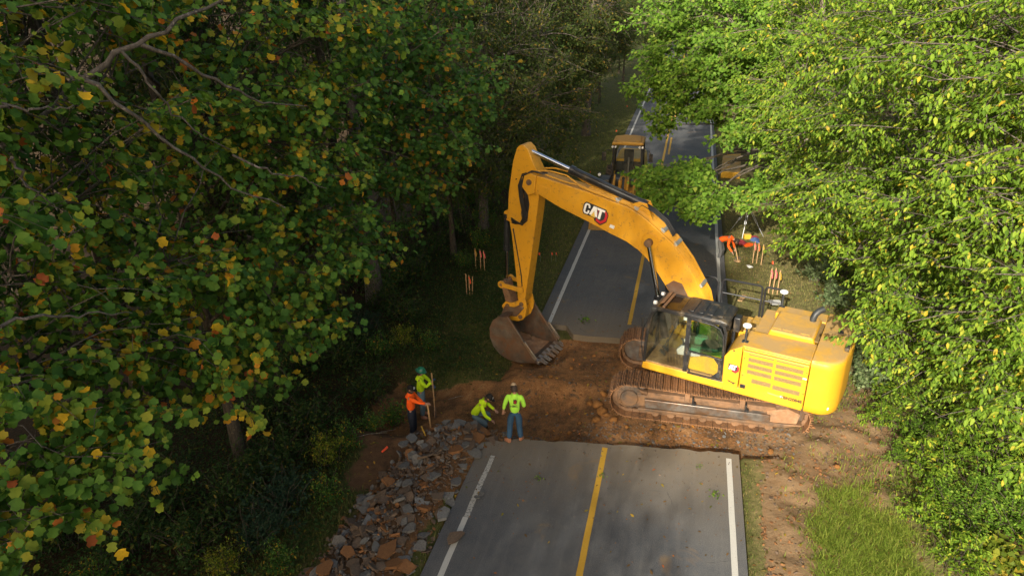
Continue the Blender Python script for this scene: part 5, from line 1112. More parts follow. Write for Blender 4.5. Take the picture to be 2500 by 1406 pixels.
# ------------------------------------------------------------------ vegetation
SUNV = -np.array(_d)
rs = np.random.default_rng(11)
def nrm(a): return a/np.maximum(np.linalg.norm(a, axis=-1, keepdims=True), 1e-9)
def fold(half, tipx, mid=0.45, lift=0.10, droop=0.10):
    """leaf from its half outline (x, y): midrib, both halves raised a little and the tip bent down"""
    n = len(half); V = [(0, 0, 0), (mid, 0, -0.01), (tipx, 0, -droop*tipx)]
    for s in (1, -1): V += [(x, s*y, lift*y*2*0.5-droop*x*x) for x, y in half]
    F = []
    for s, o in ((0, 3), (1, 3+n)):
        seq = [0]+[o+i for i in range(n)]+[2]
        for a, b_ in zip(seq[:-1], seq[1:]): F.append((1, a, b_) if s else (1, b_, a))
    return np.array(V, float), np.array(F)
LEAF = {
 'tulip': fold([(0.06, 0.26), (0.20, 0.50), (0.42, 0.36), (0.66, 0.52), (0.98, 0.24)], 0.86, 0.45, 0.34, 0.26),
 'tulip6': fold([(0.12, 0.45), (0.45, 0.36), (0.85, 0.36)], 0.84)[0:2],
 'maple': fold([(0.10, 0.40), (0.30, 0.22), (0.52, 0.48), (0.66, 0.18)], 1.0),
 'maple6': fold([(0.12, 0.42), (0.42, 0.34)], 1.0),
 'ovate': (np.array([(0, 0, 0), (0.30, 0.21, 0.03), (0.70, 0.15, -0.01), (1, 0, -0.10), (0.70, -0.15, -0.01), (0.30, -0.21, 0.03)]), np.array([(0, 2, 1), (0, 3, 2), (0, 4, 3), (0, 5, 4)])),
 'small': (np.array([(0, 0, 0), (0.45, 0.28, 0.05), (1, 0, -0.08), (0.45, -0.28, 0.05)]), np.array([(0, 2, 1), (0, 3, 2)])),
 'heart': fold([(-0.10, 0.22), (0.05, 0.45), (0.40, 0.44), (0.75, 0.22)], 1.0),
}
def leaf_arrays(P, D, N, S, kind):
    T, F = LEAF[kind]; D = nrm(D); B = nrm(np.cross(N, D)); N = np.cross(D, B)
    S = S[:, None, None]
    V = P[:, None, :] + S*(D[:, None, :]*T[None, :, 0:1]+B[:, None, :]*T[None, :, 1:2]+N[:, None, :]*T[None, :, 2:3])
    k = len(T); FF = F[None]+(np.arange(len(P))*k)[:, None, None]
    return V.reshape(-1, 3), FF.reshape(-1, 3)
def leaf_material(name, stops, trans=0.35, rough=0.5, interp='LINEAR'):
    t = NT(name); r_ = t.attr('rnd').outputs['Fac']; c = t.ramp(r_, stops, interp)
    n = t.noise(0.55, 2, 0.5, t.pos()); c = t.mix(t.mask(n, 0.3, 0.7), t.mix(1.0, c, (0.80, 0.86, 0.85), 'MULTIPLY'), c)
    vein = t.noise(22, 3, 0.6, t.pos()); c = t.mix(t.math('MULTIPLY', t.mask(vein, 0.5, 0.75), 0.25), c, tuple(x*0.5 for x in stops[0][1]))
    b_ = t.n('ShaderNodeBsdfPrincipled', inp={'Roughness': 0.6, 'Specular IOR Level': 0.14}); t.l(c, b_.inputs['Base Color'])
    tr = t.n('ShaderNodeBsdfTranslucent'); t.l(t.mix(1.0, c, (1.25, 1.35, 0.55), 'MULTIPLY'), tr.inputs[0])
    mx = t.n('ShaderNodeMixShader', inp={0: trans}); t.l(b_.outputs[0], mx.inputs[1]); t.l(tr.outputs[0], mx.inputs[2]); t.l(mx.outputs[0], t.out.inputs[0])
    return t.m
M['lf_tulip'] = leaf_material('tulip_tree_leaves', [(0.0, (0.026, 0.070, 0.009)), (0.30, (0.055, 0.130, 0.018)), (0.74, (0.130, 0.235, 0.030)), (0.86, (0.26, 0.29, 0.030)), (0.92, (0.36, 0.26, 0.020)), (0.96, (0.72, 0.42, 0.020)), (0.985, (0.52, 0.17, 0.022)), (1.0, (0.40, 0.10, 0.03))], 0.22)
M['lf_tulip_green'] = leaf_material('far_tulip_leaves', [(0.0, (0.036, 0.092, 0.016)), (0.55, (0.075, 0.165, 0.030)), (0.85, (0.12, 0.21, 0.034)), (0.93, (0.30, 0.22, 0.02)), (1.0, (0.50, 0.20, 0.02))])
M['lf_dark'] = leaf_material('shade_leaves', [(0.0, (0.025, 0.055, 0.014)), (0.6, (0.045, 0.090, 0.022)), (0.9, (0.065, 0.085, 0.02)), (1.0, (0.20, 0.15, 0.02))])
M['lf_edge'] = leaf_material('wood_edge_leaves', [(0.0, (0.045, 0.092, 0.020)), (0.6, (0.085, 0.145, 0.032)), (0.92, (0.11, 0.13, 0.03)), (1.0, (0.30, 0.20, 0.03))])
M['lf_olive'] = leaf_material('olive_leaves', [(0.0, (0.032, 0.050, 0.010)), (0.6, (0.058, 0.080, 0.016)), (0.9, (0.10, 0.105, 0.022)), (1.0, (0.28, 0.17, 0.03))])
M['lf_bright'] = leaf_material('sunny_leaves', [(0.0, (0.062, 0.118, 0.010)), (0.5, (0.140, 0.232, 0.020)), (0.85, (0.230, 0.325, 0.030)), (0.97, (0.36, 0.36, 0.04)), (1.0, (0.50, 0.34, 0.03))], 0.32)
M['lf_maple'] = leaf_material('maple_leaves', [(0.0, (0.070, 0.145, 0.014)), (0.5, (0.135, 0.250, 0.026)), (0.9, (0.205, 0.320, 0.040)), (1.0, (0.27, 0.31, 0.05))], 0.32)
M['lf_pale'] = leaf_material('silvery_leaves', [(0.0, (0.10, 0.15, 0.055)), (0.5, (0.16, 0.21, 0.09)), (1.0, (0.24, 0.28, 0.13))], 0.30)
M['lf_yellowgreen'] = leaf_material('yellow_green_leaves', [(0.0, (0.09, 0.13, 0.015)), (0.5, (0.16, 0.20, 0.02)), (0.9, (0.26, 0.25, 0.03)), (1.0, (0.42, 0.28, 0.03))], 0.4)
M['lf_blue'] = leaf_material('blue_green_leaves', [(0.0, (0.020, 0.045, 0.026)), (0.6, (0.035, 0.068, 0.036)), (1.0, (0.06, 0.09, 0.04))], 0.3)
def bark(name, c0, c1):
    t = NT(name); p = t.pos(); mp = t.n('ShaderNodeMapping', inp={'Scale': (6, 6, 1.4)}); t.l(p, mp.inputs[0])
    n = t.noise(3, 6, 0.7, mp.outputs[0]); n2 = t.noise(14, 4, 0.6, p)
    c = t.mix(t.mask(n, 0.35, 0.65), c0, c1); c = t.mix(t.mask(n2, 0.58, 0.68), c, tuple(min(1, x*1.7) for x in c1))
    t.bsdf(c, 0.9, 0, t.bump(n, 0.8, 0.03), 0.2); return t.m
M['bark'] = bark('grey_bark', (0.055, 0.045, 0.036), (0.14, 0.12, 0.10))
M['bark_pale'] = bark('pale_bark', (0.10, 0.082, 0.06), (0.22, 0.185, 0.14))
M['bark_dark'] = bark('dark_bark', (0.035, 0.028, 0.020), (0.085, 0.07, 0.052))

def tubes(L, Rr, sides):
    """L (n, k, 3) polylines, Rr (n, k) radii -> verts, quads"""
    n, k, _ = L.shape; d = np.empty_like(L); d[:, 1:-1] = L[:, 2:]-L[:, :-2]; d[:, 0] = L[:, 1]-L[:, 0]; d[:, -1] = L[:, -1]-L[:, -2]; d = nrm(d)
    ref = np.where(np.abs(d[:, :1, 2:3]) > 0.9, np.array([1.0, 0, 0]), np.array([0, 0, 1.0])); ref = np.broadcast_to(ref, d.shape)
    u = nrm(np.cross(d, ref)); v = np.cross(d, u); a = np.arange(sides)*2*np.pi/sides
    V = L[:, :, None, :]+Rr[:, :, None, None]*(u[:, :, None, :]*np.cos(a)[None, None, :, None]+v[:, :, None, :]*np.sin(a)[None, None, :, None])
    id_ = np.arange(n*k*sides).reshape(n, k, sides)
    q = np.stack([id_[:, :-1], np.roll(id_[:, :-1], -1, 2), np.roll(id_[:, 1:], -1, 2), id_[:, 1:]], -1)
    return V.reshape(-1, 3), q.reshape(-1, 4)
def bez(a, b_, c, k):
    t = np.linspace(0, 1, k)[None, :, None]
    return (1-t)**2*a[:, None]+2*t*(1-t)*b_[:, None]+t*t*c[:, None]
def wobble(L, amp, g=rs):
    n, k, _ = L.shape; w_ = g.normal(size=(n, k, 3))*amp; w_[:, 0] = 0; return L+w_
def branches_mesh(groups, name, mat):
    Vs, Fs, o = [], [], 0
    for L, Rr, s in groups:
        if len(L) == 0: continue
        V, F = tubes(L, Rr, s); Vs.append(V); Fs.append(F+o); o += len(V)
    return np_mesh(name, np.concatenate(Vs), np.concatenate(Fs), mat, smooth=True)
def twig_leaves(A, B, m, size, style, centre=None, g=rs, droop=0.35, jit=0.05, face=0.75, sunw=0.8):
    """m leaves along each twig A->B; style 'hang' = long-stalked leaves facing outwards, 'rank' = two ranks of pendent leaflets"""
    n = len(A); d = B-A; ln = np.linalg.norm(d, axis=1); d = nrm(d)
    t = (np.arange(m)[None]+g.uniform(0.1, 0.9, (n, m)))/m*0.9+0.15
    P = A[:, None]+(B-A)[:, None]*t[:, :, None]; P[:, :, 2] -= (0.10*t*t*ln[:, None])
    side = nrm(np.cross(d, np.array([0, 0, 1.0]))+1e-4)
    sg = np.where((np.arange(m) % 2)[None] == 0, 1.0, -1.0)*np.ones((n, 1))
    r3 = lambda: g.normal(size=(n, m, 3))
    if style == 'rank':
        D = side[:, None]*sg[:, :, None]*0.75+d[:, None]*0.55+np.array([0, 0, -1.0])*droop+r3()*0.16
        N = np.array([0, 0, 1.0])+side[:, None]*sg[:, :, None]*droop*0.8+r3()*0.25
    else:
        out = nrm(r3()+d[:, None]*0.6+side[:, None]*sg[:, :, None]*0.7)
        D = out*0.9+np.array([0, 0, -1.0])*droop
        N = np.array([0, 0, 0.75])+out*0.55+r3()*0.42
        P = P+out*size*0.55
    if centre is not None:            # crowns turn their leaves outwards, to the light
        o2 = nrm((P-np.asarray(centre))*[1, 1, 0.15]); N = N+o2*face+SUNV*sunw; D = D+o2*0.25
    P = P+r3()*jit
    S = size*np.clip(g.normal(0.9, 0.24, (n, m)), 0.4, 1.35)
    return P.reshape(-1, 3), D.reshape(-1, 3), N.reshape(-1, 3), S.reshape(-1)
def in_blob(c, r_, n, g=rs, shell=0.42):
    v = nrm(g.normal(size=(n, 3)))*(g.uniform(0, 1, (n, 1))**shell); return np.asarray(c)+v*np.asarray(r_)
def make_tree(name, label, base, top, r0, blobs, leaf, mat, size, m=10, K=5, tl=0.55, style='hang', droop=0.35, group=None,
              bk='bark', spread=1.0, per=1.0, loose=0, seed=1, cat='tree', shell=0.42, rndpow=1.0, bare=0.0, sunw=0.8, turning=0.0):
    """blobs: (centre xyz, radius or (rx, ry, rz), number of boughs); returns the root"""
    g = np.random.default_rng(seed); base = np.array(base, float); top = np.array(top, float)
    root = empty(name, base); tag(root, label, cat, group)
    k = 9; tt = np.linspace(0, 1, k)[:, None]; trunk = base+(top-base)*tt+np.cumsum(g.normal(size=(k, 3))*[0.10, 0.10, 0], 0)*tt*0.9
    trunk[0] = base-[0, 0, 0.3]; rad = r0*(1-0.78*tt[:, 0]); rad[0] *= 1.5; rad[1] *= 1.08
    def on_trunk(z):
        f = np.clip((z-base[2])/(top[2]-base[2]), 0.12, 0.98)*(k-1); i = int(min(f, k-2)); return trunk[i]+(trunk[i+1]-trunk[i])*(f-i), np.interp(f, range(k), rad)
    ML, MR, SA, SL, SR, T0, T1, Q = [], [], [], [], [], [], [], []
    for c, r_, n in blobs:
        c = np.array(c, float); r_ = np.array([r_]*3 if np.isscalar(r_) else r_, float); n = max(3, int(n*per))
        hd = np.linalg.norm((c-trunk[0])[:2]); st, sr = on_trunk(c[2]-0.45*hd-0.4)
        mid = (st+c)/2+[0, 0, 0.18*hd]; end = c-(c-st)*0.05
        ml = wobble(bez(st[None], mid[None], end[None], 8), 0.07*spread, g)[0]; ML.append(ml); lr = min(sr*0.6, 0.018+0.008*np.linalg.norm(c-st)); MR.append(np.linspace(lr, 0.010, 8))
        tg = in_blob(c, r_, n, g, shell)
        lo = float(np.clip(1-1.5*r_.mean()/np.linalg.norm(c-st), 0.30, 0.88)); f = g.uniform(lo, 1.0, n)*7; i = np.minimum(f.astype(int), 6); s0 = ml[i]+(ml[i+1]-ml[i])*(f-i)[:, None]
        md = (s0+tg)/2+np.array([0, 0, 0.12])*np.linalg.norm(tg-s0, axis=1)[:, None]
        sl_ = wobble(bez(s0, md, tg, 6), 0.05*spread, g); SL.append(sl_)
        w0 = 0.007+0.0038*np.linalg.norm(tg-s0, axis=1); SR.append(w0[:, None]*np.linspace(1, 0.35, 6)[None])
        keep = g.uniform(0, 1, n) > bare
        sl2 = sl_[keep]; n2 = len(sl2)
        if n2:
            f = g.uniform(0.45, 1.0, (n2, K))*5; i = np.minimum(f.astype(int), 4); ii = np.arange(n2)[:, None]
            a = sl2[ii, i]+(sl2[ii, i+1]-sl2[ii, i])*(f-i)[..., None]
            dv = nrm(g.normal(size=(n2, K, 3))+nrm(tg[keep]-c)[:, None]*0.8+[0, 0, 0.05])
            dv[..., 2] *= 0.6
            b_ = a+dv*tl*g.uniform(0.6, 1.3, (n2, K, 1)); T0.append(a.reshape(-1, 3)); T1.append(b_.reshape(-1, 3))
    SL, SR = np.concatenate(SL), np.concatenate(SR); T0, T1 = np.concatenate(T0), np.concatenate(T1)
    me = branches_mesh([(trunk[None], rad[None], 10)], 'trunk', M[bk]); me.transform(Matrix.Translation(-Vector(base))); link('trunk', me, root)
    tm_ = (T0+T1)/2+[0, 0, 0.03]; TL = np.stack([T0, tm_, T1], 1); TRr = np.full((len(T0), 3), 1.0)*np.array([0.006, 0.0045, 0.003])
    me = branches_mesh([(np.array(ML), np.array(MR), 7), (SL, SR, 5), (TL, TRr, 3)], 'branches', M[bk]); me.transform(Matrix.Translation(-Vector(base))); link('branches', me, root)
    P, D, N, S = twig_leaves(T0, T1, m, size, style, base+(top-base)*0.6, g, droop, sunw=sunw)
    rn = g.uniform(0, 1, len(P))**rndpow
    if turning:          # the twigs that have begun to turn yellow
        tw = np.repeat(g.uniform(0, 1, len(T0)) < turning, m); rn = np.where(tw, 0.62+0.38*rn, rn*0.92)
    if loose:           # the leaves that show largest in the photograph, each its own object
        px, py, pz = PROJ(P); vis = (px > 0) & (px < 2500) & (py > 0) & (py < 1406) & (pz > 1)
        cand = np.where(vis)[0]; cand = cand[np.argsort(pz[cand]/S[cand])][:loose]
        for c_ in cand:
            q = LEAFOBJ(leaf, mat, rn[c_]); o = link('leaf', q, root)
            D_ = nrm(D[c_]); B_ = nrm(np.cross(N[c_], D_)); N_ = np.cross(D_, B_); s = S[c_]; Mx = Matrix.Identity(4)
            for i in range(3): Mx[i][0], Mx[i][1], Mx[i][2], Mx[i][3] = D_[i]*s, B_[i]*s, N_[i]*s, P[c_][i]-base[i]
            o.matrix_local = Mx
        k_ = np.ones(len(P), bool); k_[cand] = False; P, D, N, S, rn = P[k_], D[k_], N[k_], S[k_], rn[k_]
    V, F = leaf_arrays(P-base, D, N, S, leaf)
    me = np_mesh('crown', V, F, M[mat], np.repeat(rn, len(LEAF[leaf][1])))
    cr = link('crown', me, root); cr['kind'] = 'stuff'
    return root
_lo = {}
def LEAFOBJ(leaf, mat, r_):
    b_ = round(r_*24)/24; key = (leaf, mat, b_)
    if key not in _lo:
        T, F = LEAF[leaf]; _lo[key] = np_mesh('leaf', T, F, M[mat], np.full(len(F), b_))
    return _lo[key]
def bare_limbs(root, mat, lines):
    """limbs that show between the leaves: lists of (px, py, distance) with a start radius"""
    g = np.random.default_rng(9)
    for r0, pts in lines:
        P = np.array([AT(*p) for p in pts]); t = np.linspace(0, 1, 14); k = np.linspace(0, 1, len(P))
        L = np.stack([np.interp(t, k, P[:, i]) for i in range(3)], 1)+g.normal(size=(14, 3))*0.025
        me = branches_mesh([(L[None], np.linspace(r0, r0*0.3, 14)[None], 7)], 'limb', M[mat]); me.transform(Matrix.Translation(-root.location)); link('limb', me, root)
def copy_tree(o, parent=None):
    c = o.copy(); COL.objects.link(c); c.parent = parent
    for ch in o.children:
        q = ch.copy(); COL.objects.link(q); q.parent = c
    return c
def B(px, py, d, r_, n): return (AT(px, py, d), r_, n)

# --- tulip trees close to the camera on the left
tl_grp = 'tulip trees close by on the left'
TT = make_tree('tulip_tree', 'nearest tulip tree at the left edge, big green leaves turning yellow', (-11.2, 4.6, -1.0), (-9.8, 5.4, 17.0), 0.26,
          [B(80, 200, 10.7, 1.72, 16), B(300, 420, 11.5, 1.84, 18), B(100, 640, 10.5, 1.61, 16), B(330, 760, 11.5, 1.72, 20), B(110, 900, 10.7, 1.55, 18), B(480, 610, 12.5, 1.72, 16),
           B(90, 1090, 11.1, 1.26, 11), B(-180, 500, 10.5, 2.07, 14), B(-220, 0, 10.5, 2.18, 14), B(180, -130, 11.7, 2.07, 14), B(420, 120, 13.4, 1.84, 14), B(60, 1300, 11.7, 1.15, 6), B(-150, 950, 10.5, 1.84, 10),
           ((-9.6, 3.2, 13.5), 2.6, 22), ((-9.4, 6.0, 15.0), 2.6, 22), ((-12.0, 3.0, 11.0), 2.4, 16)],
          'tulip', 'lf_tulip', 0.122, m=9, K=5, tl=0.50, sunw=0.15, turning=0.36, group=tl_grp, loose=300, seed=3, bk='bark')
bare_limbs(TT, 'bark', [(0.042, [(190, 195, 10.2), (300, 130, 10.2), (420, 70, 10.4), (530, 0, 10.8), (640, -80, 11.2)]), (0.028, [(210, 190, 9.2), (330, 280, 9.3), (440, 370, 9.6), (560, 450, 10.0), (700, 510, 10.4)]), (0.026, [(340, 105, 9.4), (470, 170, 9.6), (560, 215, 9.9), (650, 255, 10.3), (760, 265, 10.8)]),
    (0.020, [(300, 130, 9.3), (370, 210, 9.4), (430, 290, 9.7), (560, 370, 10.2)]), (0.022, [(-20, 250, 9.0), (70, 270, 9.0), (180, 262, 9.1)]), (0.020, [(20, 380, 8.9), (70, 450, 9.0), (140, 510, 9.2)]), (0.02, [(20, 785, 8.8), (150, 775, 9.0), (330, 755, 9.4)]), (0.018, [(560, 380, 10.0), (700, 430, 10.3), (790, 455, 10.6)])])
make_tree('tulip_tree', 'tulip tree with yellow-flecked green leaves standing behind the nearest one', (-10.9, 12.4, -0.9), (-10.6, 12.0, 18.0), 0.14,
          [B(600, 640, 13.0, 1.6, 20), B(760, 780, 14.2, 1.3, 16), B(700, 430, 14.2, 1.7, 20), B(840, 260, 15.6, 1.9, 24), B(640, 190, 14.6, 1.8, 22), B(850, 600, 15.6, 1.4, 14),
           B(450, 860, 12.2, 1.3, 16), B(560, 940, 12.6, 1.0, 9), B(330, 1060, 11.6, 1.1, 9), B(200, 1160, 11.2, 1.0, 8), B(480, 330, 13.4, 1.6, 14), B(860, 60, 15.8, 1.9, 20), B(250, 560, 12.5, 1.6, 14), B(350, 20, 13, 1.9, 18), B(640, 820, 13.4, 1.2, 10),
           ((-10.5, 11.5, 13.5), 2.6, 24), ((-9.5, 13.5, 15.5), 2.6, 22)],
          'tulip', 'lf_tulip', 0.125, m=9, K=5, tl=0.52, sunw=0.15, turning=0.34, group=tl_grp, loose=300, seed=5, bk='bark_dark')
make_tree('tulip_tree', 'greener tulip tree spreading towards the excavator from the wood edge', (-11.6, 22.5, -1.2), (-11.0, 21.5, 17.0), 0.30,
          [B(980, 130, 19.5, 2.2, 26), B(1090, 270, 20.5, 2.0, 26), B(960, 360, 20.0, 2.0, 24), B(1060, 420, 20.6, 1.3, 14), B(870, 470, 19.2, 1.7, 18), B(1160, 220, 22, 1.6, 16), B(920, 580, 19.6, 1.2, 8), B(780, 560, 18.0, 1.8, 16), B(1080, 60, 21, 2.2, 24), B(800, 150, 18.5, 2.0, 20),
           ((-10.5, 21, 13.5), 3.0, 30), ((-11.5, 23, 16), 3.0, 30)],
          'tulip6', 'lf_tulip_green', 0.140, sunw=0.3, m=11, K=5, tl=0.5, group=tl_grp, seed=8, loose=150)
# --- olive trees farther along the left side
make_tree('verge_tree', 'small-leaved olive-green tree arching over behind the boom tip', (-9.6, 31.0, -1.2), (-8.8, 30.0, 15.0), 0.22,
          [B(1330, 240, 30, 2.6, 34), B(1290, 350, 29.0, 1.8, 24), B(1210, 400, 27.5, 1.6, 18), B(1210, 130, 31, 3.2, 36), B(1340, 80, 34, 3.4, 40), B(1100, 330, 28, 2.2, 22), B(1240, 300, 29, 2.2, 24), B(1180, 30, 30, 2.6, 28), ((-9, 30, 14), 3.4, 40), B(1390, 350, 31, 1.0, 8)],
          'ovate', 'lf_olive', 0.15, m=11, K=6, tl=0.6, style='hang', seed=12, group='olive trees along the left verge')
make_tree('verge_tree', 'tall dusky tree closing the view above the far road', (-7.6, 52.0, -0.8), (-6.6, 51.0, 17.0), 0.28,
          [B(1430, 60, 52, 4.2, 50), B(1380, 170, 50, 3.2, 30), B(1500, 10, 54, 4.2, 40), B(1400, 250, 49, 2.2, 14), ((-7, 52, 14), 4.5, 50), ((-4.0, 50.5, 14.5), 3.2, 34), B(1540, 60, 55, 2.4, 20), B(1460, 0, 48, 2.8, 26), B(1420, 120, 50, 2.6, 26)],
          'ovate', 'lf_olive', 0.20, m=10, K=6, tl=0.8, seed=14, group='olive trees along the left verge')
# --- the right-hand wood, lit by the sun
rt_grp = 'sunlit trees along the right side'
make_tree('sunlit_tree', 'nearest sunlit tree at the right edge with ranks of hanging leaflets', (11.2, 11.0, -1.2), (10.0, 11.5, 17.0), 0.26,
          [B(2380, 120, 13.8, 1.98, 30), B(2460, 380, 12.8, 1.76, 30), B(2300, 330, 14.4, 1.65, 22), B(2420, 620, 13.4, 1.65, 26), B(2300, 560, 14.6, 1.43, 18), B(2480, 850, 13.4, 1.43, 20), B(2560, 200, 12.7, 2.09, 22), B(2600, 650, 12.7, 2.09, 20), B(2250, 60, 15.4, 1.87, 24), B(2400, 960, 14.4, 1.32, 14), B(2350, 780, 14.4, 1.43, 16), B(2500, -80, 13.6, 1.98, 20),
           ((10.2, 11.5, 14), 2.8, 34)],
          'ovate', 'lf_bright', 0.104, m=22, K=7, tl=0.66, style='rank', droop=0.75, group=rt_grp, loose=300, seed=21, bk='bark', bare=0.03)
make_tree('sunlit_tree', 'bright green tree behind the counterweight with drooping compound leaves', (9.6, 19.5, -1.0), (9.2, 19.0, 15.0), 0.24,
          [B(2150, 250, 17.5, 2.0, 34), B(2060, 420, 18.0, 1.7, 28), B(2200, 470, 16.6, 1.8, 30), B(2040, 580, 18.5, 1.3, 18), B(2220, 640, 16.8, 1.5, 24), B(2210, 760, 17.0, 1.2, 16), B(2250, 820, 15.6, 1.4, 18), B(2080, 120, 18.5, 2.0, 30), B(2160, 20, 18.0, 2.0, 26), B(1950, 470, 20.5, 1.3, 16), B(2000, 280, 19.5, 1.6, 22), B(2300, 930, 15.0, 1.2, 14),
           ((9.2, 19.5, 13.5), 2.8, 30)],
          'ovate', 'lf_bright', 0.110, m=20, K=7, tl=0.68, style='rank', droop=0.8, group=rt_grp, seed=23, bk='bark', bare=0.04, loose=150)
make_tree('sunlit_tree', 'lime-green tree reaching over the survey tripod', (8.6, 31.0, -0.9), (8.0, 30.5, 14.5), 0.22,
          [B(1910, 210, 27.0, 2.2, 38), B(1950, 60, 27.0, 2.6, 40), B(1925, 400, 27.0, 1.3, 22), B(1990, 450, 25.5, 1.6, 20), B(2020, 330, 25.0, 2.0, 24), B(1960, 560, 25.0, 1.1, 12), ((8, 30, 13), 3.0, 34)],
          'ovate', 'lf_bright', 0.155, m=16, K=8, tl=0.75, style='rank', droop=0.7, group=rt_grp, seed=25, bk='bark_pale', bare=0.04)
make_tree('maple_tree', 'maple leaning over the far road from the right, its low bough half in shade', (6.6, 37.5, -0.5), (5.4, 36.0, 15.0), 0.24,
          [B(1720, 180, 33.0, 1.8, 34), B(1650, 120, 35.0, 2.6, 44), B(1790, 80, 33.0, 2.6, 44), B(1640, 215, 34.0, 1.2, 18), B(1810, 250, 31.5, 1.6, 24), B(1700, 20, 36.0, 2.6, 40), B(1830, 160, 31.5, 2.2, 30),
           B(1610, 430, 29.5, 0.95, 20), B(1660, 465, 28.5, 1.2, 22), B(1775, 340, 30, .5, 4), B(1840, 335, 29, .7, 8), B(1800, 485, 27.5, .45, 4), B(1860, 475, 27, .6, 7), B(1565, 440, 29.8, .5, 5), B(1600, 490, 29, .6, 7), B(1650, 255, 34, .8, 10), B(1745, 270, 33, .8, 10), B(1690, 440, 29.0, 0.7, 10), B(1712, 495, 27.8, 0.6, 12), B(1700, 500, 27.8, 0.7, 10), B(1620, 500, 28.4, 0.7, 10), B(1600, 300, 34, 0.7, 9), B(1700, 262, 33, 0.9, 12), B(1600, 190, 34, 1.6, 24), B(1600, 60, 37, 2.0, 30), ((5.2, 36, 13.5), 3.0, 40)],
          'maple6', 'lf_maple', 0.165, m=12, K=7, tl=0.55, style='hang', seed=27, bk='bark_pale', group=rt_grp, bare=0.05)

# --- shared crowns for the massed wood behind, the shrubs and the trees behind the camera
def crown_kit(seed, rx, rz, n, leaf, mat, size, m, K, tl, style, hgt, bk, shell=0.5, r0=0.2, trunk=True):
    r_ = make_tree('wood_tree', 'x', (0, 0, 0), (0.2, 0.1, hgt), r0, [((0, 0, hgt*0.62), (rx, rx, rz), n), ((rx*0.3, -rx*0.3, hgt*0.85), (rx*0.7, rx*0.7, rz*0.5), n//3), ((-rx*0.3, rx*0.2, hgt*0.40), (rx*0.8, rx*0.8, rz*0.5), n//3)],
                  leaf, mat, size, m=m, K=K, tl=tl, style=style, seed=seed, bk=bk, shell=shell)
    return r_
def shrub_kit(seed, r_, h, n, leaf, mat, size, m, K, tl, style='hang', bk='bark_dark', droop=0.3):
    g = np.random.default_rng(seed); root = empty('shrub', (0, 0, 0))
    k = n; tips = in_blob((0, 0, h*0.55), (r_, r_, h*0.5), k, g, 0.5); b0 = g.normal(size=(k, 3))*[r_*0.22, r_*0.22, 0]; b0[:, 2] = -0.05
    st = wobble(bez(b0, (b0+tips)/2+[0, 0, h*0.15], tips, 5), 0.02, g); rr = np.linspace(0.010, 0.004, 5)[None]*np.ones((k, 1))
    me = branches_mesh([(st, rr, 4)], 'stems', M[bk]); link('stems', me, root)
    f = g.uniform(0.35, 1.0, (k, K))*4; i = np.minimum(f.astype(int), 3); ii = np.arange(k)[:, None]
    a = st[ii, i]+(st[ii, i+1]-st[ii, i])*(f-i)[..., None]; dv = nrm(g.normal(size=(k, K, 3))+[0, 0, 0.25]); b_ = a+dv*tl*g.uniform(0.5, 1.2, (k, K, 1))
    P, D, N, S = twig_leaves(a.reshape(-1, 3), b_.reshape(-1, 3), m, size, style, None, g, droop, 0.02)
    ok = P[:, 2] > 0.0; P, D, N, S = P[ok], D[ok], N[ok], S[ok]
    V, F = leaf_arrays(P, D, N, S, leaf); me = np_mesh('foliage', V, F, M[mat], np.repeat(g.uniform(0, 1, len(P)), len(LEAF[leaf][1])))
    c = link('foliage', me, root); c['kind'] = 'stuff'; return root
def place(kit, used, loc, rz, s, label, cat, group, sz=None):
    o = kit if not used else copy_tree(kit)
    o.location = loc; o.rotation_euler = (0, 0, rz); o.scale = (s, s, sz or s); tag(o, label, cat, group); return o
rg = random.Random(5)
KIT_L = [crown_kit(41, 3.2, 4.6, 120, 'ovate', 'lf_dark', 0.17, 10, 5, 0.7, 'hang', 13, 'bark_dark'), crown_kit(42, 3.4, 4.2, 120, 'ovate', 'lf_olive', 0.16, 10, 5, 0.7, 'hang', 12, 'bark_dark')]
left_spots = [(-14.5, 9), (-16, 14.5), (-14.2, 18.5), (-17.5, 21), (-14.0, 25.5), (-18, 28), (-13.2, 31), (-13.6, 36.5), (-17, 40), (-11.8, 42), (-12.6, 48), (-11.0, 56), (-16, 53), (-20, 35), (-21, 17), (-20, 9), (-11.5, 65), (-17, 66), (-10.2, 76), (-23, 26), (-23, 46), (-15.5, 3.5), (-19.5, 2), (-10.0, 90), (-16, 84), (-18, 6), (-24, 10), (-27, 16), (-25, 4), (-29, 22), (-30, 9), (-4.0, 110), (1.5, 118), (6, 108), (-9.5, 104), (-1.5, 128)]
cnt = [0, 0]
for i, (x, y) in enumerate(left_spots):
    k = i % 2 if x < -9.9 or i % 3 else 1; s = rg.uniform(0.95, 1.3)
    where = 'behind the tulip trees' if y < 13 else 'behind the trench' if y < 24 else 'behind the boom' if y < 40 else 'along the far verge' if y < 70 else 'closing the far road'
    depth = 'front' if x > -15 else 'deep in'
    place(KIT_L[k], cnt[k], (x+rg.uniform(-.5, .5), y, hz(x, y)-0.1), rg.uniform(0, 6.28), s, '%s tree %s, %s the left wood' % (['dark leafy', 'olive-leaved'][k], where, 'fronting' if x > -15 else 'deep in'), 'tree', 'trees of the shaded left wood', s*(1.35 if y < 75 else 1.1)); cnt[k] = 1
KIT_R = [crown_kit(51, 3.2, 4.4, 120, 'ovate', 'lf_bright', 0.16, 11, 5, 0.75, 'rank', 12.5, 'bark_pale'), crown_kit(52, 3.2, 4.4, 120, 'maple', 'lf_maple', 0.17, 8, 5, 0.65, 'hang', 12.5, 'bark_pale')]
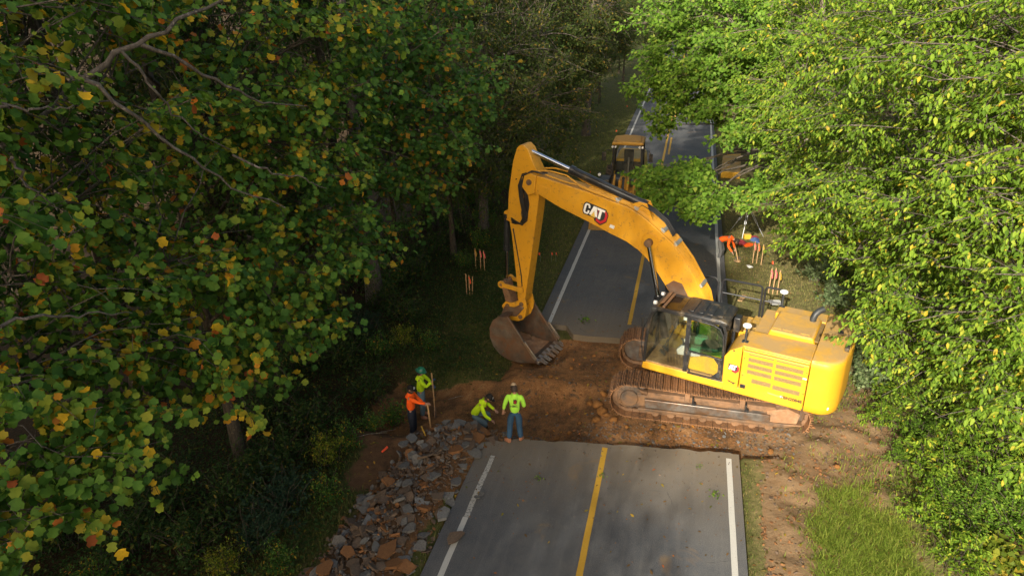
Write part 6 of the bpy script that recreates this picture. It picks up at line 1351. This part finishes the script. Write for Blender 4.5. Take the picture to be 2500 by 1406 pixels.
right_spots = [(14.0, 15), (13.6, 22), (12.2, 27), (15, 31), (11.6, 36), (9.2, 43), (13.5, 43), (8.0, 51), (12, 56), (7.4, 61), (16.5, 20), (18, 27), (9.6, 70), (14, 66), (7.2, 80), (17, 38), (17, 12), (12.0, 84), (8.5, 94), (15, 9)]
cnt = [0, 0]
for i, (x, y) in enumerate(right_spots):
    k = i % 2; s = rg.uniform(0.95, 1.3)
    place(KIT_R[k], cnt[k], (x, y, hz(x, y)-0.1), rg.uniform(0, 6.28), s, '%s tree %s the right wood, %s' % (['pinnate-leaved', 'broad-leaved'][k], 'fronting' if x < 11 else 'deep in', 'behind the excavator' if y < 24 else 'beyond the survey tripod' if y < 45 else 'beyond the loader' if y < 65 else 'at the far road end'), 'tree', 'trees of the sunlit right wood'); cnt[k] = 1
# the wood goes on behind the camera, on the left: it is what shades the road and the left-hand trees
SHADE = []
for y, us, s_, sz_ in ((-19, (-8.7, -15.0, -22, -29, -36), 1.8, 2.5), (-27, (-8.5, -14.5, -21, -28), 1.9, 2.9), (-36, (-8.8, -13, -18.5, -23), 2.0, 3.4), (-46, (-9.7, -14, -20), 2.2, 3.5), (-20, (-2.7,), 1.1, 1.36), (-30, (-7.9,), 2.1, 3.5)):
    for u_ in us: SHADE.append((u_+0.185*y, y, s_, sz_))
for x, y, s, sz_ in SHADE:
    place(KIT_L[0], 1, (x, y, hz(x, y)), rg.uniform(0, 6.28), s, 'tall tree of the wood beyond the left side of the picture', 'tree', 'trees of the wood out of view', sz_)
KIT_E = crown_kit(43, 2.6, 4.6, 120, 'ovate', 'lf_edge', 0.15, 11, 5, 0.65, 'hang', 9.0, 'bark_dark', r0=0.12)
edge_spots = [(-9.8, 27), (-10.8, 34), (-9.6, 38.5), (-10.4, 44), (-9.0, 49), (-10.0, 60), (-8.4, 66), (-9.6, 73), (-7.6, 80), (-8.8, 87), (-6.5, 95), (-5, 101), (-13, 28), (-12.6, 39), (-2.0, 104), (1.5, 101), (-12.8, 20.5), (-12.6, 15.8)]
for i, (x, y) in enumerate(edge_spots):
    place(KIT_E, i, (x, y, hz(x, y)-0.1), rg.uniform(0, 6.28), rg.uniform(.85, 1.15), 'low bushy tree %s, left wood edge' % ('behind the stakes' if y < 30 else 'behind the boom tip' if y < 42 else 'beside the far verge' if y < 70 else 'at the far end'), 'tree', 'bushy trees of the left wood edge')
# --- shrubs and ground layer
KS = {
 'dark': shrub_kit(61, 0.75, 1.1, 26, 'ovate', 'lf_dark', 0.085, 8, 5, 0.25),
 'green': shrub_kit(62, 0.65, 0.9, 26, 'ovate', 'lf_tulip_green', 0.075, 8, 5, 0.22),
 'olive': shrub_kit(63, 0.7, 1.0, 26, 'small', 'lf_yellowgreen', 0.065, 10, 5, 0.22),
 'fern': shrub_kit(64, 0.8, 0.9, 30, 'small', 'lf_blue', 0.06, 16, 4, 0.42, 'rank', droop=0.2),
 'bright': shrub_kit(65, 0.85, 1.2, 30, 'ovate', 'lf_bright', 0.095, 9, 5, 0.30, 'rank', droop=0.5),
 'pale': shrub_kit(66, 0.75, 1.1, 30, 'maple', 'lf_pale', 0.085, 9, 5, 0.22),
 'yellow': shrub_kit(67, 0.6, 0.9, 20, 'heart', 'lf_yellowgreen', 0.12, 6, 4, 0.25),
 'emerald': shrub_kit(68, 0.75, 0.9, 30, 'small', 'lf_maple', 0.06, 16, 4, 0.42, 'rank', droop=0.2),
}
used = {k: 0 for k in KS}
LAB = {'dark': 'dark shaded shrub', 'green': 'small mid-green shrub', 'olive': 'yellowish small-leaved shrub', 'fern': 'feathery blue-green shrub', 'bright': 'sunlit bright green shrub', 'pale': 'pale silvery shrub', 'yellow': 'yellow-green heart-leaved shrub', 'emerald': 'feathery emerald shrub'}
def shrub_place(px, py):
    if px < 1500:
        if px > 1250: return 'far along the left verge'
        if py < 700: return 'behind the stakes of the left verge'
        if py < 900: return 'on the shaded bank above the trench'
        if px > 840: return 'beside the orange-shirted worker'
        if px > 600: return 'beside the bare soil and rubble' if py > 1050 else 'at the foot of the left wood'
        return 'under the nearest tulip trees'
    if py < 640: return 'below the trees beyond the stakes'
    if py < 800: return 'just behind the excavator hood'
    if py < 1100: return 'right of the counterweight' if px < 2250 else 'at the right edge above the bank'
    return 'at the lower right beside the lush grass' if px < 2340 else 'in the lower right corner'
def shrub(kind, px, py, s=1.0, sz=None):
    p = G(px, py, -0.6 if px < 1100 else -0.3); x, y = p[0], p[1]; z = hz(x, y)
    place(KS[kind], used[kind], (x, y, z-0.03), rg.uniform(0, 6.28), s, LAB[kind]+' '+shrub_place(px, py), 'shrub', 'shrubs of the left wood edge' if px < 1500 else 'shrubs of the right bank', sz); used[kind] = 1
for a in [('green', 960, 1000, 1.0), ('dark', 900, 960, 1.2), ('green', 905, 1040, .9), ('olive', 800, 1140, 1.0), ('green', 850, 1090, .9), ('green', 800, 1230, 0.9), ('fern', 690, 1260, 1.3), ('fern', 640, 1330, 1.1), ('dark', 560, 1250, 1.3), ('green', 690, 1400, .8), ('dark', 760, 1060, 1.3),
          ('dark', 470, 1350, 1.3), ('dark', 330, 1330, 1.4), ('olive', 560, 1420, .9), ('green', 240, 1420, 1.1), ('dark', 700, 1130, 1.2), ('dark', 840, 880, 1.3), ('green', 930, 870, 1.1), ('olive', 985, 850, .9), ('dark', 1000, 790, 1.2), ('green', 1050, 850, .9), ('dark', 950, 740, 1.4),
          ('fern', 890, 820, 1.2), ('dark', 1060, 620, 1.5), ('dark', 1120, 560, 1.6), ('green', 1170, 590, 1.2), ('dark', 1010, 690, 1.5), ('green', 1130, 640, 1.0), ('dark', 1200, 520, 1.5), ('dark', 1330, 420, 1.8), ('dark', 1380, 330, 1.9), ('dark', 1280, 470, 1.6), ('dark', 1430, 270, 2.0), ('olive', 1440, 220, 2.0), ('dark', 620, 1180, 1.2), ('dark', 400, 1230, 1.5), ('dark', 150, 1300, 1.5), ('green', 1010, 930, .7),
          ('green', 860, 650, 1.9), ('dark', 930, 610, 2.0), ('green', 990, 570, 1.8), ('dark', 1040, 545, 2.0), ('green', 1090, 510, 1.8), ('green', 1150, 485, 1.8), ('dark', 1010, 650, 1.5), ('green', 950, 700, 1.5), ('dark', 1210, 455, 1.9), ('green', 1260, 430, 1.7), ('green', 800, 700, 2.0), ('green', 740, 820, 1.8), ('green', 1180, 540, 1.4), ('dark', 880, 690, 1.8), ('dark', 800, 780, 1.7), ('dark', 720, 900, 1.6), ('dark', 660, 1010, 1.5)]: shrub(*a)
for a in [('pale', 1990, 700, 1.1), ('pale', 2030, 760, 1.0), ('bright', 1960, 620, 1.0), ('bright', 2060, 690, 1.3), ('pale', 2090, 880, 1.2), ('pale', 2110, 960, 1.0), ('bright', 2150, 830, 1.4), ('bright', 2180, 1000, 1.1), ('bright', 2140, 1060, .8), ('emerald', 2230, 1090, 1.0), ('bright', 2300, 1040, 1.3), ('yellow', 2290, 960, 1.1), ('yellow', 2330, 1000, 1.0), ('bright', 2260, 1180, 1.1), ('emerald', 2400, 1230, 1.2), ('emerald', 2350, 1300, 1.1), ('emerald', 2470, 1300, 1.2), ('bright', 2420, 1130, 1.4), ('bright', 2490, 1030, 1.5), ('yellow', 2420, 1390, 1.0), ('bright', 2330, 1400, .9), ('bright', 2250, 1300, .8), ('pale', 2200, 900, 1.2), ('emerald', 2180, 1140, .7),
          ('bright', 2060, 620, 1.4), ('bright', 1960, 560, 1.3), ('bright', 1920, 500, 1.5), ('bright', 2000, 520, 1.6), ('yellow', 2380, 880, 1.4), ('bright', 2450, 900, 1.7), ('bright', 1900, 440, 1.6), ('bright', 2520, 1200, 1.5), ('bright', 2240, 760, 1.5), ('emerald', 2290, 1240, 0.8), ('bright', 2330, 1130, 1.0)]: shrub(*a)

# --- grass and low leaves (nobody could count them)
def grass(name, label, xs, ys, n, h0, h1, mat, keep, wd=0.012, seed=3, lean=0.5):
    g = np.random.default_rng(seed); x = g.uniform(*xs, n); y = g.uniform(*ys, n); k = keep(x, y) > g.uniform(0, 1, n); x, y = x[k], y[k]; n = len(x)
    z = height(x, y); P = np.stack([x, y, z-0.005], 1); h = g.uniform(h0, h1, n)
    a = g.uniform(0, 2*np.pi, n); s = np.stack([np.cos(a), np.sin(a), 0*a], 1)*wd*0.5*g.uniform(.6, 1.4, (n, 1)); t = np.stack([-np.sin(a), np.cos(a), 0*a], 1)
    l_ = (g.uniform(0.1, 1.0, n)*lean)[:, None]*h[:, None]*t; up_ = np.array([0, 0, 1.0])*h[:, None]
    V = np.stack([P-s, P+s, P+l_*0.35+up_*0.6+s*0.7, P+l_*0.35+up_*0.6-s*0.7, P+l_+up_*0.92], 1)
    o = np.arange(n)[:, None]*5; F = np.concatenate([o+[0, 1, 2], o+[0, 2, 3], o+[3, 2, 4]], 1).reshape(-1, 3)
    ob = link(name, np_mesh(name, V.reshape(-1, 3), F, M[mat], np.repeat(g.uniform(0, 1, n), 3))); tag(ob, label, 'grass', kind='stuff'); return ob
M['lf_grass'] = leaf_material('verge_grass', [(0.0, (0.070, 0.092, 0.020)), (0.6, (0.120, 0.145, 0.032)), (0.85, (0.19, 0.17, 0.05)), (1.0, (0.30, 0.22, 0.09))], 0.3)
M['lf_dry'] = leaf_material('dry_verge_grass', [(0.0, (0.13, 0.15, 0.035)), (0.5, (0.20, 0.20, 0.06)), (0.85, (0.28, 0.23, 0.09)), (1.0, (0.40, 0.29, 0.13))], 0.3)
M['lf_lush'] = leaf_material('lush_grass', [(0.0, (0.13, 0.19, 0.022)), (0.6, (0.20, 0.27, 0.035)), (1.0, (0.33, 0.33, 0.07))], 0.4)
nd = lambda x, y: 1-np.clip(dirt_mask(x, y)*1.6, 0, 1)
grass('grass', 'short trampled grass of the right verge beside the far road', (2.05, 7.0), (19.5, 60), 60000, 0.03, 0.10, 'lf_dry', lambda x, y: nd(x, y)*(0.35+0.65*(fbm(x*.7, y*.7, 71) > -0.1))*np.clip(1.6-(y-19)/30, 0.15, 1), 0.016, 3)
grass('grass', 'shaded grass of the left verge beside the far road', (-9.5, -4.58), (17, 75), 75000, 0.03, 0.13, 'lf_grass', lambda x, y: nd(x, y)*np.clip(1.5-(y-17)/40, 0.15, 1), 0.018, 4)
grass('grass', 'thin grass strip along the right edge of the near road', (1.9, 2.5), (5, 14.3), 4200, 0.03, 0.09, 'lf_grass', lambda x, y: np.clip(1.0-(x-1.9)/0.45+0.7*fbm(x*2, y*2, 72), 0, 1), 0.012, 5)
gp = lambda x, y: ss(0.5, -0.5, ((x-4.35)/1.05)**2+((y-11.4)/2.3)**2-1+0.9*fbm(x*1.5, y*1.5, 73))
grass('tall_grass', 'lush sunlit grass tussock at the lower right beside the churned soil', (3.0, 6.2), (8.5, 14.2), 34000, 0.04, 0.20, 'lf_lush', gp, 0.011, 6, 2.6)
grass('grass', 'sparse grass on the churned soil of the right verge', (2.6, 6.5), (9, 19), 13000, 0.03, 0.15, 'lf_lush', lambda x, y: np.clip((fbm(x*1.4, y*1.4, 74)-0.02)*3, 0, 1)*ss(2.3, 4.2, x)+0.5*ss(1.6, 0.0, np.hypot((x-4.35)/1.3, (y-11.4)/2.8)-0.6)*(fbm(x*3, y*3, 78) > 0), 0.013, 7, 1.6)
grass('grass', 'dark grass between rubble and left wood edge', (-9.5, -4.55), (5, 14), 14000, 0.05, 0.22, 'lf_grass', lambda x, y: np.clip(1-pile_h(x, y)*9, 0, 1)*nd(x, y), 0.014, 8, 0.9)
def low_leaves(name, label, xs, ys, n, size, mat, keep, hmax, leaf='ovate', seed=9):
    g = np.random.default_rng(seed); x = g.uniform(*xs, n); y = g.uniform(*ys, n); k = keep(x, y) > g.uniform(0, 1, n); x, y = x[k], y[k]; n = len(x)
    z = height(x, y)+g.uniform(0.01, 1, n)**1.6*hmax*(0.4+0.8*np.clip(fbm(x*1.1, y*1.1, 75)+0.5, 0, 1)); P = np.stack([x, y, z], 1)
    D = g.normal(size=(n, 3))*[1, 1, 0.35]; N = np.array([0, 0, 1.0])+g.normal(size=(n, 3))*0.45
    V, F = leaf_arrays(P, D, N, size*g.uniform(.6, 1.3, n), leaf)
    ob = link(name, np_mesh(name, V, F, M[mat], np.repeat(g.uniform(0, 1, n), len(LEAF[leaf][1])))); tag(ob, label, 'ground cover', kind='stuff')
low_leaves('ground_cover', 'low leafy weeds on the shaded bank behind the trench', (-12, -4.7), (16.6, 30), 46000, 0.075, 'lf_dark', lambda x, y: nd(x, y)*ss(-5.2, -6.4, x+0.6*fbm(x*.6, y*.6, 76))*np.clip(1.5-(y-17)/16, 0.2, 1), 0.38, 'small', seed=10)
low_leaves('ground_cover', 'low leafy weeds under the left wood edge', (-15, -6.4), (5, 16.6), 36000, 0.08, 'lf_dark', lambda x, y: np.clip(1-pile_h(x, y)*9, 0, 1)*nd(x, y)*ss(-6.6, -7.6, x), 0.40, 'small', seed=11)
low_leaves('ground_cover', 'sunlit tangle of weeds below the right wood', (4.9, 15), (9, 34), 52000, 0.095, 'lf_bright', lambda x, y: nd(x, y)*ss(4.9, 6.2, x+0.7*fbm(x*.6, y*.6, 77)), 0.45, 'small', seed=12)
# ------------------------------------------------------------------ rubble, clods and litter
rc = random.Random(77)
def rubble_mat(name, c, d):
    t = NT(name); p = t.obj(); n = t.noise(9, 5, 0.65, p); n2 = t.noise(40, 3, 0.6, p); oi = t.n('ShaderNodeObjectInfo').outputs['Random']
    k = t.mix(t.mask(n, 0.35, 0.68), c, d); k = t.mix(t.mask(n2, 0.35, 0.7), t.mix(1.0, k, (0.6, 0.6, 0.6), 'MULTIPLY'), k)
    k = t.mix(t.math('MULTIPLY', oi, 0.55), k, tuple(x*0.5 for x in c)); t.bsdf(k, 0.9, 0, t.bump(t.math('ADD', n, n2), 0.7, 0.02), 0.2); return t.m
RM = {'grey': rubble_mat('grey_asphalt_rubble', (0.20, 0.193, 0.18), (0.13, 0.122, 0.112)), 'pale': rubble_mat('pale_asphalt_rubble', (0.26, 0.255, 0.24), (0.19, 0.185, 0.17)),
      'brown': rubble_mat('brown_rubble', (0.19, 0.132, 0.09), (0.12, 0.088, 0.065)), 'rust': rubble_mat('rust_rubble', (0.29, 0.135, 0.052), (0.19, 0.092, 0.042))}
def chunk_mesh(g, mat, thick):
    n = g.randint(4, 7); a0 = g.uniform(0, 6.28); st = g.uniform(0.65, 1.0); top = []; bot = []
    for i in range(n):
        a = a0+2*math.pi*(i+g.uniform(-.28, .28))/n; r_ = g.uniform(0.34, 0.56)
        x, y = r_*math.cos(a), r_*math.sin(a)*st; top.append((x, y, thick/2+g.uniform(-.02, .02))); q = g.uniform(.82, 1.08); bot.append((x*q, y*q, -thick/2+g.uniform(-.03, .03)))
    c = (0, 0, thick/2+g.uniform(-.01, .03)); vs = top+bot+[c]; k = 2*n
    fs = [(i, (i+1) % n, k) for i in range(n)]+[tuple(range(2*n-1, n-1, -1))]+[(i, i+n, (i+1) % n+n, (i+1) % n) for i in range(n)]
    mb = MB(); mb.add(vs, fs); return mb
CH = {k: [chunk_mesh(rc, None, rc.uniform(.14, .26)) for _ in range(9)] for k in RM}
CHM = {k: [mb.mesh('asphalt_chunk', RM[k], None) for mb in v] for k, v in CH.items()}
def pile_spot():
    while True:
        x = rc.uniform(-7.6, -3.3); y = rc.uniform(6.6, 14.35); h = float(pile_h(np.array([x]), np.array([y]))[0])
        edge = (13.2 < y < 14.35) and (-6.6 < x < -3.6)
        if (h > 0.02 and rc.random() < 0.25+h*3.2) or (edge and rc.random() < 0.45):
            if x > RL-0.1 and y < 12.9 and rc.random() < 0.93: continue
            return x, y, h
spots = []
for i in range(345):
    u_ = rc.random(); s = 0.16+0.12*rc.random() if u_ < 0.52 else 0.26+0.15*rc.random() if u_ < 0.90 else 0.38+0.18*rc.random()
    spots.append(s)
spots.sort(reverse=True); spots = spots[:300]
DESC = {'grey': 'grey', 'pale': 'pale grey', 'brown': 'dark brown', 'rust': 'rust-orange'}
# a few slabs that the photograph shows clearly
BIG = [(1080, 1245, 0.50, 'pale'), (1162, 1098, 0.42, 'grey'), (1130, 1135, 0.37, 'grey'), (1035, 1300, 0.37, 'grey'), (945, 1345, 0.60, 'rust'), (790, 1378, 0.50, 'rust'), (990, 1375, 0.48, 'rust'), (960, 1375, 0.44, 'rust'), (975, 1180, 0.27, 'grey'), (1110, 1300, 0.48, 'brown'), (1168, 1068, 0.40, 'rust'), (1180, 1045, 0.26, 'rust'), (1070, 1210, 0.40, 'brown'), (948, 1166, 0.40, 'rust'), (1000, 1290, 0.35, 'grey'), (1005, 1060, 0.40, 'pale'), (985, 1075, 0.34, 'grey'), (850, 1340, 0.40, 'rust'), (1112, 1170, 0.36, 'grey'), (1025, 1325, 0.34, 'grey'), (870, 1320, 0.32, 'brown'), (1165, 1205, 0.18, 'grey'), (1175, 1195, 0.16, 'grey')]
def chunk(x, y, s, kind, z, tilt, label):
    o = link('asphalt_chunk', rc.choice(CHM[kind])); o.location = (x, y, z); o.scale = (s, s, max(0.09, s*0.6) if s < .3 else 0.26); o.rotation_euler = (rc.gauss(0, tilt), rc.gauss(0, tilt), rc.uniform(0, 6.28))
    tag(o, label, 'rubble', 'broken asphalt in the roadside rubble heap'); return o
for i, (px, py, s, kind) in enumerate(BIG):
    p = G(px, py, 0.22); z = hz(p[0], p[1]); chunk(p[0], p[1], s, kind, max(z, 0.0)+0.10+0.03*rc.random(), 0.14, '%s broken pavement slab lying flat on the rubble heap, %s' % (DESC[kind], 'one of the largest' if s > .45 else 'medium sized'))
for s in spots[:300-len(BIG)]:
    x, y, h = pile_spot(); kind = rc.choices(['grey', 'pale', 'brown', 'rust'], [0.25, 0.07, 0.46, 0.22])[0]
    size = 'small' if s < .2 else 'hand-sized' if s < .28 else 'wide'
    chunk(x, y, s, kind, hz(x, y)+0.02+0.10*rc.random()*min(1, h*5), 0.35, '%s %s piece of broken asphalt in the rubble heap' % (size, DESC[kind]))
# the small stuff between
gs = np.random.default_rng(5)
def bits(name, label, mats, n, spotf, s0, s1, cat='rubble', tilt=0.6):
    Vs, Fs, o = [], [], 0; mi = []
    for i in range(n):
        x, y, z = spotf(); k = rc.choice(mats); mb = rc.choice(CH[k]); s = rc.uniform(s0, s1)
        Mx = Matrix.Translation((x, y, z)) @ Euler((rc.gauss(0, tilt), rc.gauss(0, tilt), rc.uniform(0, 6.28))).to_matrix().to_4x4() @ Matrix.Diagonal((s, s, s*1.3, 1))
        Vs += [tuple(Mx @ Vector(v)) for v in mb.v]; Fs += [tuple(q+o for q in f_) for f_ in mb.f]; o = len(Vs); mi += [list(RM).index(k)]*len(mb.f)
    me = bpy.data.meshes.new(name); me.from_pydata(Vs, [], Fs); me.update()
    for k in RM: me.materials.append(RM[k])
    me.polygons.foreach_set('material_index', mi); ob = link(name, me); tag(ob, label, cat, kind='stuff')
def sp_pile():
    x, y, h = pile_spot(); return x, y, hz(x, y)+0.02+0.05*rc.random()
bits('rubble_fragments', 'small broken asphalt fragments filling the rubble heap', ['grey', 'brown', 'brown', 'brown', 'rust'], 2800, sp_pile, 0.03, 0.15)
def sp_cut():
    x = rc.uniform(-4.4, 3.2); y = rc.uniform(float(near_cut(x))+0.02, float(near_cut(x))+1.3) if rc.random() < 0.6 else rc.uniform(15.5, 19.7); return x, y, hz(x, y)+0.005
bits('soil_crumbs', 'crumbs of soil and broken asphalt in the dug-out gap', ['brown', 'rust', 'brown', 'brown', 'rust', 'rust', 'grey'], 2000, sp_cut, 0.02, 0.11)
def sp_right():
    x = rc.uniform(2.2, 5.4); y = rc.uniform(9, 18); return x, y, hz(x, y)+0.005
bits('soil_crumbs', 'clods and crumbs on the churned right verge', ['rust', 'brown', 'rust'], 1300, sp_right, 0.02, 0.12)
def sp_road():
    if rc.random() < 0.55: x = rc.uniform(EL+.2, ER-.1); y = float(near_cut(x))-abs(rc.gauss(0, 1.7))-0.05
    else: x = rc.uniform(EL+.2, ER-.1); y = float(far_cut(x))+abs(rc.gauss(0, 3.0))+0.05
    return x, y, 0.008
bits('road_crumbs', 'dark crumbs of soil scattered on the road surface', ['brown', 'brown', 'grey', 'rust'], 900, sp_road, 0.012, 0.05)
# clods
M['clod'] = rubble_mat('orange_clay', (0.36, 0.16, 0.045), (0.24, 0.11, 0.035))
def clod_mesh(g):
    mb = MB(); n, k = 8, 5; vs = []
    for j in range(k):
        ph = math.pi*(j+.5)/k-math.pi/2
        for i in range(n):
            th = 2*math.pi*i/n; r_ = g.uniform(.75, 1.15); vs.append((0.5*r_*math.cos(ph)*math.cos(th), 0.5*r_*math.cos(ph)*math.sin(th), 0.42*r_*math.sin(ph)))
    mb.add(vs, [(j*n+i, j*n+(i+1) % n, (j+1)*n+(i+1) % n, (j+1)*n+i) for j in range(k-1) for i in range(n)]+[tuple(range(n-1, -1, -1)), tuple(range((k-1)*n, k*n))]); return mb.mesh('clay_clod', M['clod'], 60)
CL = [clod_mesh(rc) for _ in range(5)]
for (px, py, s) in ((1308, 1052, .22), (1335, 1042, .26), (1360, 1035, .18), (1390, 1032, .16), (1205, 1048, .16), (1460, 985, .34), (1470, 1005, .30), (1455, 1020, .24), (1480, 1015, .22), (1498, 1030, .26), (1475, 965, .26), (1440, 975, .2), (1620, 1045, .16), (1590, 1060, .12), (1345, 925, .16), (1320, 925, .22), (1530, 1045, .14), (1415, 1015, .14), (1395, 900, .14), (1880, 1110, .18), (2040, 1160, .16), (1450, 870, .13)):
    p = G(px, py, -0.25); o = link('clay_clod', rc.choice(CL)); o.location = (p[0], p[1], hz(p[0], p[1])+s*0.15); o.scale = (s*rc.uniform(.9, 1.3), s, s*rc.uniform(.6, .9)); o.rotation_euler = (rc.gauss(0, .3), rc.gauss(0, .3), rc.uniform(0, 6.28))
    where = 'below the bucket teeth' if py < 930 and px < 1400 else 'beside the front of the near track' if 1400 < px < 1560 and py > 950 else 'on the churned right verge' if px > 1800 else 'along the near edge of the trench'
    tag(o, 'orange clay clod %s' % where, 'clod', 'clods of orange clay')
# fallen leaves on road, verge, rubble
def fallen(name, label, n, spotf, size, mat, leaf='ovate'):
    P = np.array([spotf() for _ in range(n)]); D = gs.normal(size=(n, 3))*[1, 1, 0.08]; N = np.array([0, 0, 1.0])+gs.normal(size=(n, 3))*0.22
    V, F = leaf_arrays(P, D, N, size*gs.uniform(.6, 1.3, n), leaf); ob = link(name, np_mesh(name, V, F, M[mat], np.repeat(gs.uniform(0, 1, n), len(LEAF[leaf][1])))); tag(ob, label, 'leaves', kind='stuff')
M['lf_fallen'] = leaf_material('fallen_leaves', [(0.0, (0.07, 0.045, 0.02)), (0.4, (0.16, 0.085, 0.03)), (0.65, (0.10, 0.11, 0.025)), (0.85, (0.42, 0.26, 0.03)), (1.0, (0.45, 0.11, 0.03))], 0.15)
def sp_any():
    x = rc.uniform(-9, 6); y = rc.uniform(7, 45) if rc.random() < .8 else rc.uniform(5, 20); on = EL < x < ER and (y < near_cut(x) or y > far_cut(x))
    if on and rc.random() < 0.75: return sp_any()
    return x, y, (0.012 if on else hz(x, y)+0.03)
fallen('fallen_leaves', 'fallen autumn leaves scattered on verges and road', 2600, sp_any, 0.10, 'lf_fallen')
def sprig(px, py, s, label, z0=0.0):
    p = G(px, py, z0); g = np.random.default_rng(int(px)); n = 26; a = g.normal(size=(n, 3))*[.16, .16, .02]*s; a[:, 2] = np.abs(a[:, 2])+0.02
    V, F = leaf_arrays(a, g.normal(size=(n, 3))*[1, 1, .3], np.array([0, 0, 1.0])+g.normal(size=(n, 3))*.4, np.full(n, .11*s), 'maple')
    r_ = empty('leafy_sprig', (p[0], p[1], z0)); tag(r_, label, 'sprig', 'fallen leafy sprigs'); c = link('leaves', np_mesh('leaves', V, F, M['lf_maple'], np.repeat(g.uniform(0, 1, n), len(LEAF['maple'][1]))), r_); c['kind'] = 'stuff'
    mb = MB(); mb.tube([(-.25*s, -.05*s, .015), (0, 0, .03), (.25*s, .04*s, .02)], .006, 5); mb.build('stem', M['bark'], r_)
for a in ((1427, 783, .8, 'leafy green sprig fallen on the far road near the cut'), (1316, 1168, .35, 'small green sprig fallen on the near road'), (1745, 1208, .45, 'dark green sprig lying near the right edge line'), (1705, 1140, .25, 'tiny sprig on the near road below the track'), (1470, 1160, .28, 'sprig lying beside the yellow line')): sprig(*a)
mb = MB(); mb.cyl((0, 0, 0), (0.20, 0.05, 0.02), 0.03, n=10); o = mb.build('marking_can', M['flag']); p = G(931, 1087, -.2); o.location = (p[0], p[1], hz(p[0], p[1])+.03); o.rotation_euler = (0, 0, 1.0); tag(o, 'red-orange marking can dropped on the bare soil left of the rubble', 'can')
mb = MB(); mb.box((0, 0, 0), (0.36, 0.03, 0.02)); o = mb.build('ruler', M['line_yellow']); p = G(1033, 1044, .1); o.location = (p[0], p[1], hz(p[0], p[1])+.12); o.rotation_euler = (.1, .2, -.9); tag(o, 'yellow folding rule lying on top of the rubble heap', 'ruler')
for (px, py, ln, a) in ((900, 1060, 1.0, .5), (930, 1040, .8, .7), (1120, 938, .7, .5)):
    p = G(px, py, -.4); mb = MB(); mb.tube([(-ln/2, 0, 0), (0, .03, .03), (ln/2, -.02, .01)], [.012, .010, .006], 5); o = mb.build('dead_stick', M['bark_pale']); o.location = (p[0], p[1], hz(p[0], p[1])+.02); o.rotation_euler = (0, 0, a); tag(o, 'thin dead stick lying on bare soil %s' % ('on the far trench side' if py < 1000 else 'left of the rubble, upper' if py < 1050 else 'left of the rubble, lower'), 'stick')

# ------------------------------------------------------------------ labels: tell look-alikes that can be counted apart by their order in the picture
from collections import defaultdict
bpy.context.view_layer.update()
same = defaultdict(list)
for o in bpy.data.objects:
    if o.parent is None and o.get('label') and o.get('category') in ('shrub', 'tree') and 'out of view' not in o.get('group', ''): same[o['label']].append(o)
ORD = ['leftmost', 'second from left', 'third from left', 'fourth from left', 'fifth from left', 'sixth from left', 'seventh from left', 'eighth from left', 'ninth from left', 'tenth from left']
for lb, obs in same.items():
    if 1 < len(obs) <= len(ORD):
        obs.sort(key=lambda o: PROJ(np.array(o.location))[0])
        for k, o in enumerate(obs): o['label'] = lb+', '+('rightmost' if k == len(obs)-1 else ORD[k])
